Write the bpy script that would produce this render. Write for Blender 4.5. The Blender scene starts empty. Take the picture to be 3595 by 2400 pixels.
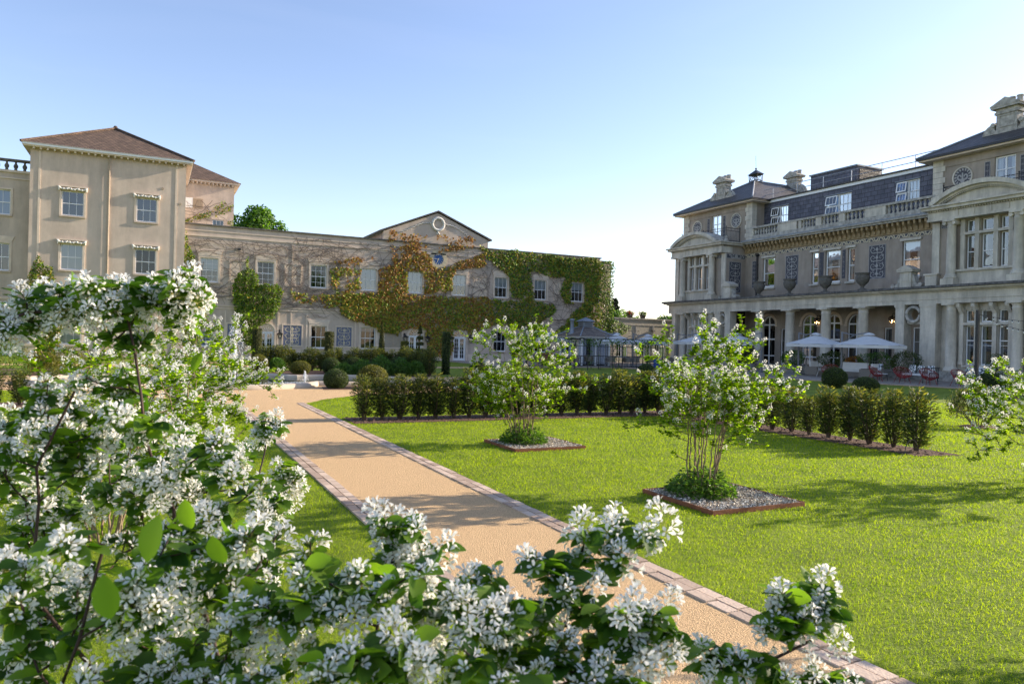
import bpy, math, random
import numpy as np
from mathutils import Vector
R=math.radians; PI=math.pi
SC=bpy.context.scene; COL=SC.collection
rng=np.random.default_rng(7)
# ------------------------------------------------------------------ materials
def nd(nt,t,**k):
    n=nt.nodes.new(t)
    for a,b in k.items():
        if a.startswith('i_'): n.inputs[a[2:].replace('_',' ')].default_value=b
        else: setattr(n,a,b)
    return n
def rgb(c): return (c[0],c[1],c[2],1.0)
def mat(name,c,rough=.8,var=.18,scale=3.0,bump=0.0,bscale=40.0,metal=0.0,spec=.3,c2=None,stretch=None,leaf=0.0,island=0.0,tcol=None,obj=False):
    """principled surface with noise-varied colour; leaf>0 adds translucency; island = per-piece variation"""
    m=bpy.data.materials.new(name); m.use_nodes=True; nt=m.node_tree; L=nt.links; nt.nodes.clear()
    out=nd(nt,'ShaderNodeOutputMaterial'); p=nd(nt,'ShaderNodeBsdfPrincipled')
    p.inputs['Roughness'].default_value=rough; p.inputs['Metallic'].default_value=metal; p.inputs['Specular IOR Level'].default_value=spec
    geo=nd(nt,'ShaderNodeNewGeometry')
    vec=geo.outputs['Position']
    if obj:
        tc=nd(nt,'ShaderNodeTexCoord'); vec=tc.outputs['Object']
    if stretch:
        mp=nd(nt,'ShaderNodeMapping'); mp.inputs['Scale'].default_value=stretch; L.new(vec,mp.inputs['Vector']); v1=mp.outputs[0]
    else: v1=vec
    no=nd(nt,'ShaderNodeTexNoise'); no.inputs['Scale'].default_value=scale; no.inputs['Detail'].default_value=6; no.inputs['Roughness'].default_value=.65; L.new(v1,no.inputs['Vector'])
    c2=c2 or tuple(min(1,x*(1+var)) for x in c); c1=tuple(x*(1-var) for x in c)
    mx=nd(nt,'ShaderNodeValToRGB'); mx.color_ramp.elements[0].position=.3; mx.color_ramp.elements[1].position=.72
    mx.color_ramp.elements[0].color=rgb(c1); mx.color_ramp.elements[1].color=rgb(c2)
    fac=no.outputs['Fac']
    if island>0:
        mt=nd(nt,'ShaderNodeMath',operation='MULTIPLY_ADD'); mt.inputs[1].default_value=island; 
        mm=nd(nt,'ShaderNodeMath',operation='MULTIPLY'); mm.inputs[1].default_value=1-island
        L.new(no.outputs['Fac'],mm.inputs[0]); L.new(geo.outputs['Random Per Island'],mt.inputs[0]); L.new(mm.outputs[0],mt.inputs[2]); fac=mt.outputs[0]
    L.new(fac,mx.inputs['Fac']); L.new(mx.outputs['Color'],p.inputs['Base Color'])
    if bump>0:
        nb=nd(nt,'ShaderNodeTexNoise'); nb.inputs['Scale'].default_value=bscale; nb.inputs['Detail'].default_value=5; L.new(v1,nb.inputs['Vector'])
        b=nd(nt,'ShaderNodeBump'); b.inputs['Strength'].default_value=bump; b.inputs['Distance'].default_value=.02
        L.new(nb.outputs['Fac'],b.inputs['Height']); L.new(b.outputs['Normal'],p.inputs['Normal'])
    if leaf>0:
        tr=nd(nt,'ShaderNodeBsdfTranslucent')
        if tcol:
            hs=nd(nt,'ShaderNodeMix',data_type='RGBA',blend_type='MULTIPLY'); hs.inputs[0].default_value=1.0
            L.new(mx.outputs['Color'],hs.inputs[6]); hs.inputs[7].default_value=rgb(tcol); L.new(hs.outputs[2],tr.inputs['Color'])
        else: L.new(mx.outputs['Color'],tr.inputs['Color'])
        ms=nd(nt,'ShaderNodeMixShader'); ms.inputs[0].default_value=leaf
        L.new(p.outputs[0],ms.inputs[1]); L.new(tr.outputs[0],ms.inputs[2]); L.new(ms.outputs[0],out.inputs['Surface'])
    else: L.new(p.outputs[0],out.inputs['Surface'])
    return m
def ramp2(m): return [n for n in m.node_tree.nodes if n.type=='VALTORGB'][0]
def add_streaks(m,dark=.62,scale=1.3,amount=.8):
    """weather staining: vertical runs multiplied over the base colour"""
    nt=m.node_tree; L=nt.links; p=[n for n in nt.nodes if n.type=='BSDF_PRINCIPLED'][0]; src=p.inputs['Base Color'].links[0].from_socket
    g=nd(nt,'ShaderNodeNewGeometry'); mp=nd(nt,'ShaderNodeMapping'); mp.inputs['Scale'].default_value=(scale,scale,.16*scale); L.new(g.outputs['Position'],mp.inputs['Vector'])
    n=nd(nt,'ShaderNodeTexNoise'); n.inputs['Scale'].default_value=1.6; n.inputs['Detail'].default_value=7; n.inputs['Roughness'].default_value=.7; L.new(mp.outputs[0],n.inputs['Vector'])
    cr=nd(nt,'ShaderNodeValToRGB'); cr.color_ramp.elements[0].position=.38; cr.color_ramp.elements[1].position=.6
    cr.color_ramp.elements[0].color=(dark,dark,dark,1); cr.color_ramp.elements[1].color=(1,1,1,1); L.new(n.outputs['Fac'],cr.inputs['Fac'])
    mx=nd(nt,'ShaderNodeMix',data_type='RGBA',blend_type='MULTIPLY'); mx.inputs[0].default_value=amount
    L.new(src,mx.inputs[6]); L.new(cr.outputs[0],mx.inputs[7]); L.new(mx.outputs[2],p.inputs['Base Color'])
def tilemat(name,c,c2,mortar,rowh,tilew,rough=.6,horiz=False,bump=.5,msize=.02,spec=.3):
    """courses of slates, tiles, bricks or setts laid in world metres"""
    m=bpy.data.materials.new(name); m.use_nodes=True; nt=m.node_tree; L=nt.links; p=[n for n in nt.nodes if n.type=='BSDF_PRINCIPLED'][0]
    p.inputs['Roughness'].default_value=rough; p.inputs['Specular IOR Level'].default_value=spec
    g=nd(nt,'ShaderNodeNewGeometry'); s=nd(nt,'ShaderNodeSeparateXYZ'); L.new(g.outputs['Position'],s.inputs[0]); cb=nd(nt,'ShaderNodeCombineXYZ')
    if horiz: L.new(s.outputs['Y'],cb.inputs[0]); L.new(s.outputs['X'],cb.inputs[1])
    else:
        a=nd(nt,'ShaderNodeMath',operation='ADD'); L.new(s.outputs['X'],a.inputs[0]); L.new(s.outputs['Y'],a.inputs[1]); L.new(a.outputs[0],cb.inputs[0]); L.new(s.outputs['Z'],cb.inputs[1])
    b=nd(nt,'ShaderNodeTexBrick'); b.inputs['Scale'].default_value=1; b.inputs['Brick Width'].default_value=tilew; b.inputs['Row Height'].default_value=rowh
    b.inputs['Mortar Size'].default_value=msize; b.inputs['Color1'].default_value=rgb(c); b.inputs['Color2'].default_value=rgb(c2); b.inputs['Mortar'].default_value=rgb(mortar); L.new(cb.outputs[0],b.inputs['Vector'])
    n=nd(nt,'ShaderNodeTexNoise'); n.inputs['Scale'].default_value=2.5; n.inputs['Detail'].default_value=6; L.new(g.outputs['Position'],n.inputs['Vector'])
    cr=nd(nt,'ShaderNodeValToRGB'); cr.color_ramp.elements[0].position=.3; cr.color_ramp.elements[1].position=.7; cr.color_ramp.elements[0].color=(.62,.62,.6,1); cr.color_ramp.elements[1].color=(1.15,1.1,1.05,1); L.new(n.outputs['Fac'],cr.inputs['Fac'])
    mx=nd(nt,'ShaderNodeMix',data_type='RGBA',blend_type='MULTIPLY'); mx.inputs[0].default_value=1; L.new(b.outputs['Color'],mx.inputs[6]); L.new(cr.outputs[0],mx.inputs[7]); L.new(mx.outputs[2],p.inputs['Base Color'])
    if bump>0:
        bp=nd(nt,'ShaderNodeBump'); bp.inputs['Strength'].default_value=bump; bp.inputs['Distance'].default_value=.015; bp.invert=True; L.new(b.outputs['Fac'],bp.inputs['Height']); L.new(bp.outputs['Normal'],p.inputs['Normal'])
    return m
def glassmat(name,tint=(.75,.82,.88),refl=.5,rough=.02):
    m=bpy.data.materials.new(name); m.use_nodes=True; nt=m.node_tree; L=nt.links; nt.nodes.clear(); out=nd(nt,'ShaderNodeOutputMaterial')
    t=nd(nt,'ShaderNodeBsdfTransparent'); t.inputs[0].default_value=rgb(tint); g=nd(nt,'ShaderNodeBsdfGlossy'); g.inputs['Roughness'].default_value=rough
    ge=nd(nt,'ShaderNodeNewGeometry'); n=nd(nt,'ShaderNodeTexNoise'); n.inputs['Scale'].default_value=1.4; L.new(ge.outputs['Position'],n.inputs['Vector'])
    b=nd(nt,'ShaderNodeBump'); b.inputs['Strength'].default_value=.12; b.inputs['Distance'].default_value=.03; L.new(n.outputs['Fac'],b.inputs['Height']); L.new(b.outputs['Normal'],g.inputs['Normal'])
    f=nd(nt,'ShaderNodeFresnel'); f.inputs[0].default_value=1.5; a=nd(nt,'ShaderNodeMath',operation='ADD'); a.use_clamp=True; a.inputs[1].default_value=refl; L.new(f.outputs[0],a.inputs[0])
    ms=nd(nt,'ShaderNodeMixShader'); L.new(a.outputs[0],ms.inputs[0]); L.new(t.outputs[0],ms.inputs[1]); L.new(g.outputs[0],ms.inputs[2]); L.new(ms.outputs[0],out.inputs[0])
    return m
M={}
M['stucco']=mat('stucco',(.56,.46,.375),.92,.13,.9,.25,30); add_streaks(M['stucco'],.7,.8,.55)
M['stucco_dark']=mat('stucco_stained',(.40,.32,.24),.92,.3,2.2,.3,30,stretch=(1,1,.35))
M['trim']=mat('stucco_trim',(.64,.53,.425),.9,.12,3,.2,40)
M['linkwall']=mat('link_range_wall',(.44,.40,.33),.9,.12,1.5,.2,30)
M['coping']=mat('weathered_coping',(.13,.12,.105),.95,.45,3,.3,30)
M['ornwhite']=mat('white_plaster_ornament',(.62,.6,.56),.8,.12,6)
M['tile']=tilemat('brown_roof_tiles',(.135,.095,.073),(.175,.122,.09),(.05,.035,.03),.16,.27,.85)
M['slateroof']=tilemat('grey_roof_slates',(.085,.08,.08),(.12,.11,.105),(.035,.033,.035),.15,.26,.55)
M['slate']=tilemat('blue_grey_wall_slates',(.085,.092,.135),(.115,.122,.168),(.035,.038,.052),.3,.5,.5)
M['kiosktile']=tilemat('kiosk_shingles',(.24,.20,.165),(.32,.265,.22),(.06,.05,.045),.15,.24,.8)
M['render']=mat('brown_render',(.36,.305,.25),.95,.14,1.2,.3,25); add_streaks(M['render'],.7,.9,.7)
M['stone']=mat('mansion_stone',(.62,.57,.48),.9,.16,1.6,.25,25); add_streaks(M['stone'],.6,1.1,.8)
M['stonegrey']=mat('lichen_stone',(.38,.36,.32),.95,.5,4,.4,25)
M['ledge']=mat('sooty_ledge',(.12,.115,.11),.95,.7,5,.4,20)
M['corbel']=mat('ochre_corbel_stone',(.33,.24,.13),.9,.25,3,.2,30)
M['sgraf']=mat('dark_sgraffito',(.085,.085,.10),.9,.15,6)
M['sgrafpale']=mat('pale_sgraffito',(.36,.35,.34),.9,.12,6)
M['bluepanel']=mat('blue_panel',(.15,.165,.245),.85,.15,5)
M['creamscroll']=mat('cream_scroll',(.52,.45,.32),.85,.12,5)
M['fadepanel']=mat('faded_panel',(.36,.31,.25),.9,.1,5)
M['frame']=mat('white_window_paint',(.78,.79,.8),.45,.04,6)
M['glass']=glassmat('window_glass',refl=.12)
M['glassdark']=glassmat('dark_window_glass',(.5,.55,.6),.05)
M['glasssky']=glassmat('sky_window_glass',(.55,.68,.85),.13)
M['interior']=mat('dark_interior',(.022,.021,.022),.95,.6,1.2)  # near-black tone: the darkness of unlit rooms is put into the colour
M['blind']=mat('pale_blind',(.62,.64,.64),.85,.06,4,stretch=(6,6,.3))
M['curtain']=mat('cream_curtain',(.50,.48,.43),.9,.3,3,stretch=(9,9,.2))
M['iron']=mat('black_iron',(.012,.013,.016),.45,.2,6,spec=.5)
M['greymetal']=mat('grey_painted_metal',(.17,.18,.20),.45,.1,5,spec=.5)
M['galv']=mat('galvanised_rail',(.42,.43,.45),.4,.1,5,metal=.6)
M['lead']=mat('grey_lead',(.23,.26,.30),.6,.2,3)
M['canvas']=mat('white_canvas',(.82,.82,.81),.9,.05,3,leaf=.25)
M['redwire']=mat('red_cord',(.22,.022,.02),.5,.1,5)
M['rattan']=mat('grey_rattan',(.20,.18,.155),.85,.25,30,stretch=(1,1,3))
M['cushion']=mat('white_cushion',(.66,.66,.65),.9,.06,4)
M['cushpat']=mat('leaf_print_cushion',(.05,.08,.10),.9,.2,13,c2=(.72,.73,.72)); ramp2(M['cushpat']).color_ramp.elements[0].position=.47; ramp2(M['cushpat']).color_ramp.elements[1].position=.53
M['terracotta']=mat('terracotta',(.30,.13,.08),.85,.15,5)
M['urn']=mat('dark_urn_stone',(.13,.12,.105),.9,.35,8,.2,30)
M['potgrey']=mat('grey_planter',(.28,.28,.28),.8,.12,4)
M['corten']=mat('rusted_steel',(.20,.075,.035),.75,.35,9,.2,60)
M['gravel']=mat('pale_gravel',(.30,.27,.24),.95,.75,55,1.0,55,c2=(.62,.58,.52))
M['poolstone']=mat('pool_rim_stone',(.50,.42,.32),.85,.15,2.2,.3,20)
M['bark']=mat('brown_bark',(.10,.068,.045),.9,.3,20,.3,60)
M['twig']=mat('red_brown_twig',(.055,.032,.025),.7,.3,30)
M['barkpale']=mat('pale_stem_bark',(.21,.155,.10),.9,.3,20)
M['mulch']=mat('bark_mulch',(.075,.042,.028),.95,.75,40,1.0,40,c2=(.22,.13,.09))
M['flowerred']=mat('red_geranium',(.6,.02,.03),.7,.2,10,leaf=.2)
M['bulb']=mat('warm_bulb_glass',(.75,.72,.65),.2,.05,4,spec=.6)
M['bluebin']=mat('blue_plastic',(.02,.06,.25),.5,.1,4)
M['clockblue']=mat('clock_blue',(.03,.09,.25),.5,.06,4)
M['gold']=mat('pale_gold',(.70,.62,.42),.4,.05,4)
# foliage
def leafm(n,c,c2,rough=.5,leaf=.45,t=(1.7,1.8,.7),isl=.75,spec=.35): return mat(n,c,rough,.2,2.0,leaf=leaf,island=isl,c2=c2,tcol=t,spec=spec)
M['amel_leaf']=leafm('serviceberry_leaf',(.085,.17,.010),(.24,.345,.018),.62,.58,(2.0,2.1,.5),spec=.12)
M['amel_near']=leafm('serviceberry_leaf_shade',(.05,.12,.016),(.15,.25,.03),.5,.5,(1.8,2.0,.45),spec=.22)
M['petal']=mat('white_petal',(.90,.885,.83),.6,.04,3,leaf=.45,island=.6,c2=(.94,.93,.89))
M['petalwarm']=mat('white_petal_small',(.86,.85,.79),.6,.06,3,leaf=.5,island=.6,c2=(.88,.87,.83))
M['pistil']=mat('flower_centre',(.34,.30,.08),.7,.2,5)
M['yew']=leafm('yew_needles',(.03,.055,.016),(.085,.12,.03),.55,.3,(1.7,1.7,.6))
M['yewtip']=leafm('yew_new_growth',(.13,.15,.028),(.24,.245,.05),.6,.45,(1.5,1.4,.6))
M['box']=leafm('box_leaf',(.035,.062,.014),(.085,.12,.024),.5,.3,(1.6,1.7,.6))
M['boxgold']=leafm('box_leaf_gold',(.10,.115,.016),(.20,.19,.03),.5,.35,(1.5,1.5,.6))
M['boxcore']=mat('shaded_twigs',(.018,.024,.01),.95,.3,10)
M['shrub']=leafm('shrub_leaf',(.06,.13,.02),(.13,.22,.035),.5,.45,(1.7,1.9,.7))
M['ivy_green']=leafm('creeper_green',(.12,.22,.02),(.28,.38,.035),.5,.4,(1.5,1.6,.6))
M['ivy_gold']=leafm('creeper_gold',(.24,.20,.022),(.42,.33,.04),.5,.35,(1.4,1.3,.6))
M['ivy_rust']=leafm('creeper_rust',(.26,.12,.025),(.44,.22,.05),.55,.3,(1.4,1.2,.7))
M['ivy_dark']=leafm('ivy_dark_green',(.04,.09,.016),(.10,.19,.028),.45,.3,(1.6,1.8,.6))
M['vine']=mat('bare_vine',(.17,.135,.115),.9,.25,6)
M['tree_leaf']=leafm('tree_leaf',(.045,.11,.014),(.13,.24,.028),.5,.4,(1.7,1.9,.6))
M['conifer']=leafm('conifer_needles',(.012,.024,.018),(.03,.05,.032),.6,.2,(1.4,1.5,1.0))
M['grass']=leafm('grass_blades',(.155,.245,.008),(.345,.385,.013),.5,.55,(1.6,1.8,.5),isl=.45,spec=.25)
# ------------------------------------------------------------------ mesh helpers
def org(o): return o['_o'] if '_o' in o else (0,0,0)
def link(name,me,mats,parent=None,origin=None):
    for m in mats: me.materials.append(m)
    o=bpy.data.objects.new(name,me); COL.objects.link(o)
    if parent is not None:
        o.parent=parent; po=ORG[parent]; off=po
    else: off=origin if origin is not None else (0,0,0)
    ORG[o]=off
    if parent is None: o.location=off
    if any(abs(c)>0 for c in off): me.transform(__import__('mathutils').Matrix.Translation(-Vector(off)))
    return o
ORG={}
class MB:
    def __init__(s): s.v=[];s.f=[];s.m=[]
    def add(s,vs,fs,m=0):
        n=len(s.v); s.v.extend([tuple(map(float,v)) for v in vs]); s.f.extend([tuple(i+n for i in f) for f in fs]); s.m.extend([m]*len(fs)); return s
    def box(s,x0,x1,y0,y1,z0,z1,m=0):
        return s.add([(x,y,z) for z in (z0,z1) for y in (y0,y1) for x in (x0,x1)],[(0,2,3,1),(4,5,7,6),(0,1,5,4),(2,6,7,3),(0,4,6,2),(1,3,7,5)],m)
    def hexa(s,p,m=0): return s.add(p,[(0,2,3,1),(4,5,7,6),(0,1,5,4),(2,6,7,3),(0,4,6,2),(1,3,7,5)],m)
    def fbox(s,fr,u0,u1,z0,z1,c0,c1,m=0): return s.hexa([fr(u,z,c) for z in (z0,z1) for c in (c0,c1) for u in (u0,u1)],m)
    def prism(s,pts,d,m=0):
        n=len(pts); d=Vector(d); q=[tuple(Vector(p)+d) for p in pts]
        return s.add(list(pts)+q,[tuple(range(n))[::-1],tuple(range(n,2*n))]+[(i,(i+1)%n,n+(i+1)%n,n+i) for i in range(n)],m)
    def fprism(s,fr,uz,c0,c1,m=0):
        a=[fr(u,z,c0) for u,z in uz]; return s.prism(a,Vector(fr(0,0,c1))-Vector(fr(0,0,c0)),m)
    def tube(s,pts,r,n=6,m=0,cap=True):
        pts=[Vector(p) for p in pts]; k=len(pts); rs=r if hasattr(r,'__len__') else [r]*k; vs=[]
        for i,p in enumerate(pts):
            t=(pts[min(i+1,k-1)]-pts[max(i-1,0)]); t=t.normalized() if t.length>1e-9 else Vector((0,0,1))
            a=t.cross(Vector((0,0,1))); a=a.normalized() if a.length>1e-3 else Vector((1,0,0)); b=t.cross(a)
            for j in range(n):
                w=2*PI*j/n; vs.append(p+(a*math.cos(w)+b*math.sin(w))*rs[i])
        fs=[(i*n+j,i*n+(j+1)%n,(i+1)*n+(j+1)%n,(i+1)*n+j) for i in range(k-1) for j in range(n)]
        if cap: fs+=[tuple(range(n))[::-1],tuple(range((k-1)*n,k*n))]
        return s.add(vs,fs,m)
    def lathe(s,c,prof,n=16,m=0,sx=1,sy=1):
        k=len(prof); vs=[(c[0]+sx*r*math.cos(2*PI*j/n),c[1]+sy*r*math.sin(2*PI*j/n),c[2]+z) for r,z in prof for j in range(n)]
        fs=[(i*n+j,i*n+(j+1)%n,(i+1)*n+(j+1)%n,(i+1)*n+j) for i in range(k-1) for j in range(n)]+[tuple(range(n))[::-1],tuple(range((k-1)*n,k*n))]
        return s.add(vs,fs,m)
    def ball(s,c,r,n=8,m=0): 
        k=max(4,n//2); return s.lathe(c,[(max(.001,r*math.sin(PI*i/k)),-r*math.cos(PI*i/k)) for i in range(k+1)],n,m)
    def ring(s,fr,u,z,ra,rb,c0,c1,n=28,m=0,a0=0,a1=2*PI):
        """flat annulus on a facade, ra<rb, extruded c0..c1"""
        full=abs(a1-a0-2*PI)<1e-6; k=n if full else n+1; vs=[]
        for i in range(k):
            w=a0+(a1-a0)*i/n
            for r,c in ((ra,c0),(rb,c0),(rb,c1),(ra,c1)): vs.append(fr(u+r*math.cos(w),z+r*math.sin(w),c))
        fs=[]
        for i in range(n):
            a=4*i; b=4*((i+1)%k)
            fs+=[(a+j,a+(j+1)%4,b+(j+1)%4,b+j) for j in range(4)]
        if not full: fs+=[(0,1,2,3),(4*n+3,4*n+2,4*n+1,4*n)]
        return s.add(vs,fs,m)
    def disc(s,fr,u,z,r,c0,c1,n=28,m=0): return s.fprism(fr,[(u+r*math.cos(2*PI*i/n),z+r*math.sin(2*PI*i/n)) for i in range(n)],c0,c1,m)
    def wall(s,fr,u0,u1,z0,z1,ops,depth=.16,c=0.0,m=0,rm=None):
        """flat wall at offset c with rectangular openings (ua,ub,za,zb) and reveals of the given depth"""
        us=sorted({u0,u1,*[o[0] for o in ops],*[o[1] for o in ops]}); zs=sorted({z0,z1,*[o[2] for o in ops],*[o[3] for o in ops]})
        us=[u for u in us if u0<=u<=u1]; zs=[z for z in zs if z0<=z<=z1]
        for a,b in zip(us,us[1:]):
            run=None
            for d,e in list(zip(zs,zs[1:]))+[(None,None)]:
                hole=d is None or any(o[0]<(a+b)/2<o[1] and o[2]<(d+e)/2<o[3] for o in ops)
                if hole:
                    if run: s.add([fr(a,run[0],c),fr(b,run[0],c),fr(b,run[1],c),fr(a,run[1],c)],[(0,1,2,3)],m)
                    run=None
                else: run=(run[0],e) if run else (d,e)
        for a,b,d,e in ops:
            for p in (((a,d),(a,e)),((b,d),(b,e)),((a,e),(b,e)),((a,d),(b,d))):
                (x,y),(x2,y2)=p; s.add([fr(x,y,c),fr(x2,y2,c),fr(x2,y2,c-depth),fr(x,y,c-depth)],[(0,1,2,3)],m if rm is None else rm)
        return s
    def archfill(s,fr,u0,u1,zs,ztop,c,depth=.16,m=0,n=14):
        """fills the corners above a round head in a rectangular opening and adds the curved reveal"""
        cu=(u0+u1)/2; r=(u1-u0)/2; h=ztop-zs
        for sg in (1,-1):
            pts=[(cu+sg*r*math.cos(PI/2*i/n),zs+h*math.sin(PI/2*i/n)) for i in range(n+1)]
            cor=(cu+sg*r,ztop+.0)
            for a,b in zip(pts,pts[1:]):
                s.add([fr(*a,c),fr(*b,c),fr(*cor,c)],[(0,1,2)],m); s.add([fr(*a,c),fr(*b,c),fr(*b,c-depth),fr(*a,c-depth)],[(0,1,2,3)],m)
        return s
    def build(s,name,mats,parent=None,smooth=False,origin=None):
        me=bpy.data.meshes.new(name); me.from_pydata(s.v,[],s.f); mats=mats if isinstance(mats,(list,tuple)) else [mats]
        if len(mats)>1: me.polygons.foreach_set('material_index',np.array(s.m,dtype=np.int32))
        if smooth: me.polygons.foreach_set('use_smooth',np.ones(len(s.f),dtype=bool))
        if parent is None and origin is None:
            a=np.array(s.v); origin=(float(a[:,0].mean()),float(a[:,1].mean()),float(a[:,2].min()))
        return link(name,me,mats,parent,origin)
def npmesh(name,V,F,mi=None,smooth=False):
    V=np.asarray(V,dtype=np.float32); F=np.asarray(F,dtype=np.int32); me=bpy.data.meshes.new(name); k=F.shape[1]
    me.vertices.add(len(V)); me.vertices.foreach_set('co',V.ravel()); me.loops.add(F.size); me.loops.foreach_set('vertex_index',F.ravel())
    me.polygons.add(len(F)); me.polygons.foreach_set('loop_start',np.arange(0,F.size,k,dtype=np.int32)); me.polygons.foreach_set('loop_total',np.full(len(F),k,dtype=np.int32))
    if mi is not None: me.polygons.foreach_set('material_index',np.asarray(mi,dtype=np.int32))
    if smooth: me.polygons.foreach_set('use_smooth',np.ones(len(F),dtype=bool))
    me.update(calc_edges=True); return me
def tag(o,label=None,cat=None,group=None,kind=None):
    if label: o['label']=label
    if cat: o['category']=cat
    if group: o['group']=group
    if kind: o['kind']=kind
    return o
def thing(name,loc,label,cat,group=None):
    o=bpy.data.objects.new(name,None); COL.objects.link(o); o.location=loc; ORG[o]=tuple(loc); o.empty_display_size=.2
    return tag(o,label,cat,group)
def dup(root,loc,rz=0.0,sc=None,label=None):
    """a copy of a thing with copies of its parts and sub-parts"""
    def cp(o,parent):
        c=o.copy(); COL.objects.link(c)
        if parent is not None: c.parent=parent
        for ch in list(KIDS.get(o,())) or list(o.children): cp(ch,c)
        return c
    c=cp(root,None); c.location=loc; c.rotation_euler=(0,0,rz)
    if sc: c.scale=sc if hasattr(sc,'__len__') else (sc,sc,sc)
    if label: c['label']=label
    return c
KIDS={}
def norm(a): return a/np.maximum(np.linalg.norm(a,axis=-1,keepdims=True),1e-9)
def leaves(P,Dr,N,Ln,W,fold=.25,droop=.0):
    """kite leaves: P base points, Dr direction, N face normal -> two triangles each, folded along the midrib"""
    P=np.asarray(P,float); Dr=norm(np.asarray(Dr,float)); S=norm(np.cross(Dr,N)); Nn=np.cross(S,Dr); Ln=np.broadcast_to(Ln,(len(P),))[:,None]; W=np.broadcast_to(W,(len(P),))[:,None]
    a=P; t=P+Dr*Ln-Nn*Ln*droop; l=P+Dr*Ln*.45+S*W*.5+Nn*W*fold; r=P+Dr*Ln*.45-S*W*.5+Nn*W*fold
    V=np.stack([a,l,t,r],1).reshape(-1,3); i=np.arange(len(P))[:,None]*4
    F=np.concatenate([i+[0,1,2],i+[0,2,3]],1).reshape(-1,3); return V,F
def leaves_oval(P,Dr,N,Ln,W,curl=.12):
    """close-up leaves: oval outline round a midrib, eight faces"""
    P=np.asarray(P,float); n=len(P); Dr=norm(np.asarray(Dr,float)); S=norm(np.cross(Dr,N)); Nn=np.cross(S,Dr); Ln=np.broadcast_to(Ln,(n,))[:,None]; W=np.broadcast_to(W,(n,))[:,None]
    prof=[(0,0),(.14,.52),(.34,.92),(.56,1.0),(.76,.78),(.92,.36),(1,0)]
    mid=[P+Dr*Ln*t-Nn*Ln*curl*t*t*1.6 for t,_ in prof]
    L=[mid[k]+S*W*.5*prof[k][1]+Nn*W*.16*prof[k][1] for k in range(1,6)]; Rr=[mid[k]-S*W*.5*prof[k][1]+Nn*W*.16*prof[k][1] for k in range(1,6)]
    V=np.stack(mid+L+Rr,1).reshape(-1,3); b=np.arange(n)[:,None]*17; tri=[]
    for off,sg in ((7,1),(12,-1)):
        e=[0]+[off+k for k in range(5)]+[6]
        for k in range(6):
            q=[(k,k+1,e[k+1]),(k,e[k+1],e[k])]
            for a in q:
                if len(set(a))==3: tri.append(a if sg>0 else a[::-1])
    F=np.concatenate([b+list(t) for t in tri],1).reshape(-1,3); return V,F
def cat(parts):
    V=[];F=[];n=0;mi=[]
    for k,(v,f) in enumerate(parts):
        V.append(v);F.append(np.asarray(f)+n);mi.append(np.full(len(f),k));n+=len(v)
    return np.concatenate(V),np.concatenate(F),np.concatenate(mi)
def rdir(n,g=rng):
    v=g.normal(size=(n,3)); return norm(v)
def inpoly(p,x,y):
    x=np.asarray(x);y=np.asarray(y);r=np.zeros(x.shape,bool);n=len(p)
    for i in range(n):
        x1,y1=p[i];x2,y2=p[i-1]
        if y1==y2: continue
        r^=((y1>y)!=(y2>y))&(x<(x2-x1)*(y-y1)/(y2-y1)+x1)
    return r
def vnoise(x,y,s=1.0,seed=0):
    """cheap smooth noise from summed sines, about -1..1"""
    g=np.random.default_rng(seed); t=0
    for k in range(6):
        a=g.uniform(0,2*PI); f=s*(.6+.55*k); t=t+np.sin((x*math.cos(a)+y*math.sin(a))*f+g.uniform(0,6.28))/(1+.35*k)
    return t/2.6
# ------------------------------------------------------------------ camera, light, sky
yaw,roll,h=.4543,.02445,1.6
f=Vector((math.sin(yaw),math.cos(yaw),0)); r0=Vector((math.cos(yaw),-math.sin(yaw),0)); u0=Vector((0,0,1))
rr=r0*math.cos(roll)+u0*math.sin(roll); uu=u0*math.cos(roll)-r0*math.sin(roll)
cam=bpy.data.cameras.new('camera'); co=bpy.data.objects.new('camera',cam); COL.objects.link(co)
from mathutils import Matrix
co.matrix_world=Matrix(((rr.x,uu.x,-f.x,0),(rr.y,uu.y,-f.y,0),(rr.z,uu.z,-f.z,h),(0,0,0,1)))
cam.lens=36*2581/3595; cam.sensor_width=36; cam.clip_start=.05; cam.clip_end=3000
cam.dof.use_dof=True; cam.dof.focus_distance=7.0; cam.dof.aperture_fstop=11
SC.camera=co
SUN_AZ=(1.0,-.115); SUN_EL=R(21.0)
sd=Vector((SUN_AZ[0],SUN_AZ[1],0)).normalized()*math.cos(SUN_EL)+Vector((0,0,math.sin(SUN_EL)))
sl=bpy.data.lights.new('sun','SUN'); sl.energy=5.0; sl.angle=R(.6); sl.color=(1.0,.86,.68)
so=bpy.data.objects.new('sun',sl); COL.objects.link(so); so.rotation_euler=sd.to_track_quat('Z','Y').to_euler(); so.location=(60,-5,40)
w=bpy.data.worlds.new('World'); SC.world=w; w.use_nodes=True; nt=w.node_tree
sky=nd(nt,'ShaderNodeTexSky'); sky.sky_type='NISHITA'; sky.sun_disc=False; sky.sun_elevation=SUN_EL; sky.sun_rotation=math.atan2(SUN_AZ[0],SUN_AZ[1])
sky.air_density=1.0; sky.dust_density=.45; sky.ozone_density=2.0
bg=[n for n in nt.nodes if n.type=='BACKGROUND'][0]; bg.inputs[1].default_value=.145; wb=nd(nt,'ShaderNodeMix',data_type='RGBA',blend_type='MULTIPLY'); wb.inputs[0].default_value=1.0; wb.inputs[7].default_value=(1.10,.965,.985,1); tcw=nd(nt,'ShaderNodeTexCoord'); mpw=nd(nt,'ShaderNodeMapping'); mpw.inputs['Scale'].default_value=(1.2,2.6,9.0); mpw.inputs['Rotation'].default_value=(0,.12,.5); nt.links.new(tcw.outputs['Generated'],mpw.inputs['Vector'])
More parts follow.
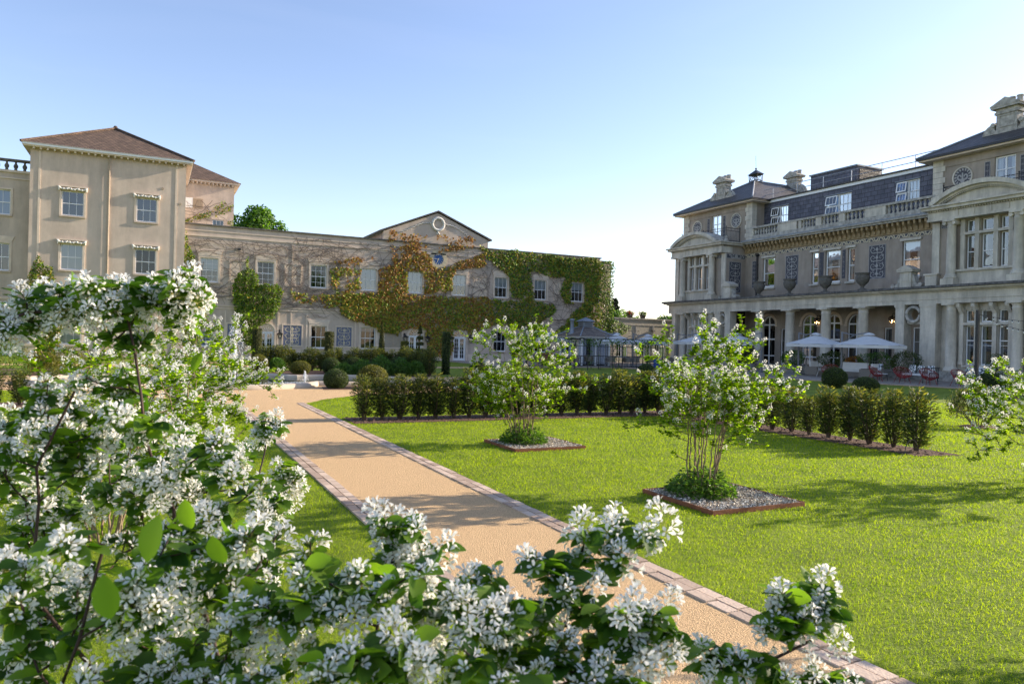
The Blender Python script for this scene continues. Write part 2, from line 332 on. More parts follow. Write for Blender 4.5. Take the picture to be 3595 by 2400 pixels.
ncw=nd(nt,'ShaderNodeTexNoise'); ncw.inputs['Scale'].default_value=1.5; ncw.inputs['Detail'].default_value=5; ncw.inputs['Distortion'].default_value=.8; nt.links.new(mpw.outputs[0],ncw.inputs['Vector'])
crw=nd(nt,'ShaderNodeValToRGB'); crw.color_ramp.elements[0].position=.5; crw.color_ramp.elements[1].position=.85; crw.color_ramp.elements[0].color=(0,0,0,1); crw.color_ramp.elements[1].color=(.035,.035,.035,1); nt.links.new(ncw.outputs['Fac'],crw.inputs['Fac'])
cmw=nd(nt,'ShaderNodeMix',data_type='RGBA'); cmw.inputs[7].default_value=(5.2,5.6,6.2,1); nt.links.new(crw.outputs[0],cmw.inputs[0]); nt.links.new(sky.outputs[0],cmw.inputs[6]); nt.links.new(cmw.outputs[2],wb.inputs[6]); nt.links.new(wb.outputs[2],bg.inputs[0])
SC.view_settings.view_transform='Standard'; SC.view_settings.look='None'; SC.view_settings.exposure=1.0; SC.view_settings.gamma=1
SC.render.engine='CYCLES'; cy=SC.cycles; cy.max_bounces=6; cy.diffuse_bounces=3; cy.glossy_bounces=3; cy.transmission_bounces=4; cy.transparent_max_bounces=12; cy.caustics_reflective=False; cy.caustics_refractive=False
cy.use_denoising=True; cy.use_adaptive_sampling=True; cy.adaptive_threshold=.015; cy.sample_clamp_indirect=6

IVY_MAIN=[(1.0,'g',[(11.87,4.89),(13.47,5.05),(13.97,4.92),(15.13,5.14),(16.74,5.31),(16.82,2.07),(15.2,2.15),(13.94,2.8),(12.71,3.25),(11.97,4.1)]),(0.6,'g',[(8.69,4.96),(9.38,4.84),(11.87,4.73),(11.97,3.78),(10.71,3.96),(9.16,4.2)]),(0.45,'g',[(11.34,6.93),(13.76,6.77),(13.8,5.07),(11.87,4.89)]),(0.4,'r',[(11.65,7.39),(14.89,7.75),(15.07,7.27),(13.43,6.91),(11.81,7.2)]),(1.0,'m',[(12.41,5.0),(13.87,5.03),(15.03,5.14),(17.42,5.09),(18.64,5.07),(20.99,5.1),(24.57,5.1),(24.63,2.9),(24.24,2.98),(22.92,2.24),(21.52,2.2),(21.11,0.38),(20.48,0.12),(19.29,0.7),(18.98,2.38),(17.48,2.51),(15.95,2.13),(14.51,2.66),(12.45,3.32)]),(1.0,'v',[(24.57,5.1),(25.94,5.08),(28.35,5.1),(30.12,4.91),(30.45,4.19),(29.32,3.6),(28.83,2.67),(26.39,2.87),(24.63,2.9)]),(0.75,'m',[(14.98,6.85),(17.35,7.68),(18.73,8.45),(19.28,7.81),(19.75,7.17),(20.74,7.4),(23.7,8.65),(23.73,7.78),(21.39,7.19),(21.16,5.45),(18.82,5.25),(18.6,6.92),(17.46,6.68),(17.41,5.18),(15.19,5.14)]),(0.4,'r',[(15.41,9.84),(18.52,9.7),(20.5,9.86),(22.72,9.88),(23.12,9.13),(21.81,8.77),(19.09,8.56),(17.0,7.65),(16.33,7.27),(15.96,8.24)]),(0.8,'v',[(23.11,9.57),(24.07,9.07),(26.62,9.05),(31.71,8.97),(31.75,7.49),(29.74,7.27),(27.87,7.52),(28.1,6.81),(28.45,5.02),(26.33,5.28),(25.88,7.03),(24.49,7.83),(23.7,8.65)])]
IVY_END=[(0.9,'v',[(29.75,8.9),(34.72,8.94),(34.66,5.19),(33.54,3.82),(32.95,5.11),(33.02,6.61),(31.93,6.55),(31.98,5.07),(31.44,5.04),(30.89,5.76),(31.27,7.26),(29.67,7.8)]),(0.8,'v',[(33.5,5.14),(34.64,3.86),(32.69,2.86),(30.88,2.25),(30.35,2.51),(31.38,3.47),(32.0,4.33)])]
IVY_COL=[(5.81,7.05),(5.93,6.26),(6.45,5.91),(6.54,5.15),(7.56,5.21),(7.82,5.3),(8.21,4.78),(7.97,3.61),(7.62,2.9),(6.96,2.49),(6.61,2.25),(6.65,0.34),(6.22,0.26),(5.91,1.01),(5.54,1.31),(5.45,2.29),(5.0,3.26),(4.82,5.13),(5.23,5.83),(5.65,6.16)]
IVY_TOWER=[(-6.97,4.85),(-6.4,6.19),(-5.96,5.62),(-5.61,5.54),(-5.58,3.92),(-5.02,2.11),(-5.17,0.88),(-5.5,-0.04),(-6.44,-0.05),(-6.9,1.55),(-7.09,2.84)]
CLUST=[(0.068,1.616,1.66),(-0.219,1.625,1.666),(-0.071,1.506,1.657),(-0.2,1.75,1.695),(0.001,1.628,1.712),(0.037,1.494,1.7),(-0.197,1.704,1.619),(-0.154,1.578,1.679),(-0.15,1.543,1.652),(-0.028,1.545,1.686),(0.02,1.522,1.672),(-0.229,1.586,1.612),(-0.254,1.666,1.632),(0.07,1.586,1.71),(-0.236,1.744,1.64),(-0.19,1.727,1.658),(-0.1,1.529,1.673),(0.053,1.542,1.723),(0.075,1.53,1.678),(-0.01,1.532,1.671),(-0.143,1.694,1.638),(-0.023,1.632,1.655),(0.004,1.526,1.649),(-0.076,1.641,1.698),(0.041,1.644,1.655),(-0.122,1.684,1.657),(-0.095,1.526,1.693),(-0.123,1.611,1.691),(-0.056,1.675,1.69),(0.056,1.551,1.631),(-0.255,1.69,1.421),(-0.104,1.673,1.427),(-0.124,1.615,1.412),(-0.144,1.572,1.424),(-0.166,1.546,1.429),(-0.028,1.581,1.436),(-0.129,1.648,1.448),(-0.174,1.695,1.488),(-0.028,1.64,1.484),(0.004,1.482,1.444),(-0.218,1.668,1.441),(-0.258,1.779,1.435),(-0.145,1.685,1.471),(-0.07,1.657,1.491),(-0.181,1.606,1.452),(-0.049,1.508,1.463),(-0.162,1.936,1.296),(-0.189,1.903,1.207),(-0.203,1.596,1.284),(-0.194,1.674,1.286),(0.204,1.527,1.316),(-0.206,1.926,1.136),(0.066,1.545,1.352),(-0.088,1.684,1.272),(-0.072,1.945,1.36),(-0.034,1.751,1.191),(0.059,1.83,1.244),(-0.226,1.579,1.395),(-0.018,1.542,1.417),(-0.186,1.752,1.326),(-0.124,1.597,1.371),(0.277,1.833,1.291),(0.109,1.656,1.248),(0.102,1.772,1.332),(0.118,1.501,1.402),(-0.276,2.123,1.263),(-0.076,1.744,1.338),(-0.129,1.909,1.196),(-0.202,1.919,1.338),(0.137,1.405,1.358),(0.01,1.494,1.364),(-0.239,1.837,1.176),(-0.232,1.66,1.201),(0.016,1.614,1.411),(0.27,1.791,1.23),(0.025,1.753,1.285),(-0.073,1.886,1.227),(-0.093,1.538,1.413),(-0.035,1.601,1.294),(-0.105,1.553,1.355),(-0.048,1.889,1.315),(0.093,1.721,1.212),(0.123,1.536,1.265),(-0.25,1.879,1.203),(0.063,1.655,1.367),(-0.305,2.056,1.222),(0.138,1.902,1.264),(-0.02,1.702,1.31),(0.06,1.871,1.374),(-0.146,1.63,1.368),(0.039,1.845,1.305),(-0.199,1.817,1.195),(0.18,1.739,1.324),(0.23,1.78,1.228),(0.008,1.546,1.299),(-0.259,1.786,1.341),(-0.01,1.674,1.245),(0.108,1.838,1.25),(0.053,1.819,1.193),(-0.253,1.669,1.339),(-0.115,1.849,1.337),(-0.046,1.764,1.304),(-0.141,2.053,1.204),(-0.182,1.895,1.242),(-0.275,2.045,1.251),(-0.152,1.573,1.404),(-0.239,1.973,1.183),(0.111,1.458,1.377),(0.042,1.447,1.169),(0.248,1.098,1.241),(0.057,1.468,1.055),(0.083,1.204,1.251),(0.191,0.992,1.249),(0.007,1.424,1.214),(-0.148,1.183,1.288),(0.085,1.536,1.128),(-0.189,1.601,1.15),(-0.198,1.355,1.117),(-0.204,1.412,1.236),(-0.01,1.091,1.243),(0.016,1.097,1.248),(0.122,1.027,1.249),(-0.005,1.301,1.104),(0.103,1.027,1.223),(-0.13,1.356,1.102),(-0.091,1.252,1.225),(0.118,1.094,1.319),(0.024,1.258,1.301),(0.09,1.145,1.306),(0.205,1.388,1.162),(-0.161,1.678,1.071),(0.13,1.056,1.335),(0.119,1.204,1.226),(0.047,1.572,1.057),(-0.078,1.242,1.19),(0.064,1.1,1.18),(-0.15,1.152,1.246),(-0.009,1.074,1.287),(-0.061,1.451,1.152),(0.265,1.02,1.281),(0.025,1.339,1.096),(-0.064,1.55,1.089),(-0.142,1.402,1.205),(0.082,1.27,1.257),(-0.043,1.616,1.199),(-0.086,1.535,1.182),(0.201,1.42,1.187),(0.106,1.152,1.276),(0.291,1.414,1.123),(-0.1,1.135,1.326),(0.142,0.993,1.246),(-0.19,1.425,1.073),(-0.149,1.182,1.194),(0.026,1.165,1.303),(0.012,1.413,1.104),(-0.074,1.392,1.16),(0.281,1.289,1.129),(0.19,1.024,1.29),(-0.091,1.597,1.14),(-0.078,1.452,1.101),(-0.182,1.616,1.058),(0.109,1.545,1.233),(-0.011,1.466,1.085),(0.05,1.265,1.289),(-0.186,1.667,1.08),(0.239,0.998,1.253),(0.194,1.262,1.273),(-0.122,1.628,1.083),(0.183,1.045,1.23),(-0.181,1.405,1.048),(0.082,1.176,1.208),(-0.116,1.52,1.063),(-0.176,1.488,1.156),(0.258,1.32,1.239),(-0.07,1.074,1.156),(0.306,0.933,1.165),(0.506,0.777,1.158),(0.089,0.939,1.17),(0.187,1.126,1.142),(0.385,0.758,1.212),(0.508,0.815,1.176),(0.103,1.036,1.145),(0.434,0.955,1.138),(0.4,0.763,1.194),(0.235,0.864,1.226),(-0.008,1.187,1.065),(0.022,1.116,1.112),(0.13,0.946,1.189),(0.382,0.966,1.147),(0.223,0.922,1.211),(0.433,0.901,1.194),(0.462,0.911,1.175),(0.213,1.065,1.157),(0.187,0.861,1.229),(0.487,0.882,1.137),(0.42,0.912,1.124),(0.069,1.021,1.158),(-0.041,1.215,1.062),(0.375,0.875,1.234),(0.559,0.789,1.16),(0.535,0.808,1.167),(0.032,1.144,1.12),(-0.019,1.189,1.132),(0.288,0.845,1.239),(0.529,0.943,1.151),(0.293,0.85,1.214),(0.006,1.109,1.141),(0.07,0.993,1.143),(0.34,0.807,1.233),(0.042,1.065,1.131),(0.117,1.124,1.14),(0.3,0.982,1.173),(0.524,0.896,1.262),(0.364,1.075,1.22),(0.416,0.988,1.254),(0.425,0.859,1.235),(0.281,0.956,1.265),(0.523,0.989,1.153),(0.502,0.852,1.208),(0.65,0.949,1.132),(0.58,0.876,1.207),(0.583,0.827,1.235),(0.486,0.932,1.226),(0.622,0.822,1.212),(0.395,0.9,1.244),(0.365,1.098,1.259),(0.341,1.112,1.272),(0.591,0.825,1.215),(0.324,0.913,1.302),(0.585,0.895,1.168),(0.362,0.907,1.27),(0.563,0.854,1.239),(0.454,0.977,1.261),(0.375,1.004,1.203),(0.348,1.044,1.205),(0.657,0.89,1.208),(0.427,0.965,1.241),(0.525,0.947,1.211),(0.438,0.887,1.251),(0.313,1.071,1.331),(0.331,1.063,1.316),(0.357,1.05,1.313),(0.352,1.075,1.324),(0.396,1.031,1.295),(0.496,0.926,1.287),(0.52,0.926,1.289),(0.589,0.937,1.316),(0.635,0.936,1.325),(0.575,0.943,1.283),(0.668,0.898,1.325),(0.625,0.897,1.29),(0.62,0.81,1.24),(0.653,0.794,1.212),(0.593,0.801,1.195),(0.945,0.818,1.234),(0.938,0.799,1.214),(0.936,0.789,1.2),(0.873,0.82,1.229),(0.868,0.823,1.202),(0.841,0.814,1.189),(0.882,0.794,1.203),(0.754,0.856,1.154),(0.795,0.836,1.139),(0.831,0.819,1.127),(0.845,0.789,1.12),(0.758,0.832,1.128),(0.919,0.775,1.11),(0.948,0.761,1.104),(0.295,2.193,1.378),(0.329,2.176,1.348),(0.284,2.198,1.334),(0.299,1.857,1.245),(0.328,1.843,1.257),(0.206,1.902,1.323),(0.253,1.769,1.189),(-0.073,1.616,1.602),(-0.046,1.636,1.526),(-0.115,1.614,1.514),(-0.178,1.645,1.5),(-0.016,1.588,1.596),(0.27,1.76,1.219)]
STEMS=[[(0.33,1.5,0.0),(0.3,1.45,0.5),(0.063,1.583,1.142),(0.024,1.568,1.319),(0.005,1.556,1.405),(-0.013,1.553,1.489),(-0.031,1.562,1.562),(-0.051,1.572,1.632),(-0.067,1.58,1.66)],[(0.38,1.5,0.0),(0.36,1.35,0.55),(0.117,1.39,0.96),(0.1,1.376,1.068),(0.083,1.362,1.143),(0.075,1.355,1.191)],[(0.42,1.45,0.0),(0.5,1.25,0.55),(0.289,1.139,0.97),(0.303,1.098,1.08),(0.319,1.09,1.16),(0.33,1.085,1.24),(0.337,1.082,1.294)],[(0.45,1.4,0.0),(0.65,1.15,0.5),(0.482,0.989,0.971),(0.521,0.97,1.07),(0.543,0.959,1.148),(0.588,0.948,1.211),(0.628,0.94,1.255),(0.657,0.926,1.296)],[(0.48,1.4,0.0),(0.8,1.1,0.5),(0.759,0.876,0.966),(0.825,0.855,1.036),(0.877,0.829,1.111),(0.912,0.812,1.159),(0.938,0.811,1.196)],[(0.3,1.4,0.0),(0.1,1.3,0.7),(-0.096,1.16,1.102),(-0.075,1.127,1.2),(-0.056,1.118,1.27),(-0.053,1.139,1.311)],[(0.28,1.45,0.0),(0.05,1.5,0.8),(-0.192,1.54,1.144),(-0.174,1.532,1.299),(-0.154,1.5,1.418),(-0.118,1.449,1.497)],[(-0.051,1.572,1.632),(-0.112,1.591,1.641),(-0.169,1.596,1.648),(-0.225,1.612,1.63),(-0.277,1.616,1.597)],[(-0.051,1.572,1.632),(-0.017,1.566,1.654),(0.028,1.556,1.668),(0.058,1.552,1.69)],[(0.4,1.6,0.0),(0.25,1.9,0.5),(0.225,2.005,1.003),(0.264,2.097,1.151),(0.291,2.195,1.266),(0.301,2.19,1.328)]]
NEARLEAF=[(-0.023,0.534,1.428),(0.001,0.556,1.458),(-0.018,0.565,1.414),(-0.042,0.577,1.414),(-0.086,0.654,1.381),(0.052,0.643,1.42),(-0.063,0.643,1.365),(0.033,0.763,1.425),(-0.085,0.598,1.442),(0.059,1.195,1.559),(0.039,1.205,1.657),(0.075,1.188,1.645),(0.052,1.199,1.615),(-0.125,0.84,1.603),(-0.122,0.783,1.595),(0.022,1.213,1.637),(-0.057,1.252,1.628),(-0.01,1.229,1.492),(-0.116,0.836,1.595)]
# ------------------------------------------------------------------ frames on facades
def FRAME(o,u,n):
    o=Vector(o);u=Vector(u);n=Vector(n)
    return lambda a,z,c: tuple(o+u*a+n*c+Vector((0,0,z)))
FW=FRAME((0,54.2,0),(1,0,0),(0,-1,0)); FT=FRAME((0,53.6,0),(1,0,0),(0,-1,0)); FL=FRAME((0,54.8,0),(1,0,0),(0,-1,0)); FR=FRAME((0,61,0),(1,0,0),(0,-1,0)); FK=FRAME((0,56,0),(1,0,0),(0,-1,0)); FS=FRAME((0,56.2,0),(1,0,0),(0,-1,0))
FM=FRAME((40,0,0),(0,1,0),(-1,0,0))
def sash(fr,u0,u1,z0,z1,parent,c=-.1,cols=3,rows=4,blind=None,glass='glass',sill='stucco',name='window',meet=True,ft=.055,bar=.022,curtain=None,mid=.5,sillname='sill',sur=None,hood=None):
    """white sash window: frame and glazing bars, pane, near-black backing panel, optional blind or curtain, sill"""
    b=MB(); d=.05
    b.fbox(fr,u0,u0+ft,z0,z1,c-d,c); b.fbox(fr,u1-ft,u1,z0,z1,c-d,c); b.fbox(fr,u0+ft,u1-ft,z1-ft,z1,c-d,c); b.fbox(fr,u0+ft,u1-ft,z0,z0+ft*1.4,c-d,c)
    zm=z0+(z1-z0)*mid
    if meet: b.fbox(fr,u0+ft,u1-ft,zm-.025,zm+.025,c-d+.003,c+.012)
    for i in range(1,cols):
        u=u0+(u1-u0)*i/cols; b.fbox(fr,u-bar/2,u+bar/2,z0+ft,z1-ft,c-d+.006,c-.006)
    rr_=[z0+(z1-z0)*i/rows for i in range(1,rows) if not (meet and abs(z0+(z1-z0)*i/rows-zm)<.08)]
    for z in rr_: b.fbox(fr,u0+ft,u1-ft,z-bar/2,z+bar/2,c-d+.009,c-.009)
    w=b.build(name,M['frame'],parent)
    g=MB(); g.add([fr(u0+.01,z0+.01,c-.03),fr(u1-.01,z0+.01,c-.03),fr(u1-.01,z1-.01,c-.03),fr(u0+.01,z1-.01,c-.03)],[(0,1,2,3)]); g.build('pane',M[glass],w)
    k=MB(); k.fbox(fr,u0-.1,u1+.1,z0-.1,z1+.1,c-.75,c-.72); k.build('dark_backing',M['interior'],w)  # flat panel; its near-black colour stands in for the unlit room
    if blind:
        q=MB(); q.fbox(fr,u0+.03,u1-.03,z1-(z1-z0)*blind,z1-.02,c-.1,c-.085); q.build('blind',M['blind'],w)
    if curtain:
        q=MB(); wd=(u1-u0)*curtain
        for a0,a1 in ((u0+.02,u0+wd),(u1-wd,u1-.02)):
            n=10; pts=[(a0+(a1-a0)*i/n,-.13-.03*(i%2)) for i in range(n+1)]
            for (a,ca),(bb,cb) in zip(pts,pts[1:]): q.add([fr(a,z0+.03,c+ca),fr(bb,z0+.03,c+cb),fr(bb,z1-.03,c+cb),fr(a,z1-.03,c+ca)],[(0,1,2,3)])
        q.build('curtain',M['curtain'],w)
    if sill: 
        q=MB(); q.fbox(fr,u0-.1,u1+.1,z0-.1,z0-.004,c-.06,.1); q.build(sillname,M[sill],w)
    if sur: q=MB(); surround(q,fr,u0,u1,z0,z1,*sur); q.build('surround',M['trim'],w)
    if hood: q=MB(); q.fprism(fr,[(u0+x,z1+y) if k in(0,3) else (u1-x,z1+y) for k,(x,y) in enumerate(((-hood[0],hood[1]),(-hood[0],hood[1]),(-hood[2],hood[3]),(-hood[2],hood[3])))],-.002,.06); q.build('hood',M['trim'],w)
    return w
def surround(b,fr,u0,u1,z0,z1,t=.13,c=.045):
    b.fbox(fr,u0-t,u0,z0-.0,z1+t,-.002,c); b.fbox(fr,u1,u1+t,z0-.0,z1+t,-.002,c); b.fbox(fr,u0,u1,z1,z1+t,-.002,c)
def fanlight_door(fr,u0,u1,zs,zt,parent,c=-.1,z0=.0,glass='glasssky',name='door'):
    """white double french door under a fanlight"""
    b=MB(); cu=(u0+u1)/2; r=(u1-u0)/2; d=.06; h=zt-zs
    b.ring(lambda u,z,cc:fr(u,zs+(z-zs)*h/r,cc),cu,zs,r-.06,r,c-d,c,16,0,0,PI); b.fbox(fr,u0+.07,u1-.07,zs-.06,zs+.015,c-d,c+.004)
    for a in (30,60,90,120,150):
        w=R(a); p=(cu+.1*math.cos(w),zs+.1*math.sin(w)); q=(cu+(r-.05)*math.cos(w),zs+(h-.05)*math.sin(w)); nx,nz=-math.sin(w)*.013,math.cos(w)*.013
        b.fprism(fr,[(p[0]-nx,p[1]-nz),(q[0]-nx,q[1]-nz),(q[0]+nx,q[1]+nz),(p[0]+nx,p[1]+nz)],c-d+.01,c-.01)
    b.fbox(fr,u0,u0+.07,z0,zs,c-d,c); b.fbox(fr,u1-.07,u1,z0,zs,c-d,c)
    o=b.build(name,M['frame'],parent)
    for sg in (0,1):
        l=MB(); a0=u0+.075 if sg==0 else cu+.004; a1=cu-.004 if sg==0 else u1-.075
        l.fbox(fr,a0,a0+.085,z0+.02,zs-.07,c-d+.01,c-.008); l.fbox(fr,a1-.085,a1,z0+.02,zs-.07,c-d+.01,c-.008); l.fbox(fr,a0+.085,a1-.085,z0+.02,z0+.22,c-d+.01,c-.008); l.fbox(fr,a0+.085,a1-.085,zs-.16,zs-.07,c-d+.01,c-.008)
        for i in range(1,5): 
            z=z0+.22+(zs-.38-z0)*i/5; l.fbox(fr,a0+.085,a1-.085,z-.012,z+.012,c-d+.013,c-.012)
        um=(a0+a1)/2; l.fbox(fr,um-.012,um+.012,z0+.22,zs-.16,c-d+.016,c-.015)
        le=l.build('door_leaf',M['frame'],o)
    hd=MB(); hd.tube([fr(cu-.05,z0+.85,c+.02),fr(cu-.05,z0+1.05,c+.02)],.014,6); hd.build('handle',M['iron'],o)
    g=MB(); g.fprism(fr,[(u0+.02,z0+.03),(u1-.02,z0+.03),(u1-.02,zs)]+[(cu+(r-.03)*math.cos(R(a)),zs+(h-.03)*math.sin(R(a))) for a in range(10,180,10)]+[(u0+.02,zs)],c-.034,c-.03); g.build('pane',M[glass],o)
    k=MB(); k.fbox(fr,u0-.1,u1+.1,z0,zt+.1,c-.9,c-.87); k.build('dark_backing',M['interior'],o)
    q=MB(); q.ring(lambda u,z,cc:fr(u,z,cc),cu,zs,r+.002,r+.13,-.002,.05,18,0,0,PI); q.fbox(fr,u0-.13,u0-.002,.0,zs-.001,-.002,.048); q.fbox(fr,u1+.002,u1+.13,.0,zs-.001,-.002,.048); q.build('surround',M['trim'],o)
    return o
def spiral(u,z,r,turns,a0,sg,n=26):
    return [(u+sg*(r*(1-.82*i/n))*math.cos(a0+turns*2*PI*i/n),z+(r*(1-.82*i/n))*math.sin(a0+turns*2*PI*i/n)) for i in range(n+1)]
def ribbon(b,fr,pts,w,c,m=0):
    pts=[Vector((p[0],p[1],0)) for p in pts]; vs=[];k=len(pts)
    for i,p in enumerate(pts):
        t=(pts[min(i+1,k-1)]-pts[max(i-1,0)]); t=t.normalized() if t.length>1e-9 else Vector((1,0,0)); s=Vector((-t.y,t.x,0)); ww=w*(1-.55*i/k)
        for q,cc in ((p+s*ww,c),(p-s*ww,c)): vs.append(fr(q.x,q.y,cc))
    b.add(vs,[(2*i,2*i+1,2*i+3,2*i+2) for i in range(k-1)],m)
def scrollwork(b,fr,u0,u1,z0,z1,c,seed=0,m=0,rows=3):
    """painted arabesque: a central stem with mirrored scrolls and leaf drops (flat paint a few mm proud)"""
    g=random.Random(seed); cu=(u0+u1)/2; W=u1-u0; H=z1-z0
    ribbon(b,fr,[(cu+.01*W*math.sin(i),z0+.05*H+.9*H*i/14) for i in range(15)],W*.032,c,m)
    k=0
    for i in range(rows):
        zc=z0+H*(i+.5)/rows; r=min(W*.2,H/rows*.42)
        for sg in (1,-1):
            k+=1; cc=c+.0015*k
            ribbon(b,fr,[(cu,zc-r*.9)]+spiral(cu+sg*W*.25,zc,r,1.15,-PI*.6,sg),W*.024,cc,m)
            for q in range(4):
                a=g.uniform(0,6.28); x=cu+sg*W*(.25+.17*math.cos(a)); y=zc+r*1.1*math.sin(a); s=W*.045
                b.add([fr(x,y-s,cc+.001*q),fr(x+s*.7,y,cc+.001*q),fr(x,y+s*1.3,cc+.001*q),fr(x-s*.7,y,cc+.001*q)],[(0,1,2,3)],m)
        s=W*.11; b.add([fr(cu-s,zc,c+.03),fr(cu,zc-s*.8,c+.03),fr(cu+s,zc,c+.03),fr(cu,zc+s*1.3,c+.03)],[(0,1,2,3)],m)
def painted_panel(fr,u0,u1,z0,z1,parent,ground,scroll,seed,rows=3,c=.0,border=True,name='painted_panel'):
    b=MB(); b.fbox(fr,u0,u1,z0,z1,c-.02,c+.006); p=b.build(name,M[ground],parent)
    s=MB(); scrollwork(s,fr,u0+.05,u1-.05,z0+.04,z1-.04,c+.009,seed,0,rows)
    if border:
        t=.03
        for a in ((u0,u1,z0,z0+t),(u0,u1,z1-t,z1),(u0,u0+t,z0+t,z1-t),(u1-t,u1,z0+t,z1-t)): s.fbox(fr,a[0]-.001,a[1]+.001,a[2],a[3],c+.004,c+.012)
    s.build('scroll_ornament',M[scroll],p); return p
# ------------------------------------------------------------------ long ivy-clad wing with the clock gable
wing=thing('ivy_wing',(18,54.2,0),'long two-storey stucco wing with a clock under its central gable, half covered in creeper','building')
UPC=[3.35,7.03,10.71,14.41,18.05,21.70,25.35,28.99,32.57]; UW=.57
GFC=[3.43,10.82,14.46,25.35,29.12]; DOORS=[7.17,18.17,21.85]
ops=[(c-UW,c+UW,5.18,6.82) for c in UPC]+[(c-.56,c+.56,.80,2.42) for c in GFC]+[(c-.55,c+.55,.0,2.46) for c in DOORS]
b=MB(); b.wall(FW,1.7,34.78,-.1,9.0,ops,.16)
for c in DOORS: b.archfill(FW,c-.55,c+.55,1.91,2.46,0,.16)
b.add([FW(34.78,-.1,0),FW(34.78,9,0),FW(34.78,9,-2.0),FW(34.78,-.1,-2.0)],[(0,1,2,3)])
b.wall(FS,34.78,37.3,-.1,9.03,[(35.15,35.7,5.2,6.1)],.1); b.add([FS(37.3,-.1,0),FS(37.3,9.03,0),FS(37.3,9.03,-9),FS(37.3,-.1,-9)],[(0,1,2,3)])
b.add([FW(1.7,-.1,-10),FW(37.3,-.1,-10),FW(37.3,9,-10),FW(1.7,9,-10)],[(3,2,1,0)])
# gable front
b.fprism(FW,[(15.45,9.004),(24.1,9.004),(24.1,9.72),(19.77,11.5),(15.45,9.72)],-.4,0.0)
b.build('wall',M['stucco'],wing)
b=MB(); b.fbox(FW,1.7,34.9,9.0,9.1,-.5,.1); b.build('coping',M['coping'],wing); b=MB(); b.fbox(FS,34.9,37.36,9.03,9.12,-.4,.06); b.build('coping',M['coping'],wing)
b=MB(); b.fbox(FW,1.7,34.78,8.9,8.98,-10,-.5); b.fbox(FW,34.78,37.3,8.9,8.98,-10,-2.5); b.build('flat_roof',M['lead'],wing)
# gable roof, running back from the front
b=MB()
for sg in (1,-1):
    e=19.77-sg*4.62; b.hexa([FW(u,z,c) for u,z in ((e,9.68),(19.77,11.58)) for c in (.14,-9.5) for z in (z,)]+[FW(u,z+.11,c) for u,z in ((e,9.68),(19.77,11.58)) for c in (.14,-9.5)])
rf=b.build('gable_roof',M['slateroof'],wing)
for u in (15.5,24.04): b=MB(); b.fbox(FW,u,u+.02,9.1,9.7,-9,-.42); b.build('gable_side_wall',M['stucco_dark'],wing)
b=MB()
for u0,u1,z0,z1,c in ((1.7,34.78,8.26,8.36,.05),(1.7,34.78,8.62,8.68,.035),(1.7,34.78,3.40,3.47,.05),(1.7,34.78,3.57,3.64,.07)): b=MB(); b.fbox(FW,u0,u1,z0,z1,-.002,c); b.build('string_course',M['trim'],wing)
for u0,u1 in ((1.7,6.45),(7.9,17.45),(18.9,21.13),(22.58,34.78)): b=MB(); b.fbox(FW,u0,u1,-.1,.55,-.002,.044); b.build('plinth',M['trim'],wing)
for u0,u1,z0,z1,c in [(8.80,8.86,.56,3.38,.03),(8.80,8.86,3.66,8.2,.03)]+[(u-.05,u+.05,.6,3.3,.035) for u in (4.45,5.75,7.95,9.95,13.5,15.2)]: b=MB(); b.fbox(FW,u0,u1,z0,z1,-.002,c); b.build('pilaster_strip',M['trim'],wing)
bl={0:.45,3:.98,4:.98,5:.48,6:.48,7:.48,8:.4}
for i,c in enumerate(UPC): sash(FW,c-UW,c+UW,5.18,6.82,wing,rows=4 if i<3 else 2,blind=bl.get(i),curtain=.16 if i in(1,2) else None,glass='glass' if i not in (1,2) else 'glassdark',sur=(.13,.045),hood=(.13,.131,.26,.5))
for i,c in enumerate(GFC): sash(FW,c-.56,c+.56,.80,2.42,wing,rows=2,glass='glassdark' if i else 'glasssky',blind=.98 if i==0 else (.2 if i==2 else None),sur=(.14,.045),hood=(.14,.142,.26,.44))
sash(FS,35.15,35.7,5.2,6.1,wing,cols=2,rows=2,sill=None)
for i,c in enumerate(DOORS): fanlight_door(FW,c-.55,c+.55,1.91,2.46,wing,glass='glasssky' if i==0 else 'glassdark')
for c in (5.2,8.9,12.56,16.2,23.5,27.2,30.85):
    b=MB(); t=.07
    for a in ((c-.6,c+.6,5.2,5.2+t),(c-.6,c+.6,6.8-t,6.8),(c-.6,c-.6+t,5.2+t,6.8-t),(c+.6-t,c+.6,5.2+t,6.8-t)): b.fbox(FW,*a,-.002,.04)
    b.fbox(FW,c-.53,c+.53,5.27,6.73,-.002,.004)
    b.build('blind_panel',M['trim'],wing)
for c,w_,g,s,sd_ in ((5.1,.52,'bluepanel','creamscroll',3),(8.95,.66,'bluepanel','creamscroll',1),(12.66,.58,'bluepanel','creamscroll',2),(16.4,.66,'fadepanel','stucco_dark',4)):
    painted_panel(FW,c-w_,c+w_,.95,2.4,wing,g,s,sd_,3)
    b=MB(); t=.07
    for a in ((c-w_-t,c+w_+t,.95-t,.949),(c-w_-t,c+w_+t,2.401,2.4+t),(c-w_-t,c-w_-.001,.95,2.4),(c+w_+.001,c+w_+t,.95,2.4)): b.fbox(FW,*a,-.002,.045)
    b.build('panel_moulding',M['trim'],wing)
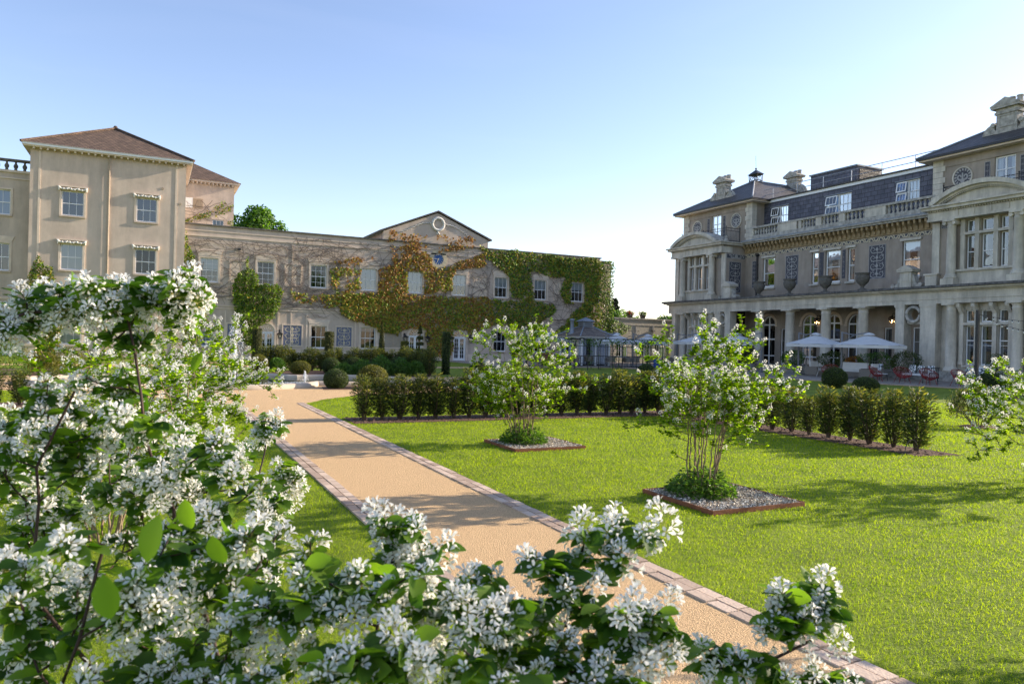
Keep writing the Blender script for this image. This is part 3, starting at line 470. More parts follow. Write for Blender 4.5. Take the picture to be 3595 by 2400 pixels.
# wreath and garlands
b=MB(); pts=[FW(19.79+.47*math.cos(a*PI/18),10.63+.47*math.sin(a*PI/18),.06) for a in range(37)]
b.tube(pts,[.105+.018*(i%2) for i in range(37)],8); b.build('stone_wreath',M['ornwhite'],wing,True)
for sg in (1,-1):
    b=MB(); n=26
    for i in range(n):
        t=i/(n-1); u=19.79+sg*(.62+2.35*t); z=10.66-.75*t+.12*math.sin(t*PI*1.6); rr_=.055*(1-.3*t)
        b.ball(FW(u,z+.03*math.sin(i*2.1),.04),rr_,6)
    b.build('garland',M['ornwhite'],wing,True)
b=MB(); b.ball(FW(19.79,9.98,.05),.1,8); b.ball(FW(19.7,9.88,.05),.07,6); b.ball(FW(19.88,9.88,.05),.07,6); b.build('knot_boss',M['ornwhite'],wing,True)
# clock
b=MB(); b.ring(FW,19.88,7.9,.44,.74,-.002,.05,32); b.build('clock_surround',M['creamscroll'],wing)
b=MB(); b.disc(FW,19.88,7.9,.45,-.01,.03,32); ck=b.build('clock_face',M['clockblue'],wing)
b=MB(); b.ring(FW,19.88,7.9,.425,.45,.028,.05,32)
NUM=['XII','I','II','III','IIII','V','VI','VII','VIII','IX','X','XI']
def bar(b,cu,cz,rot,p,q,w,c):
    ca,sa=math.cos(rot),math.sin(rot); P=[Vector(p),Vector(q)]; t=(P[1]-P[0]).normalized(); n=Vector((-t.y,t.x))*w
    b.fprism(FW,[(cu+x*ca-y*sa,cz+x*sa+y*ca) for x,y in ((P[0]-n),(P[1]-n),(P[1]+n),(P[0]+n))],c,c+.006)
for k,s in enumerate(NUM):
    a=PI/2-k*PI/6; cu=19.88+.355*math.cos(a); cz=7.9+.355*math.sin(a); rot=a-PI/2; x=-(len(s)-1)*.5*.026
    for ch in s:
        if ch=='I': bar(b,cu,cz,rot,(x,-.05),(x,.05),.006,.031)
        elif ch=='V': bar(b,cu,cz,rot,(x-.012,.05),(x,-.05),.006,.031); bar(b,cu,cz,rot,(x+.012,.05),(x,-.05),.005,.034)
        else: bar(b,cu,cz,rot,(x-.015,.05),(x+.015,-.05),.006,.031); bar(b,cu,cz,rot,(x+.015,.05),(x-.015,-.05),.005,.034)
        x+=.028
b.build('roman_numerals',M['gold'],ck)
b=MB(); bar(b,19.88,7.9,0,(0.06,-.01),(-.34,.05),.012,.045); b.build('minute_hand',M['gold'],ck)
b=MB(); bar(b,19.88,7.9,0,(.03,.08),(-.09,-.23),.02,.038); b.build('hour_hand',M['gold'],ck)
b=MB(); b.fbox(FW,5.16,5.34,7.5,7.62,.0,.14); b.build('vent_cowl',M['iron'],wing)
# ------------------------------------------------------------------ square tower
tower=thing('stucco_tower',(-2.65,53.6,0),'tall square stucco tower under a brown pyramid roof at the left end','building')
TC=[-4.70,-.55]; tr_=[(8.82,10.36),(5.43,7.04),(.76,2.42)]
ops=[(c-.6,c+.6,a,d) for c in TC for a,d in tr_]
b=MB(); b.wall(FT,-7.0,1.75,-.1,12.82,ops,.16)
b.add([FT(1.75,-.1,0),FT(1.75,12.82,0),FT(1.75,12.82,-8.8),FT(1.75,-.1,-8.8)],[(0,1,2,3)]); b.add([FT(-7,-.1,0),FT(-7,12.82,0),FT(-7,12.82,-8.8),FT(-7,-.1,-8.8)],[(3,2,1,0)]); b.add([FT(-7,-.1,-8.8),FT(1.75,-.1,-8.8),FT(1.75,12.82,-8.8),FT(-7,12.82,-8.8)],[(3,2,1,0)])
b.build('wall',M['stucco'],tower)
b=MB(); e=.36; b.box(-7-e,1.75+e,53.6-e,62.4+e,12.82,12.9); b.build('soffit',M['trim'],tower)
b=MB(); e2=.40; b.fbox(FT,-7-e2,1.75+e2,12.9,13.06,.30,.42); b.box(1.75+.3,1.75+e2,53.6-.29,62.7,12.902,13.058); b.box(-7-e2,-7-.3,53.6-.29,62.7,12.902,13.058); b.build('gutter',M['frame'],tower)
for i in range(24): u=-6.8+8.4*i/23; b=MB(); b.fbox(FT,u-.05,u+.05,12.7,12.82,.0,.3); b.build('eaves_bracket',M['trim'],tower)
b=MB(); e=.46; z=13.03; x0,x1,y0,y1=-7-e,1.75+e,53.6-e,62.4+e; ap=(-2.65,58.0,15.66)
b.add([(x0,y0,z),(x1,y0,z),(x1,y1,z),(x0,y1,z),ap],[(0,1,4),(1,2,4),(2,3,4),(3,0,4),(3,2,1,0)]); rf=b.build('roof',M['tile'],tower)
b=MB()
for p in ((x0,y0,z),(x1,y0,z),(x1,y1,z),(x0,y1,z)): b.tube([Vector(p)+Vector((0,0,.03)),Vector(ap)+Vector((0,0,.05))],.085,6)
b.ball((ap[0],ap[1],ap[2]+.1),.14,8); b.build('hip_ridge_tile',M['tile'],rf)
for u,w_ in ((-6.5,.06),(-2.72,.05),(1.17,.06)): b=MB(); b.fbox(FT,u-w_,u+w_,-.1,12.7,-.002,.03); b.build('pilaster_strip',M['trim'],tower)
b=MB(); b.tube([FT(-2.72,.1,.09),FT(-2.72,12.7,.09)],.045,8); b.build('downpipe',M['stucco_dark'],tower)
for ci,c in enumerate(TC):
    for ri,(a,d) in enumerate(tr_):
        w_=sash(FT,c-.6,c+.6,a,d,tower,rows=2,glass='glasssky' if ri==0 else 'glassdark' if (ri,ci)==(1,1) else 'glass',blind=.98 if (ri==1 and ci==0) or ri==2 else None,sur=(.12,.05))
        q=MB(); q.fbox(FT,c-.82,c+.82,d+.22,d+.30,.0,.16); q.fbox(FT,c-.78,c-.64,d+.0,d+.22,.0,.14); q.fbox(FT,c+.64,c+.78,d+.0,d+.22,.0,.14); q.build('hood',M['trim'],w_)
        q=MB()
        for i in range(22):
            t=i/21; q.ball(FT(c-.70+1.40*t,d+.13-.05*abs(math.sin(t*3*PI))+.012*math.sin(i*3),.17),.06+.018*(i%3==0),6)
        for sg in (-1,1):
            for j in range(3): q.ball(FT(c+sg*.74,d+.17-.08*j,.17),.075-.012*j,6)
        q.build('plaster_garland',M['ornwhite'],w_,True)
for u,z in ((1.42,10.2),(.35,11.1)): b=MB(); b.disc(FT,u,z,.09,.0,.03,10); b.build('wall_tie',M['stucco_dark'],tower)
# ------------------------------------------------------------------ balustraded block at far left
lb=thing('balustraded_block',(-12,54.8,0),'shaded stucco block with a roof balustrade, cut by the left edge','building')
LC=[-8.75,-11.6,-14.4]
ops=[(c-.62,c+.62,8.72,10.27) for c in LC]+[(c-.62,c+.62,5.25,6.95) for c in LC]+[(c-.75,c+.75,0,2.5) for c in LC]
b=MB(); b.wall(FL,-17,-7.0,-.1,11.45,ops,.16)
for c in LC: b.archfill(FL,c-.75,c+.75,1.75,2.5,0,.16)
b.add([FL(-17,-.1,-8),FL(-7,-.1,-8),FL(-7,11.45,-8),FL(-17,11.45,-8)],[(3,2,1,0)]); b.add([FL(-17,-.1,0),FL(-17,11.45,0),FL(-17,11.45,-8),FL(-17,-.1,-8)],[(3,2,1,0)]); b.add([FL(-17,11.4,0),FL(-7,11.4,0),FL(-7,11.4,-8),FL(-17,11.4,-8)],[(0,1,2,3)])
b.build('wall',M['stucco'],lb)
for z0,z1,c in ((11.35,11.5,.1),(10.95,11.03,.06),(3.5,3.62,.06)): b=MB(); b.fbox(FL,-17,-7.0,z0,z1,-.3,c); b.build('string_course',M['trim'],lb)
bp=[(.05,0),(.09,.03),(.06,.1),(.11,.22),(.11,.3),(.05,.42),(.05,.48),(.085,.52)]
b=MB(); b.fbox(FL,-17,-7.0,12.06,12.2,-.3,.02); bal=b.build('balustrade_rail',M['coping'],lb)
for i in range(11):
    u=-7.45-.47*i
    if i%7==6: 
        q=MB(); q.fbox(FL,u-.16,u+.16,11.5,12.06,-.27,-.0); q.build('pier',M['coping'],bal)
    else:
        q=MB(); q.lathe(FL(u,11.5,-.14),[(r*1.15,z*1.07) for r,z in bp],10); q.build('baluster',M['coping'],bal,True)
for c in LC:
    sash(FL,c-.62,c+.62,8.72,10.27,lb,rows=2,blind=.95,glass='glasssky',sur=(.12,.05)); sash(FL,c-.62,c+.62,5.25,6.95,lb,rows=2,glass='glass',sur=(.12,.05),hood=(.12,.121,.27,.45))
    fanlight_door(FL,c-.75,c+.75,1.75,2.5,lb,glass='glassdark')
# ------------------------------------------------------------------ rear block
rb=thing('rear_block',(1.5,61,0),'warm sunlit stucco block with a hipped roof rising behind the wing and the tower','building')
b=MB(); b.wall(FR,-3,5.43,-.1,13.2,[(3.92,4.75,9.4,10.45)],.14); b.add([FR(5.43,-.1,0),FR(5.43,13.2,0),FR(5.43,13.2,-8.4),FR(5.43,-.1,-8.4)],[(0,1,2,3)]); b.add([FR(-3,-.1,-8.4),FR(5.43,-.1,-8.4),FR(5.43,13.2,-8.4),FR(-3,13.2,-8.4)],[(3,2,1,0)]); b.build('wall',M['stucco'],rb)
b=MB(); e=.38; b.box(-3-e,5.43+e,61-e,69.4+e,13.2,13.34); b.build('soffit',M['trim'],rb)
b=MB(); e=.45; z=13.33; x0,x1,y0,y1=-3-e,5.43+e,61-e,69.4+e; ap=(1.2,65.2,15.95); b.add([(x0,y0,z),(x1,y0,z),(x1,y1,z),(x0,y1,z),ap],[(0,1,4),(1,2,4),(2,3,4),(3,0,4),(3,2,1,0)]); b.build('roof',M['tile'],rb)
for i in range(12): u=2.2+3.1*i/11; b=MB(); b.fbox(FR,u-.05,u+.05,13.06,13.2,.0,.3); b.build('eaves_bracket',M['trim'],rb)
sash(FR,3.92,4.75,9.4,10.45,rb,rows=2,sill=None,glass='glasssky',hood=(.08,.02,.3,.45))
b=MB(); b.fbox(FR,1.7,2.5,11.2,11.95,-.002,.04); b.build('vent_panel',M['frame'],rb)
b=MB()
for i in range(10): b.fbox(FR,2.5,3.2,11.2+.075*i,11.2+.075*i+.05,-.002,.05-.002*(i%2))
b.build('louvre',M['stucco_dark'],rb)
# ------------------------------------------------------------------ low linking range
lk=thing('linking_range',(41,56,0),'low grey flat-roofed range between the creeper-clad wing and the mansion','building')
LD=[38.55,41.4,42.65]; ops=[(37.95,39.2,.45,2.3),(40.55,41.75,.45,2.3),(42.25,43.45,.45,2.3)]
b=MB(); b.wall(FK,37.3,47,-.1,3.95,ops,.15); b.add([FK(37.3,3.9,0),FK(47,3.9,0),FK(47,3.9,-6),FK(37.3,3.9,-6)],[(0,1,2,3)]); b.build('wall',M['linkwall'],lk)
ramp=None
b=MB(); b.fbox(FK,37.3,47,3.95,4.08,-.4,.1); b.fbox(FK,37.3,47,3.4,3.46,-.002,.04); b.build('coping',M['stonegrey'],lk)
for u in (37.6,40.1,42.0,44): b=MB(); b.fbox(FK,u-.08,u+.08,.3,3.38,-.002,.05); b.build('pilaster_strip',M['stonegrey'],lk)
b=MB()
for z in (2.9,2.4,1.9,1.4,.9): 
    for a,d in ((39.3,40.0),(40.2,40.5),(41.8,41.9),(43.5,43.9)): b.fbox(FK,a,d,z,z+.03,-.002,.02)
b.build('wall_groove',M['stonegrey'],lk)
for a,d,z0,z1 in ops:
    for u0,u1 in ((a,(a+d)/2-.03),((a+d)/2+.03,d)): sash(FK,u0,u1,z0,z1,lk,cols=2,rows=3,meet=False,glass='glassdark',name='french_window',sill=None,ft=.08)
for i,u in enumerate((38.95,41.9)):
    t=thing('floodlight',FK(u,2.9,.0),'small black floodlight on the linking range, '+('nearer the ivy' if i==0 else 'nearer the mansion'),'floodlight','floodlights on the linking range')
    b=MB(); b.fbox(FK,u-.02,u+.02,2.9,3.02,0,.14); b.build('bracket',M['iron'],t); b=MB(); b.hexa([FK(u+a,2.86+z,c) for z,c0,c1 in ((0,.1,.3),(.17,.06,.26)) for c in (c0,c1) for a in (-.15,.15)]); b.build('lamp_head',M['iron'],t)
for i,u in enumerate((39.45,40.9)):
    t=thing('flower_pot',FK(u,4.08,-.15),('pot of red geraniums on the linking roof edge, ' if i==0 else 'pot of dark trailing plants on the linking roof edge, ')+('nearer the ivy' if i==0 else 'nearer the mansion'),'flower pot','pots on the linking roof')
    b=MB(); b.lathe(FK(u,4.08,-.15),[(.2,0),(.3,.28),(.33,.3)],12); b.build('pot',M['urn'],t,True)
    g=np.random.default_rng(40+i); n=260; P=rdir(n,g)*np.array([.45,.3,.24])*g.uniform(.4,1,(n,1))+np.array(FK(u,4.5,-.15)); V,F=leaves(P,rdir(n,g),rdir(n,g),.12,.09); mi=np.repeat((g.random(n)<(.3 if i==0 else .06)).astype(int),2)
    link('foliage',npmesh('pot_foliage',V,F,mi),[M['ivy_dark'],M['flowerred']],t)
# ------------------------------------------------------------------ the mansion (facade looks along -X; u runs along Y, c is the projection in front of X=40)
man=thing('stone_mansion',(40,36,0),'long stone mansion with a colonnaded loggia, slate mansard and two balconied end pavilions','building')
def part(n,m,b,p=None,smooth=False): return b.build(n,M[m],p or man,smooth)
BAYS=[47.62,24.43]; ATT=[47.72,24.6]
# core masses
b=MB(); b.box(43.6,60,19.6,51.7,0,10.0); part('core','interior',b)  # unseen solid block, added so the mansion stops sunlight
b=MB(); b.box(42.3,60,19.2,51.8,-.1,.3); part('base','stonegrey',b)
b=MB(); b.box(43.2,60,13.8,19.55,-.1,13.1); part('south_shade_block','render',b)  # unseen extension, added to hold the mansion's shadow edge on the lawn
# --- loggia: back wall, floor, columns, entablature
LA=[(41.98,43.3),(38.0,39.35),(36.0,37.2),(34.05,35.4)]
ops=[(a,d,.42,4.08) for a,d in LA]+[(32.0,32.57,1.05,3.12),(40.95,41.4,.42,3.1),(32.95,33.62,.42,2.2)]
b=MB(); b.wall(FM,27.4,45.2,.3,4.7,ops,.15,-3.0)
for a,d in LA: b.archfill(FM,a,d,4.08-(d-a)/2,4.08,-3.0,.15)
part('loggia_wall','render',b)
b=MB(); b.fbox(FM,27.3,45.3,-.05,.42,-3.2,.35); part('loggia_floor','stonegrey',b)
b=MB(); b.fbox(FM,27.45,45.2,4.55,4.7,-3,-.35); part('loggia_ceiling','trim',b)
for a,d in LA:
    cu=(a+d)/2; r=(d-a)/2; zs=4.08-r; b=MB(); c=-3.1
    b.ring(FM,cu,zs,r-.07,r,c-.05,c,18,0,0,PI)
    for u0,u1,z0,z1,dd in ((a,a+.07,.42,zs,0),(d-.07,d,.42,zs,0),(cu-.05,cu+.05,.42,4.05,.004),(a+.07,d-.07,zs-.05,zs+.05,.008),(a+.07,d-.07,2.25,2.37,.008),(a+.07,d-.07,1.0,1.08,.008)): b.fbox(FM,u0,u1,z0,z1,c-.05+dd,c+dd)
    w_=part('arched_window','frame',b)
    q=MB(); q.fprism(FM,[(a+.02,.44),(d-.02,.44),(d-.02,zs)]+[(cu+(r-.02)*math.cos(R(t)),zs+(r-.02)*math.sin(R(t))) for t in range(10,180,10)]+[(a+.02,zs)],c-.03,c-.026); q.build('pane',M['glassdark'],w_)
    q=MB(); q.fbox(FM,a-.1,d+.1,.42,4.2,c-.42,c-.4); q.build('dark_backing',M['interior'],w_)
    q=MB(); q.ring(FM,cu,zs,r+.02,r+.2,-3.002,-2.94,20,0,0,PI); q.fbox(FM,a-.25,a-.02,zs-.14,zs-.02,-3.002,-2.93); q.fbox(FM,d+.02,d+.25,zs-.14,zs-.02,-3.002,-2.93); q.build('arch_moulding',M['trim'],w_)
sash(FM,32.0,32.57,1.05,3.12,man,c=-3.1,cols=1,rows=2,sill=None,curtain=.3); sash(FM,40.95,41.4,.42,3.1,man,c=-3.1,cols=1,rows=3,meet=False,sill=None,glass='glassdark')
b=MB(); b.fbox(FM,32.95,33.62,.42,2.2,-3.15,-3.1); dr=part('dark_door','interior',b)
b=MB()
for u in (33.1,33.28,33.46): b.fbox(FM,u-.012,u+.012,.5,2.1,-3.1,-3.08)
for z in (.9,1.3,1.7): b.fbox(FM,33.0,33.58,z-.012,z+.012,-3.098,-3.083)
b.build('glazing_bars',M['stonegrey'],dr)
def column(u,c,z0,z1,r,parent=None,ionic=False,half=False):
    b=MB(); H=z1-z0; ctr=FM(u,z0,c)
    prof=[(r*1.42,0),(r*1.42,.09),(r*1.25,.12),(r*1.3,.17),(r*1.12,.22),(r*1.02,.27),(r,.3),(r*.985,H*.4),(r*.87,H-.4),(r*.95,H-.37),(r*.95,H-.34),(r*.87,H-.32),(r*.87,H-.22),(r*1.15,H-.12)]
    b.lathe(ctr,prof,20); a=MB()
    o=part('column','stone',b,parent,True); me=o.data
    q=MB(); q.fbox(FM,u-r*1.35,u+r*1.35,z1-.115,z1,c-r*1.35,c+r*1.35)
    if ionic:
        for sg in (1,-1): q.tube([FM(u+sg*r*1.1,z1-.2,c-r*.9),FM(u+sg*r*1.1,z1-.2,c+r*1.15)],r*.42,10)
    q.build('capital',M['stone'],o)
    return o
for u in (40.65,37.78,34.72,31.85): column(u,-.1,.42,4.36,.335)
# piers framing the oculi
def pier(u0,u1,z0=.42,z1=4.36,c0=-.55,c1=.1):
    b=MB(); b.fbox(FM,u0,u1,z0+.2,z1-.2,c0,c1); b.fbox(FM,u0-.06,u1+.06,z0,z0+.2,c0-.05,c1+.06); b.fbox(FM,u0-.05,u1+.05,z1-.13,z1,c0-.04,c1+.05); b.fbox(FM,u0-.02,u1+.02,z1-.2,z1-.13,c0-.02,c1+.02); part('pier','stone',b)
for a in ((43.55,44.12),(44.88,45.3),(28.93,29.5),(27.32,27.92)): pier(*a)
for cu,a,d in ((44.5,44.18,44.82),(28.42,27.98,28.87)):
    b=MB(); r=.36; n=24; z=3.78; u0,u1,z0,z1=a,d,3.1,4.22
    for i in range(n):
        w0,w1=2*PI*i/n,2*PI*(i+1)/n
        def sq(w):
            x,y=math.cos(w),math.sin(w); k=min(((u1-u0)/2)/max(abs(x),1e-6),(.5)/max(abs(y),1e-6)); return ((u0+u1)/2+x*k,z+y*k-.06)
        cc=((u0+u1)/2,z); rr2=min(r,(d-a)/2-.04)
        p0=(cc[0]+rr2*math.cos(w0),z+rr2*math.sin(w0)); p1=(cc[0]+rr2*math.cos(w1),z+rr2*math.sin(w1))
        b.fprism(FM,[p0,p1,sq(w1),sq(w0)],-.4,-.1)
    oc=part('oculus_panel','stone',b)
    q=MB(); pts=[FM((a+d)/2+(rr2+.07)*math.cos(t*PI/14),z+(rr2+.07)*math.sin(t*PI/14),-.02) for t in range(29)]; q.tube(pts,[.09+.022*(i%2) for i in range(29)],8); q.build('carved_wreath',M['stonegrey'],oc,True)
    sash(FM,a+.02,d-.02,.5,3.05,man,c=-.7,cols=1,rows=3,meet=False,sill=None,glass='glassdark',name='garden_door')
# entablature of the ground floor
b=MB(); b.fbox(FM,19.4,51.0,4.36,4.60,-.62,.16); b.fbox(FM,19.4,51.0,4.60,4.66,-.62,.2); b.fbox(FM,19.4,51.0,4.66,5.04,-.62,.15); part('entablature','stone',b)
b=MB(); b.fprism(FM,[(0,0)]*0 or [(19.3,5.04),(51.1,5.04),(51.1,5.12),(19.3,5.12)],-.6,.28); b.fbox(FM,19.2,51.3,5.12,5.22,-.6,.5); part('cornice','stone',b)
b=MB(); b.fbox(FM,19.15,51.4,5.22,5.36,-2.3,.64); part('lead_ledge','ledge',b)
# --- pavilion bays
for k,B in enumerate(BAYS):
    gl=[(B-1.16,B-.62),(B-.34,B+.34),(B+.62,B+1.16)]
    ops=[(a,d,.95,3.12) for a,d in gl]+[(a,d,3.3,3.97) for a,d in gl]
    b=MB(); b.wall(FM,B-3.05,B+3.05,-.05,4.36,ops,.2,-.42); part('bay_wall','stone',b)
    b=MB(); b.fbox(FM,B-3.05,B+3.05,-.05,.55,-.41,.25); part('plinth','stonegrey',b)
    for a,d in gl:
        sash(FM,a,d,.95,3.12,man,c=-.55,cols=1,rows=2,mid=.62,sill=None,glass='glass' if k else 'glassdark',curtain=.28 if k else .2); sash(FM,a,d,3.3,3.97,man,c=-.55,cols=1,rows=1,meet=False,sill=None,glass='glass',curtain=.25)
        b=MB(); b.fbox(FM,a-.08,d+.08,.83,.94,-.6,-.22); part('sill','stone',b)
    for u in (B-1.3,B-.48,B+.48,B+1.3):
        b=MB(); b.fbox(FM,u-.11,u+.11,.95,4.1,-.41,-.27); b.fbox(FM,u-.14,u+.14,.95,1.12,-.41,-.23); b.fprism(lambda uu,z,c:FM(u+c-.0,z,uu),[(-.27,3.75),(-.27,4.33),(.1,4.33),(.08,4.15),(-.15,3.9)],-.1,.1); part('mullion_bracket','stone',b)
    b=MB(); b.fbox(FM,B-1.2,B+1.2,3.14,3.28,-.409,-.24); part('transom','stone',b)
    for u in (B-1.75,B+1.75): column(u,-.1,.55,4.36,.28)
    for u in (B-2.75,B+2.75): pier(u-.22,u+.22,.55,4.36,-.42,.12)
    # upper storey
    zc=5.36; gl=[(B-1.16,B-.66),(B-.33,B+.33),(B+.66,B+1.16)]
    ops=[(a,d,6.25,8.1) for a,d in gl]+[(a,d,8.28,8.93) for a,d in gl]
    b=MB(); b.wall(FM,B-3.05,B+3.05,zc,9.02,ops,.2,-.3)
    for sg in (1,-1):
        u=B+sg*3.05; b.add([FM(u,zc,-.3),FM(u,9.9,-.3),FM(u,9.9,-2.35),FM(u,zc,-2.35)],[(0,1,2,3)])
    part('upper_bay_wall','render',b)
    b=MB(); b.fbox(FM,B-1.55,B+1.55,zc,6.1,-.299,-.12); part('apron','stone',b); b=MB(); b.fbox(FM,B-1.6,B+1.6,6.1,6.22,-.298,.0); part('sill','stone',b)
    for a,d in gl: sash(FM,a,d,6.25,8.1,man,c=-.45,cols=1,rows=2,sill=None,curtain=.28,glass='glass'); sash(FM,a,d,8.28,8.93,man,c=-.45,cols=1,rows=1,meet=False,sill=None,curtain=.25,glass='glass')
    for u in (B-1.28,B-.5,B+.5,B+1.28): b=MB(); b.fbox(FM,u-.12,u+.12,6.22,9.0,-.299,-.17); part('mullion','stone',b)
    b=MB(); b.fbox(FM,B-1.4,B+1.4,8.12,8.26,-.298,-.14); part('transom','stone',b)
    for u in (B-1.78,B+1.78):
        b=MB(); b.fbox(FM,u-.38,u+.38,zc,5.72,-.299,.38); part('pedestal','stone',b); column(u,.02,5.72,9.02,.25,None,True)
    for u in (B-2.85,B+2.85): b=MB(); b.fbox(FM,u-.22,u+.22,zc,9.0,-.299,-.2); part('pilaster','stone',b)
    for u in (B-2.32,B+2.32): painted_panel(FM,u-.28,u+.28,8.62,8.95,man,'sgraf','sgrafpale',5,1,-.28,True,'painted_frieze')
    b=MB(); b.fbox(FM,B-3.1,B+3.1,9.02,9.16,-.9,.28); b.fbox(FM,B-3.08,B+3.08,9.16,9.52,-.9,.22); part('upper_entablature','stone',b)
    for i in range(4): u=B-1.35+.9*i; b=MB(); b.fbox(FM,u-.06,u+.06,9.18,9.5,.22,.26); part('triglyph','stone',b)
    b=MB()
    for i in range(44): u=B-3.0+6.0*i/43; b.fbox(FM,u-.04,u+.04,9.53,9.62,.0,.32)
    part('dentil_row','stone',b)
    b=MB(); b.fbox(FM,B-3.3,B+3.3,9.62,9.78,-2.3,.5); b.fbox(FM,B-3.4,B+3.4,9.78,9.87,-2.3,.62); part('upper_cornice','stone',b)
    # segmental pediment
    hc,sg_=2.75,.92; Rr=(hc*hc+sg_*sg_)/(2*sg_); zc0=9.87+sg_-Rr; al=math.asin(hc/Rr)
    arc=[(B+Rr*math.sin(-al+2*al*i/24),zc0+Rr*math.cos(-al+2*al*i/24)) for i in range(25)]
    b=MB(); b.fprism(FM,arc,-.6,.18); pd=part('pediment_field','stone',b)
    q=MB(); q.ring(FM,B,zc0,Rr-.1,Rr+.14,-.7,.62,28,0,PI/2-al,PI/2+al); q.ring(FM,B,zc0,Rr-.22,Rr-.102,-.5,.42,28,0,PI/2-al*.93,PI/2+al*.93); q.build('arched_moulding',M['stone'],pd)
    q=MB()
    for i in range(46): 
        a=PI/2-al*.88+2*al*.88*i/45; p=[(B+(Rr-.30)*math.cos(a+s),zc0+(Rr-.30)*math.sin(a+s)) for s in (-.007,.007)]+[(B+(Rr-.222)*math.cos(a+s),zc0+(Rr-.222)*math.sin(a+s)) for s in (.007,-.007)]; q.fprism(FM,p,.18,.36)
    q.build('arched_dentils',M['stone'],pd)
    # scroll masses either side of the pediment
    for sg in (1,-1):
        b=MB(); 
        for j,(du,z,r) in enumerate(((2.55,10.05,.24),(2.95,10.0,.19),(2.2,10.2,.16),(2.75,10.3,.15))): b.ball(FM(B+sg*du,z,-.25-.1*j),r,9)
        part('carved_scroll','stonegrey',b,None,True)
    # balcony rail
    n=0; rl=[(B+2.7,-1.95),(B+2.7,-.55),(B-2.7,-.55),(B-2.7,-1.95)]
    b=MB()
    for (ua,ca),(ub,cb) in zip(rl,rl[1:]):
        for z in (11.05,10.85,10.05): b.tube([FM(ua,z,ca),FM(ub,z,cb)],.022,5)
    br=part('balcony_rail','iron',b)
    b=MB()
    for (ua,ca),(ub,cb) in zip(rl,rl[1:]):
        L_=math.hypot(ub-ua,cb-ca); m_=int(L_/.14)
        for i in range(m_+1): t=i/m_; b.tube([FM(ua+(ub-ua)*t,9.9,ca+(cb-ca)*t),FM(ua+(ub-ua)*t,10.86,ca+(cb-ca)*t)],.011,4)
        for i in range(m_//2): t=(i+.5)/(m_//2); u=ua+(ub-ua)*t; c_=ca+(cb-ca)*t; b.tube([FM(u+.06*math.cos(w)*(ub!=ua),10.95+.06*math.sin(w),c_+.06*math.cos(w)*(ub==ua)) for w in [j*PI/5 for j in range(11)]],.008,4)
    b.build('rail_bars',M['iron'],br)
    for u,c_ in rl+[(B,-.55),(B+1.4,-.55),(B-1.4,-.55)]: b=MB(); b.tube([FM(u,9.88,c_),FM(u,11.1,c_)],.032,6); b.ball(FM(u,11.15,c_),.05,6); b.build('rail_post',M['iron'],br)
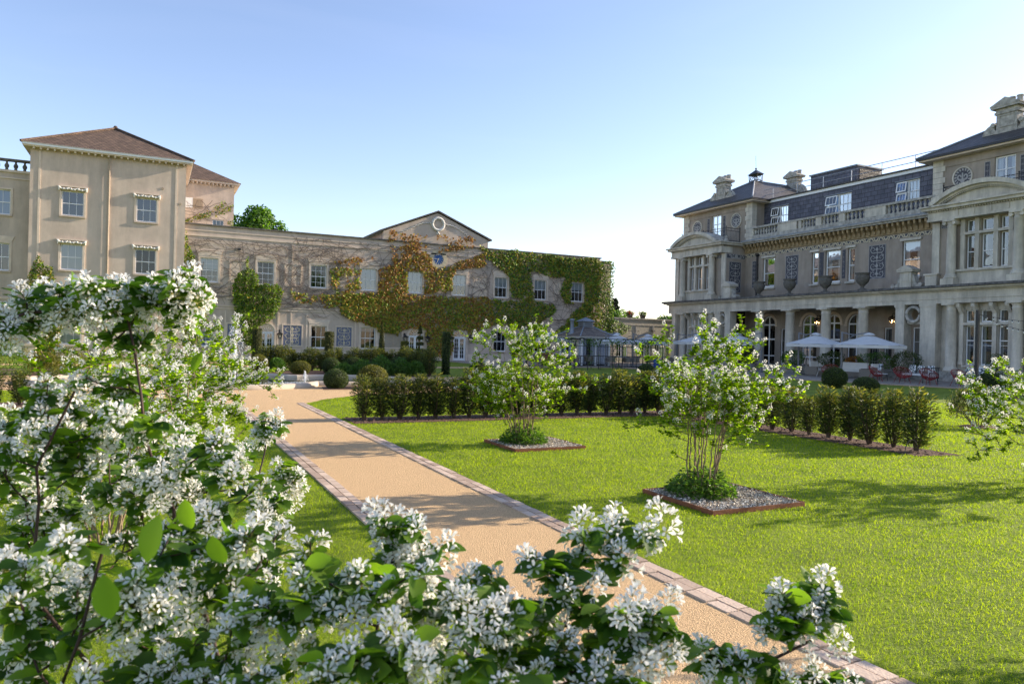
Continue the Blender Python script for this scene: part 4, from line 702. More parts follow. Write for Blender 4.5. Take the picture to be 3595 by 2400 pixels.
# --- attic storeys with hipped roofs
for k,A in enumerate(ATT):
    b=MB(); b.wall(FM,A-4.08,A+4.08,9.9,13.0,[(A-.56,A+.56,10.6,12.55)],.25,-2.0)
    for sg in (1,-1): u=A+sg*4.08; b.add([FM(u,9.9,-2),FM(u,13,-2),FM(u,13,-14),FM(u,9.9,-14)],[(0,1,2,3)])
    part('attic_wall','render',b)
    b=MB(); b.fbox(FM,A-4.08,A+4.08,12.55,13.0,-1.999,-1.95); part('attic_frieze','render',b)
    for sg in (1,-1):
        for j in range(9):
            z0=9.95+.34*j; u0,u1=sorted((A+sg*4.13,A+sg*(3.38 if j%2 else 3.5))); b=MB(); b.fbox(FM,u0,u1,z0,z0+.325,-2.4,-1.93); part('quoin','stone',b)
        cu=A+sg*2.35; b=MB(); b.ring(FM,cu,11.8,.52,.6,-1.999,-1.93,24); md=part('medallion','stone',b); q=MB(); q.disc(FM,cu,11.8,.52,-1.99,-1.975,24); q.build('medallion_field',M['sgraf'],md)
        q=MB(); 
        for t in range(16): a=t*PI/8; q.add([FM(cu+r*math.cos(a+s),11.8+r*math.sin(a+s),-1.97+.001*(t%3)) for r,s in ((.36,-.05),(.5,-.12),(.5,.1),(.36,.16))],[(0,1,2,3)])
        for s in (1,-1): ribbon(q,FM,[(cu,11.4)]+spiral(cu+s*.15,11.82,.18,.9,-PI*.6,s),.06,-1.965+.002*s)
        ribbon(q,FM,[(cu,11.38+.06*i) for i in range(12)],.08,-1.96); q.build('medallion_ornament',M['sgrafpale'],md)
        pu=A+sg*.95; painted_panel(FM,pu-.16,pu+.16,10.7,12.4,man,'sgraf','sgrafpale',7,5,-1.995,True,'narrow_painted_panel')
    w_=sash(FM,A-.56,A+.56,10.6,12.55,man,c=-2.1,cols=2,rows=1,mid=.62,sill=None,ft=.09,bar=.1,curtain=.3,name='balcony_door',glass='glass')
    e=.72; X0,X1,Y0,Y1=42-e,54.5+e,A-4.08-e,A+4.08+e; z=13.2; hr=(Y1-Y0)/2; zr=15.9
    b=MB(); b.box(X0+.1,X1-.1,Y0+.1,Y1-.1,13.0,13.1); part('soffit','trim',b)
    b=MB(); b.box(X0,X0+.12,Y0,Y1,13.1,13.22); b.box(X0+.12,X1-.12,Y0,Y0+.12,13.101,13.219); b.box(X0+.12,X1-.12,Y1-.12,Y1,13.101,13.219); part('gutter','iron',b)
    x0,x1,y0,y1=X0-.02,X1+.02,Y0-.02,Y1+.02; ra=(X0+hr,A,zr); rb_=(X1-hr,A,zr); z=13.22
    b=MB(); b.add([(x0,y0,z),(x1,y0,z),(x1,y1,z),(x0,y1,z),ra,rb_],[(0,4,3),(0,1,5,4),(2,3,4,5),(1,2,5),(3,2,1,0)]); rf=part('hipped_roof','slateroof',b)
    b=MB()
    for p,q in (((x0,y0,z),ra),((x0,y1,z),ra),(ra,rb_)): b.tube([Vector(p)+Vector((0,0,.02)),Vector(q)+Vector((0,0,.03))],.06,6)
    b.build('ridge',M['lead'],rf)
    # chimneys: front one on the slope, rear one beyond the ridge
    for xc,uc,zb,top in ((42.75,A+.42,13.75,15.95),(50.0,A-.4,14.9,17.1)):
        FC=FRAME((xc,0,0),(0,1,0),(-1,0,0)); s=top-zb; ZB=zb-.9
        b=MB(); b.fbox(FC,uc-.56,uc+.56,ZB,zb+s*.62,-.62,.0); b.fbox(FC,uc-.64,uc+.64,zb+s*.62,zb+s*.68,-.68,.06); b.fbox(FC,uc-.58,uc+.58,zb+s*.68,zb+s*.76,-.64,.02); b.fbox(FC,uc-.78,uc+.78,zb+s*.76,zb+s*.81,-.8,.2)
        b.fprism(FC,[(uc-.82,zb+s*.811),(uc+.82,zb+s*.811),(uc+.82,zb+s*.84),(uc,zb+s*1.02),(uc-.82,zb+s*.84)],-.82,.22); 
        ch=part('chimney','stonegrey',b)
        q=MB()
        for pu in (-.42,.0,.42): q.lathe(FC(uc+pu,zb+s*.9,-.5),[(.17,-.1),(.15,.28),(.19,.3),(.17,.36)],10)
        q.build('chimney_pots',M['stonegrey'],ch)
        q=MB(); t=.05
        for a in ((uc-.4,uc+.4,zb+.28*s,zb+.31*s),(uc-.4,uc+.4,zb+.56*s,zb+.59*s),(uc-.4,uc-.36,zb+.31*s,zb+.56*s),(uc+.36,uc+.4,zb+.31*s,zb+.56*s)): q.fbox(FC,*a,-.001,.04)
        q.build('panel_moulding',M['stonegrey'],ch)
        for sg in (1,-1):
            q=MB(); prof=[(.56,ZB),(1.5,ZB),(1.5,zb+.16),(1.44,zb+.2)]+[(.66+.72*math.cos(R(a)),zb+.2+.72*math.sin(R(a))) for a in range(0,91,10)]+[(.70,zb+.6),(.56,zb+.45)]
            q.fprism(FC,[(uc+sg*u,z_) for u,z_ in prof],-.5,-.05); q.tube([FC(uc+sg*(.66+.73*math.cos(R(a))),zb+.2+.74*math.sin(R(a)),c_) for a,c_ in [(a,-.27) for a in range(0,91,9)]],.0+.09,8)
            q.tube([FC(uc+sg*.76,zb+.84,-.55),FC(uc+sg*.76,zb+.84,.02)],.13,10); q.build('scroll_buttress',M['stonegrey'],ch)
        q=MB(); q.fbox(FC,uc-1.75,uc+1.75,zb-.12,zb-.06,-.1,.12); q.build('lead_flashing',M['lead'],ch)
    if k==0:
        b=MB(); cx=ra[0]+.1; 
        for yy in (A-.42,A+.42):
            for xx in (cx-.25,cx+.35): b.tube([(xx,yy,zr-.25),(xx,yy*1.0+(.08 if yy>A else -.08),zr+.55)],.035,5)
        for z_ in (zr+.02,zr+.5): b.tube([(cx-.25,A-.48,z_),(cx+.35,A-.48,z_),(cx+.35,A+.48,z_),(cx-.25,A+.48,z_),(cx-.25,A-.48,z_)],.035,5)
        for sg in (1,-1):
            for j in range(2): 
                cc=(A+sg*.2,zr+.27); b.tube([(cx-.25+.6*j,cc[0]+.15*math.cos(w),cc[1]+.17*math.sin(w)) for w in [q_*PI/6 for q_ in range(13)]],.025,5)
            b.tube([(cx-.25,A+sg*.45,zr+.05),(cx-.25,A,zr+.5)],.022,5)
        cr_=part('roof_cresting','iron',b)
        q=MB(); q.add([(cx-.35,A-.6,zr+.55),(cx+.45,A-.6,zr+.55),(cx+.45,A+.6,zr+.55),(cx-.35,A+.6,zr+.55),(cx+.05,A,zr+1.0)],[(0,1,4),(1,2,4),(2,3,4),(3,0,4),(3,2,1,0)]); q.ball((cx+.05,A,zr+1.06),.09,8); q.tube([(cx+.05,A,zr+1.1),(cx+.05,A+.07,zr+2.2)],.014,4); q.build('finial',M['iron'],cr_)
# --- recessed upper wall between the pavilions
UW_=[(41.5,42.7),(29.7,30.9)]; TR=[(37.42,37.99),(35.55,36.8),(34.4,34.95)]
ops=[(a,d,6.27,8.52) for a,d in UW_+TR]
b=MB(); b.wall(FM,27.4,44.6,5.36,9.95,ops,.22,-2.3); part('upper_wall','render',b)
for a,d in UW_+TR:
    sash(FM,a,d,6.27,8.52,man,c=-2.44,cols=1,rows=2,mid=.48,sill=None,ft=.08,curtain=.3 if d-a>1 else .42,blind=.3 if d-a>1 else None,glass='glass')
    b=MB(); b.fbox(FM,a-.12,d+.12,8.53,8.68,-2.299,-2.2); part('lintel','stone',b)
    b=MB(); b.fbox(FM,a-.1,d+.1,6.12,6.26,-2.5,-2.16); part('sill','stone',b)
for a,d in ((39.2,40.4),(32.05,33.3)): painted_panel(FM,a,d,6.3,8.5,man,'sgraf','sgrafpale',int(a),4,-2.29)
for a,d in ((37.1,37.3),(35.12,35.38),(36.95,37.08)): painted_panel(FM,a,d,6.5,8.45,man,'sgraf','sgrafpale',9,6,-2.29,False,'narrow_painted_panel')
painted_panel(FM,43.35,43.8,6.3,8.4,man,'sgraf','sgrafpale',12,6,-2.29,True,'narrow_painted_panel')
# panel on the return of the far pavilion, facing the garden
FRt=FRAME((0,BAYS[0]-3.05,0),(1,0,0),(0,-1,0))
painted_panel(FRt,40.62,41.85,5.95,8.35,man,'sgraf','sgrafpale',21,4,.005); painted_panel(FRt,40.35,42.25,8.6,8.95,man,'sgraf','sgrafpale',22,1,.005,True,'painted_frieze')
b=MB(); b.fbox(FM,27.4,44.6,8.74,9.0,-2.32,-2.285); fz=part('painted_frieze','sgraf',b)
b=MB()
for i in range(48):
    u=27.65+16.7*i/47; s=1 if i%2 else -1; ribbon(b,FM,spiral(u,8.87,.115,1.0,s*PI/2,s,14),.04,-2.281+.001*(i%2))
    ribbon(b,FM,[(u+.02,8.87),(u+.1,8.87+s*.06),(u+.19,8.87+s*.085),(u+.3,8.87)],.05,-2.278)
for z in (8.745,8.985): b.fbox(FM,27.4,44.6,z,z+.018,-2.284,-2.276)
b.build('scroll_ornament',M['creamscroll'],fz)
b=MB(); b.fbox(FM,27.35,44.6,9.06,9.72,-2.299,-2.2); part('corbel_band','corbel',b)
for i in range(46):
    u=27.6+16.75*i/45; b=MB(); b.fprism(lambda cc,z,uu:FM(u+uu,z,cc),[(-2.199,9.12),(-2.12,9.16),(-2.06,9.36),(-1.86,9.5),(-1.84,9.71),(-2.199,9.71)],-.07,.07); part('corbel','corbel',b)
b=MB(); b.fbox(FM,27.3,44.6,9.72,9.84,-2.5,-1.75); b.fbox(FM,27.3,44.6,9.84,9.93,-2.5,-1.62); part('main_cornice','stonegrey',b)
b=MB(); b.fbox(FM,27.6,44.4,9.93,10.0,-3.0,-1.6); part('lead_gutter','lead',b)
b=MB(); b.fbox(FM,28.6,43.7,10.0,10.34,-2.3,-1.95); part('balustrade_base','stonegrey',b)
b=MB(); b.fbox(FM,28.55,43.75,10.9,11.04,-2.33,-1.92); part('balustrade_rail','stonegrey',b)
for a,d in ((43.45,43.7),(28.6,28.85),(39.15,40.95),(31.9,33.4),(36.95,37.4),(35.0,35.45),(38.75,38.98)): b=MB(); b.fbox(FM,a,d,10.34,10.9,-2.29,-1.96); part('balustrade_pier','stone',b)
for a,d,n in ((40.95,43.45,9),(37.4,38.75,5),(35.45,36.95,5),(33.4,35.0,5),(28.85,31.9,10)):
    for i in range(n):
        u=a+(d-a)*(i+.5)/n; b=MB(); b.lathe(FM(u,10.34,-2.12),[(.1,0),(.1,.06),(.055,.1),(.105,.24),(.105,.29),(.05,.42),(.06,.47),(.1,.5),(.1,.56)],10); part('baluster','stonegrey',b,None,True)
# --- slate mansard with tilting casements
MW=[(41.2,42.85),(35.55,37.7),(30.5,32.1)]
FZ=FRAME((43.25,0,0),(0,1,0),(-1,0,0))
b=MB(); b.wall(FZ,28.3,44.3,9.95,12.98,[(a,d,11.12,12.55) for a,d in MW],.15); part('mansard_wall','slate',b)
b=MB(); b.fbox(FZ,28.3,44.3,12.98,13.18,-.3,.06); part('fascia','frame',b)
b=MB(); b.fbox(FZ,28.2,44.3,13.18,13.28,-16,.16); part('flat_roof','slateroof',b)
for a,d in MW:
    m_=(a+d)/2
    w_=sash(FZ,a,m_-.003,11.12,12.55,man,c=-.06,cols=3,rows=1,meet=True,sill=None,ft=.07,blind=.98,glass='glass',name='casement_window')
    w2=sash(FZ,m_+.003,d,11.12,12.55,man,c=-.06,cols=1,rows=1,meet=True,sill=None,ft=.07,curtain=.3,glass='glassdark',name='casement_window')
    for z0,z1 in ((11.16,11.78),(11.86,12.5)):
        q=MB(); o_=.11
        def TL(u,z,c,z0=z0,z1=z1): t=(z1-z)/(z1-z0); return FZ(u,z,c+.02+o_*t)
        for A_ in ((m_+.05,m_+.12,z0,z1),(d-.12,d-.05,z0,z1),(m_+.12,d-.12,z0,z0+.07),(m_+.12,d-.12,z1-.07,z1)): q.fbox(TL,*A_,0,.05)
        for i in (1,2): u=m_+.1+(d-m_-.2)*i/3; q.fbox(TL,u-.012,u+.012,z0+.07,z1-.07,.01,.035)
        op=q.build('open_sash',M['frame'],w2); q=MB(); q.fbox(TL,m_+.1,d-.1,z0+.05,z1-.05,.02,.024); q.build('open_pane',M['glasssky'],op)
    q=MB(); q.fbox(FZ,a-.1,d+.1,12.56,12.62,-.0,.08); q.build('head_flashing',M['lead'],w_)
b=MB(); rl=[(28.5,.0),(44.0,.0)]
for z in (13.72,14.15): b.tube([FZ(28.0,z,-.25),FZ(44.0,z,-.25)],.026,6)
gr=part('safety_rail','galv',b)
for u in (28.6,31.0,33.4,35.8,38.2,40.6,43.0): b=MB(); b.tube([FZ(u,13.2,-.25),FZ(u,14.17,-.25)],.028,6); b.build('rail_post',M['galv'],gr)
b=MB(); b.box(46,48.7,37.4,41.6,13.2,15.1); pb=part('plant_enclosure','slate',b)
b=MB(); b.box(45.9,48.8,37.3,41.7,15.1,15.2); b.build('enclosure_cap',M['lead'],pb)
b=MB(); FB=FRAME((0,37.4,0),(1,0,0),(0,-1,0))
for i in range(13): b.fbox(FB,46.25,48.4,13.7+.1*i,13.7+.1*i+.06,.0,.05)
b.build('louvre',M['slateroof'],pb)
# downpipes
for u,c_,z1 in ((27.08,-.1,4.3),(27.2,-2.15,9.0),(43.2,-2.18,8.7)):
    z0=.3 if z1<5 else 5.4; b=MB(); b.tube([FM(u,z0,c_),FM(u,z1,c_)],.07,8)
    for z in (z0+.6,z0+1.6,z0+2.6): b.lathe(FM(u,z,c_),[(.07,0),(.1,.02),(.1,.1),(.07,.12)],8)
    b.lathe(FM(u,z1,c_),[(.08,0),(.15,.1),(.17,.22),(.1,.26)],8); part('downpipe','iron' if z1>5 else 'stonegrey',b)
# aedicules standing on the ledge
for cu in (44.05,28.95):
    b=MB(); b.fbox(FM,cu-.36,cu+.36,5.36,6.3,-.55,.05); b.fbox(FM,cu-.5,cu+.5,6.3,6.4,-.65,.15); b.fprism(FM,[(cu-.52,6.401),(cu+.52,6.401),(cu+.52,6.45),(cu,6.72),(cu-.52,6.45)],-.66,.17); b.fbox(FM,cu-.2,cu+.2,5.75,6.15,.05,.08); ae=part('pedimented_block','stone',b)
    for sg in (1,-1): 
        q=MB(); q.fprism(FM,[(cu+sg*x,y) for x,y in ((.365,5.37),(.95,5.37),(1.0,5.5),(.9,5.62),(.75,5.55),(.62,5.65),(.55,5.9),(.45,6.12),(.365,6.15))],-.4,-.05); q.tube([FM(cu+sg*.88,5.52,-.42),FM(cu+sg*.88,5.52,.0)],.13,10); q.build('side_scroll',M['stonegrey'],ae)
b=MB(); b.fbox(FM,27.05,27.75,5.36,6.0,-.6,.0); b.fbox(FM,26.98,27.82,6.0,6.1,-.65,.06); part('pedestal','stone',b)
# urns on the ledge above the columns
for i,(u,l) in enumerate(((40.75,'farthest from the camera, nearest the far pavilion'),(37.85,'second from the far pavilion'),(34.8,'second from the near pavilion'),(31.95,'nearest the near pavilion'))):
    b=MB(); b.lathe(FM(u,5.36,-.05),[(.28,0),(.28,.1),(.13,.14),(.1,.26),(.18,.36),(.34,.52),(.42,.75),(.42,.9),(.36,.98),(.44,1.05),(.46,1.12),(.38,1.1)],18); o=b.build('urn',M['urn'],None,True,FM(u,5.36,-.05)); tag(o,'dark stone urn on the mansion ledge, '+l,'urn','urns on the mansion ledge')
# wall lanterns in the loggia (lit)
def lantern(loc,fr,u,z,c,label,lit=False,s=1.0,group='wall lanterns'):
    t=thing('wall_lantern',fr(u,z,c),label,'lantern',group)
    b=MB(); b.tube([fr(u,z+.42*s,c),fr(u,z+.5*s,c+.12*s),fr(u,z+.46*s,c+.24*s),fr(u,z+.38*s,c+.26*s)],.016*s,5); b.fbox(fr,u-.05*s,u+.05*s,z+.25*s,z+.5*s,c,c+.02); b.build('bracket',M['iron'],t)
    b=MB(); ctr=c+.26*s
    def ring(h,w): return [fr(u-w,z+h,ctr-w),fr(u+w,z+h,ctr-w),fr(u+w,z+h,ctr+w),fr(u-w,z+h,ctr+w)]
    lo,hi=ring(0,.07*s),ring(.26*s,.13*s)
    for i in range(4): b.tube([lo[i],hi[i]],.012*s,4); b.tube([hi[i],hi[(i+1)%4]],.014*s,4); b.tube([lo[i],lo[(i+1)%4]],.012*s,4)
    b.build('cage',M['iron'],t)
    b=MB(); tp=fr(u,z+.38*s,ctr); b.add(ring(.265*s,.16*s)+[tp],[(0,1,4),(1,2,4),(2,3,4),(3,0,4),(3,2,1,0)]); b.build('cap',M['iron'],t)
    b=MB(); b.add(ring(.01*s,.065*s)+ring(.25*s,.122*s),[(0,1,5,4),(1,2,6,5),(2,3,7,6),(3,0,4,7)]); b.build('glass',M['glasslit'],t)
    b=MB(); b.ball(fr(u,z+.12*s,ctr),.035*s,8); b.build('bulb',M['lit' if lit else 'bulb'],t)
M['glasslit']=glassmat('lantern_glass',(.9,.9,.88),.06)
m=bpy.data.materials.new('lit_bulb'); m.use_nodes=True; p=m.node_tree.nodes['Principled BSDF']; p.inputs['Emission Color'].default_value=(1,.62,.25,1); p.inputs['Emission Strength'].default_value=14; M['lit']=m
lantern(0,FM,37.72,3.4,-3.0,'lit wall lantern in the loggia between two arched windows',True,1.3,'loggia lanterns')
lantern(0,FM,31.75,3.4,-3.0,'lit wall lantern in the loggia beside the near pier',True,1.3,'loggia lanterns')
for u,l in ((6.28,'on the left of the far-left arched door, half in ivy'),(8.05,'between the far-left arched door and the blue panel'),(17.28,'on the left of the middle arched door'),(19.05,'on the right of the middle arched door'),(21.0,'on the left of the right-hand arched door'),(22.72,'on the right of the right-hand arched door')):
    lantern(0,FW,u,1.45,0,'black wall lantern '+l,False,1.25,'lanterns on the ivy wing')
# ------------------------------------------------------------------ ground
def sheet(name,poly,z,m,th=None):
    b=MB(); b.add([(x,y,z) for x,y in poly],[tuple(range(len(poly)))]); o=b.build(name,M[m]); tag(o,kind='structure'); return o
M['lawn']=mat('lawn_turf',(.12,.18,.009),.95,.25,1.4,.6,55,c2=(.22,.28,.013))
M['resin']=mat('resin_bound_gravel',(.42,.25,.115),.9,.4,105,.9,105,c2=(.93,.645,.35))
M['sett']=mat('pink_setts',(.43,.315,.24),.9,.15,30,.35,60,island=.6,c2=(.60,.465,.36))
M['paving']=tilemat('terrace_paving',(.33,.29,.25),(.40,.35,.30),(.20,.17,.15),.6,.9,.9,horiz=True,bump=.2)
sheet('lawn',[(-400,-250),(400,-250),(400,500),(-400,500)],0,'lawn')
COURT=[(1.66,18.0),(3.33,18.0),(4.0,19.1),(5.2,20.4),(8,21.1),(14.5,21.3),(14.5,30.0),(9.2,30.2),(-4,30.6),(-12,30.6),(-12,23.2),(-3.2,23.2),(-1.0,21.2),(.6,19.6)]
sheet('gravel_court',COURT,.004,'resin')
sheet('path',[(1.85,-3),(3.13,-3),(3.13,18.02),(1.85,18.02)],.008,'resin')
sheet('far_path',[(-16,39.6),(20,39.6),(20,41.6),(-16,41.6)],.004,'resin')
TERR=[(28.6,31.5),(32.9,18.2),(34.5,12),(42.2,12),(42.2,55.8),(20,55.8),(20,41.7),(28.6,41.7)]
sheet('terrace',TERR,.006,'paving')
b=MB()
for (xa,ya),(xb,yb) in (((28.6,41.7),(28.6,31.5)),((28.6,31.5),(32.9,18.2)),((20,41.7),(28.6,41.7))):
    d=Vector((xb-xa,yb-ya,0)).normalized(); n=Vector((-d.y,d.x,0))*.9
    b.add([(xa,ya,.011),(xb,yb,.011),(xb+n.x,yb+n.y,.011),(xa+n.x,ya+n.y,.011)],[(0,1,2,3)])
tag(b.build('terrace_border',M['resin']),kind='structure')
# brick edging: two courses of setts each side of the path
b=MB(); g=random.Random(3)
for x0 in (1.672,1.768,3.125,3.221):
    y=-2.5+g.random()*.1
    while y<18.0:
        L_=.2+g.uniform(-.012,.012); z=.018+g.uniform(-.003,.004); e=.004
        b.add([(x0,y,-.02),(x0+.09,y,-.02),(x0,y+L_-.008,-.02),(x0+.09,y+L_-.008,-.02),(x0+e,y+e,z),(x0+.09-e,y+e,z),(x0+e,y+L_-.008-e,z),(x0+.09-e,y+L_-.008-e,z)],[(4,5,7,6),(0,1,5,4),(2,6,7,3),(0,4,6,2),(1,3,7,5)]); y+=L_
tag(b.build('path_edging',M['sett']),kind='structure')
BEDS=[[(3.42,13.55),(10.55,13.5),(10.55,7.35),(11.4,7.2),(11.5,14.6),(3.42,14.65)],[(4.2,30.6),(11.4,29.9),(11.5,35.6),(4.2,35.9)],[(-12,30.61),(-2.2,30.61),(-3.0,36),(-12,36)],[(-7,17.9),(-1.5,17.9),(-1.5,19.3),(-7,19.3)],[(4.7,22.6),(7.2,22.6),(7.2,23.9),(4.9,23.9)]]
for p in BEDS:
    b=MB(); b.add([(x,y,.009) for x,y in p],[tuple(range(len(p)))]); tag(b.build('mulch_bed',M['mulch']),kind='structure')
# bark chips heaped on the near beds
def chips(p,n,seed):
    g=np.random.default_rng(seed); xs=[a for a,_ in p]; ys=[c for _,c in p]; P=np.c_[g.uniform(min(xs),max(xs),n),g.uniform(min(ys),max(ys),n),g.uniform(.012,.05,n)]; P=P[inpoly(p,P[:,0],P[:,1])]
    D_=rdir(len(P),g)*np.array([1,1,.3]); return leaves(P,D_,rdir(len(P),g)+np.array([0,0,1.2]),g.uniform(.03,.07,len(P)),g.uniform(.015,.03,len(P)),.1)
V,F,_=cat([chips(BEDS[0],7000,1)]); tag(link('bark_chippings',npmesh('bark_chippings',V,F),[M['mulch']]),'brown bark chippings along the front yew hedge','bark chippings',None,'stuff')
# ------------------------------------------------------------------ lawn grass
PLANT=[(4.80,5.40,1.2,1.12),(4.76,9.55,1.2,1.12)]
def on_lawn(x,y):
    k=~((x>1.64)&(x<3.345)&(y<18.1))
    for p in [COURT,TERR]+BEDS[:4]: k&=~inpoly(p,x,y)
    for px,py,pw,ph in PLANT: k&=~((x>px)&(x<px+pw)&(y>py)&(y<py+ph))
    k&=~((y>39.6)&(y<41.6)&(x<20)); return k
g=np.random.default_rng(11); n=620000
th=yaw+R(1)*g.uniform(-42,41,n); u=g.random(n); d0,d1=1.7,27.0; q=.62
d=(d0**q+u*(d1**q-d0**q))**(1/q); x=d*np.sin(th); y=d*np.cos(th); k=on_lawn(x,y); x,y,d=x[k],y[k],d[k]; n=len(x)
pn=vnoise(x,y,1.3,2)*.5+vnoise(x,y,4.0,3)*.5; hgt=(.015+.005*pn+.008*g.random(n))*(1+.012*d); wd=np.maximum(.0028,d*.0006)*g.uniform(.7,1.3,n)
a=g.uniform(0,2*PI,n); lean=g.normal(0,.7,(n,2)); P=np.c_[x,y,np.zeros(n)]; W=np.c_[np.cos(a),np.sin(a),np.zeros(n)]*wd[:,None]; T=P+np.c_[lean[:,0]*hgt,lean[:,1]*hgt,hgt]; Mi=P+np.c_[lean[:,0]*hgt*.35,lean[:,1]*hgt*.35,hgt*.6]
V=np.stack([P-W*.5,P+W*.5,Mi+W*.36,Mi-W*.36,T],1).reshape(-1,3); i=np.arange(n)[:,None]*5; F=np.concatenate([i+[0,1,2],i+[0,2,3],i+[3,2,4]],1).reshape(-1,3)
tag(link('grass',npmesh('grass',V,F),[M['grass']]),'short mown green grass of the lawns','grass',None,'stuff')
# ------------------------------------------------------------------ serviceberries
RAC=[]
def raceme_template(seed,nf=17,full=True):
    """one flower head pointing up +Z, about 6 cm: star flowers with five strap petals on a short axis"""
    g=np.random.default_rng(seed); PV=[];PF=[];CV=[];CF=[];n=0;m=0
    for i in range(nf):
        t=(i+.5)/nf; ang=i*2.4+g.uniform(-.3,.3); el=-.6+1.95*t; ax=np.array([math.cos(ang)*math.cos(el),math.sin(ang)*math.cos(el),math.sin(el)]); c=np.array([0,0,.012+.03*t])+ax*(.013+.009*g.random())
        s=np.cross(ax,[0,0,1.0]); s=s/max(1e-6,np.linalg.norm(s)); w=np.cross(ax,s); a0=g.uniform(0,6.3); op=g.uniform(.2,.75)
        for k in range(5):
            a=a0+k*2*PI/5+g.uniform(-.2,.2); o=s*math.cos(a)+w*math.sin(a); dd=o*(.38+.5*op)+ax*(1.0-.8*op); dd/=np.linalg.norm(dd); ln=g.uniform(.0135,.0185); side=np.cross(dd,ax); side/=max(1e-6,np.linalg.norm(side)); wd=g.uniform(.0048,.0064); b0=c+o*.0015; md=c+dd*ln*.6+ax*.0012; tp=c+dd*ln-ax*ln*.12
            if full: PV+= [b0,md+side*wd*.5,tp+side*wd*.3,tp-side*wd*.3,md-side*wd*.5]; PF+=[(n,n+1,n+4),(n+1,n+2,n+3),(n+1,n+3,n+4)]; n+=5
            else: PV+=[b0,md+side*wd*.75,tp+dd*ln*.2,md-side*wd*.75]; PF+=[(n,n+1,n+2),(n,n+2,n+3)]; n+=4
        if full:
            for k in range(3):
                a=a0+k*2.1; o=s*math.cos(a)+w*math.sin(a); e=c+ax*.003; CV+=[c+o*.0028,c-o*.0018+w*.002,e+ax*.0022]; CF+=[(m,m+1,m+2)]; m+=3
            CV+=[np.array([0,0,.004+.03*t]),np.array([0,0,.0055+.03*t]),c]; CF+=[(m,m+1,m+2)]; m+=3
    return np.array(PV),np.array(PF),(np.array(CV),np.array(CF)) if full else None
TPL=[raceme_template(s,17) for s in range(6)]; TPLs=[raceme_template(20+s,9,False) for s in range(4)]
def basis(D_):
    D_=norm(D_); a=np.where(np.abs(D_[:,2:3])<.95,np.array([[0,0,1.0]]),np.array([[1.0,0,0]])); X=norm(np.cross(a,D_)); Y=np.cross(D_,X); return X,Y,D_
def place_heads(P,D_,S,tpl,seed,centres=False):
    g=np.random.default_rng(seed); X,Y,Z=basis(D_); ch=g.integers(0,len(tpl),len(P)); out=[]
    for k,t in enumerate(tpl):
        V0,F0=(t[2] if centres else (t[0],t[1])); j=np.where(ch==k)[0]
        if not len(j): continue
        V=P[j][:,None,:]+S[j][:,None,None]*(V0[None,:,0:1]*X[j][:,None,:]+V0[None,:,1:2]*Y[j][:,None,:]+V0[None,:,2:3]*Z[j][:,None,:])
        F=(np.arange(len(j))[:,None,None]*len(V0)+F0[None]).reshape(-1,3); out.append((V.reshape(-1,3),F))
    V,F,_=cat(out); return V,F
def grow(stems,tips,seed,up=.4,r0=.009,rt=.0016):
    """stems: polylines from the base; each tip is joined by a bent twig to a node lower down. returns tubes and the end direction of every tip"""
    g=np.random.default_rng(seed); N=[];depth=[];polys=[]
    for s in stems:
        s=[np.array(p,float) for p in s]; fine=[]
        for a,c in zip(s,s[1:]):
            k=max(1,int(np.linalg.norm(c-a)/.06))
            for i in range(k): fine.append(a+(c-a)*i/k)
        fine.append(s[-1]); fine=[p+(g.normal(0,.006,3) if 0<i<len(fine)-1 else 0) for i,p in enumerate(fine)]
        L_=len(fine); polys.append((fine,[r0*(1-.72*i/(L_-1)) for i in range(L_)])); N+=fine[L_//4:]; depth+=[.0]*len(fine[L_//4:])
    N=list(N); tips=[np.array(t,float) for t in tips]; base=np.array(stems[0][0],float)
    A=np.array(N); order=np.argsort([np.min(np.linalg.norm(A-t,axis=1)) for t in tips]); dirs=[None]*len(tips); twigs=[]
    for j in order:
        t=tips[j]; A=np.array(N); dv=t-A; dist=np.linalg.norm(dv,axis=1); pen=np.maximum(0,.35*dist-dv[:,2])*1.2; i=int(np.argmin(dist+pen)); a=A[i]; L_=dist[i]
        mid=(a+t)/2+np.array([0,0,-.10*L_])+g.normal(0,.05*L_,3); q1=(a+mid)/2+g.normal(0,.02*L_,3); q2=(mid+t)/2+g.normal(0,.02*L_,3)-np.array([0,0,.03*L_])
        pl=[a,q1,mid,q2,t]; rr_=rt*(1+1.3*min(1,L_/.35)); polys.append((pl,[rr_*1.25,rr_*1.1,rr_,rr_*.85,rr_*.7])); N+=[q1,mid,q2]; dd=t-q2; dd=dd/np.linalg.norm(dd)+np.array([0,0,up]); dirs[j]=dd/np.linalg.norm(dd); twigs.append((j,pl))
    return polys,np.array(dirs),twigs
def tubes(polys,n=5):
    b=MB()
    for p,r_ in polys: b.tube(p,r_,n,0,False)
    return b
def twig_leaves(twigs,tips,dirs,per,g,ln,wd,oval=False,along=3):
    P=[];D_=[];N_=[]
    for j,pl in twigs:
        t=pl[-1]; d=dirs[j]
        for k in range(per):
            a=g.uniform(0,6.28); o=np.array([math.cos(a),math.sin(a),g.uniform(-.55,.5)]); s=g.uniform(.0,.05); P.append(t-d*s*1.2); D_.append(o+d*.25)
        for k in range(along):
            q=g.uniform(0.35,.98)*4; i=min(3,int(q)); p=pl[i]+(pl[i+1]-pl[i])*(q-i); a=g.uniform(0,6.28); P.append(p); D_.append(np.array([math.cos(a),math.sin(a),g.uniform(-.4,.6)]))
    P=np.array(P);D_=np.array(D_); n=len(P); N_=np.array([0,0,1.0])+g.normal(0,.45,(n,3)); L_=g.uniform(ln*.55,ln*1.15,n); W=L_*g.uniform(wd*.85,wd*1.1,n)
    return (leaves_oval if oval else leaves)(P,D_,N_,L_,W)
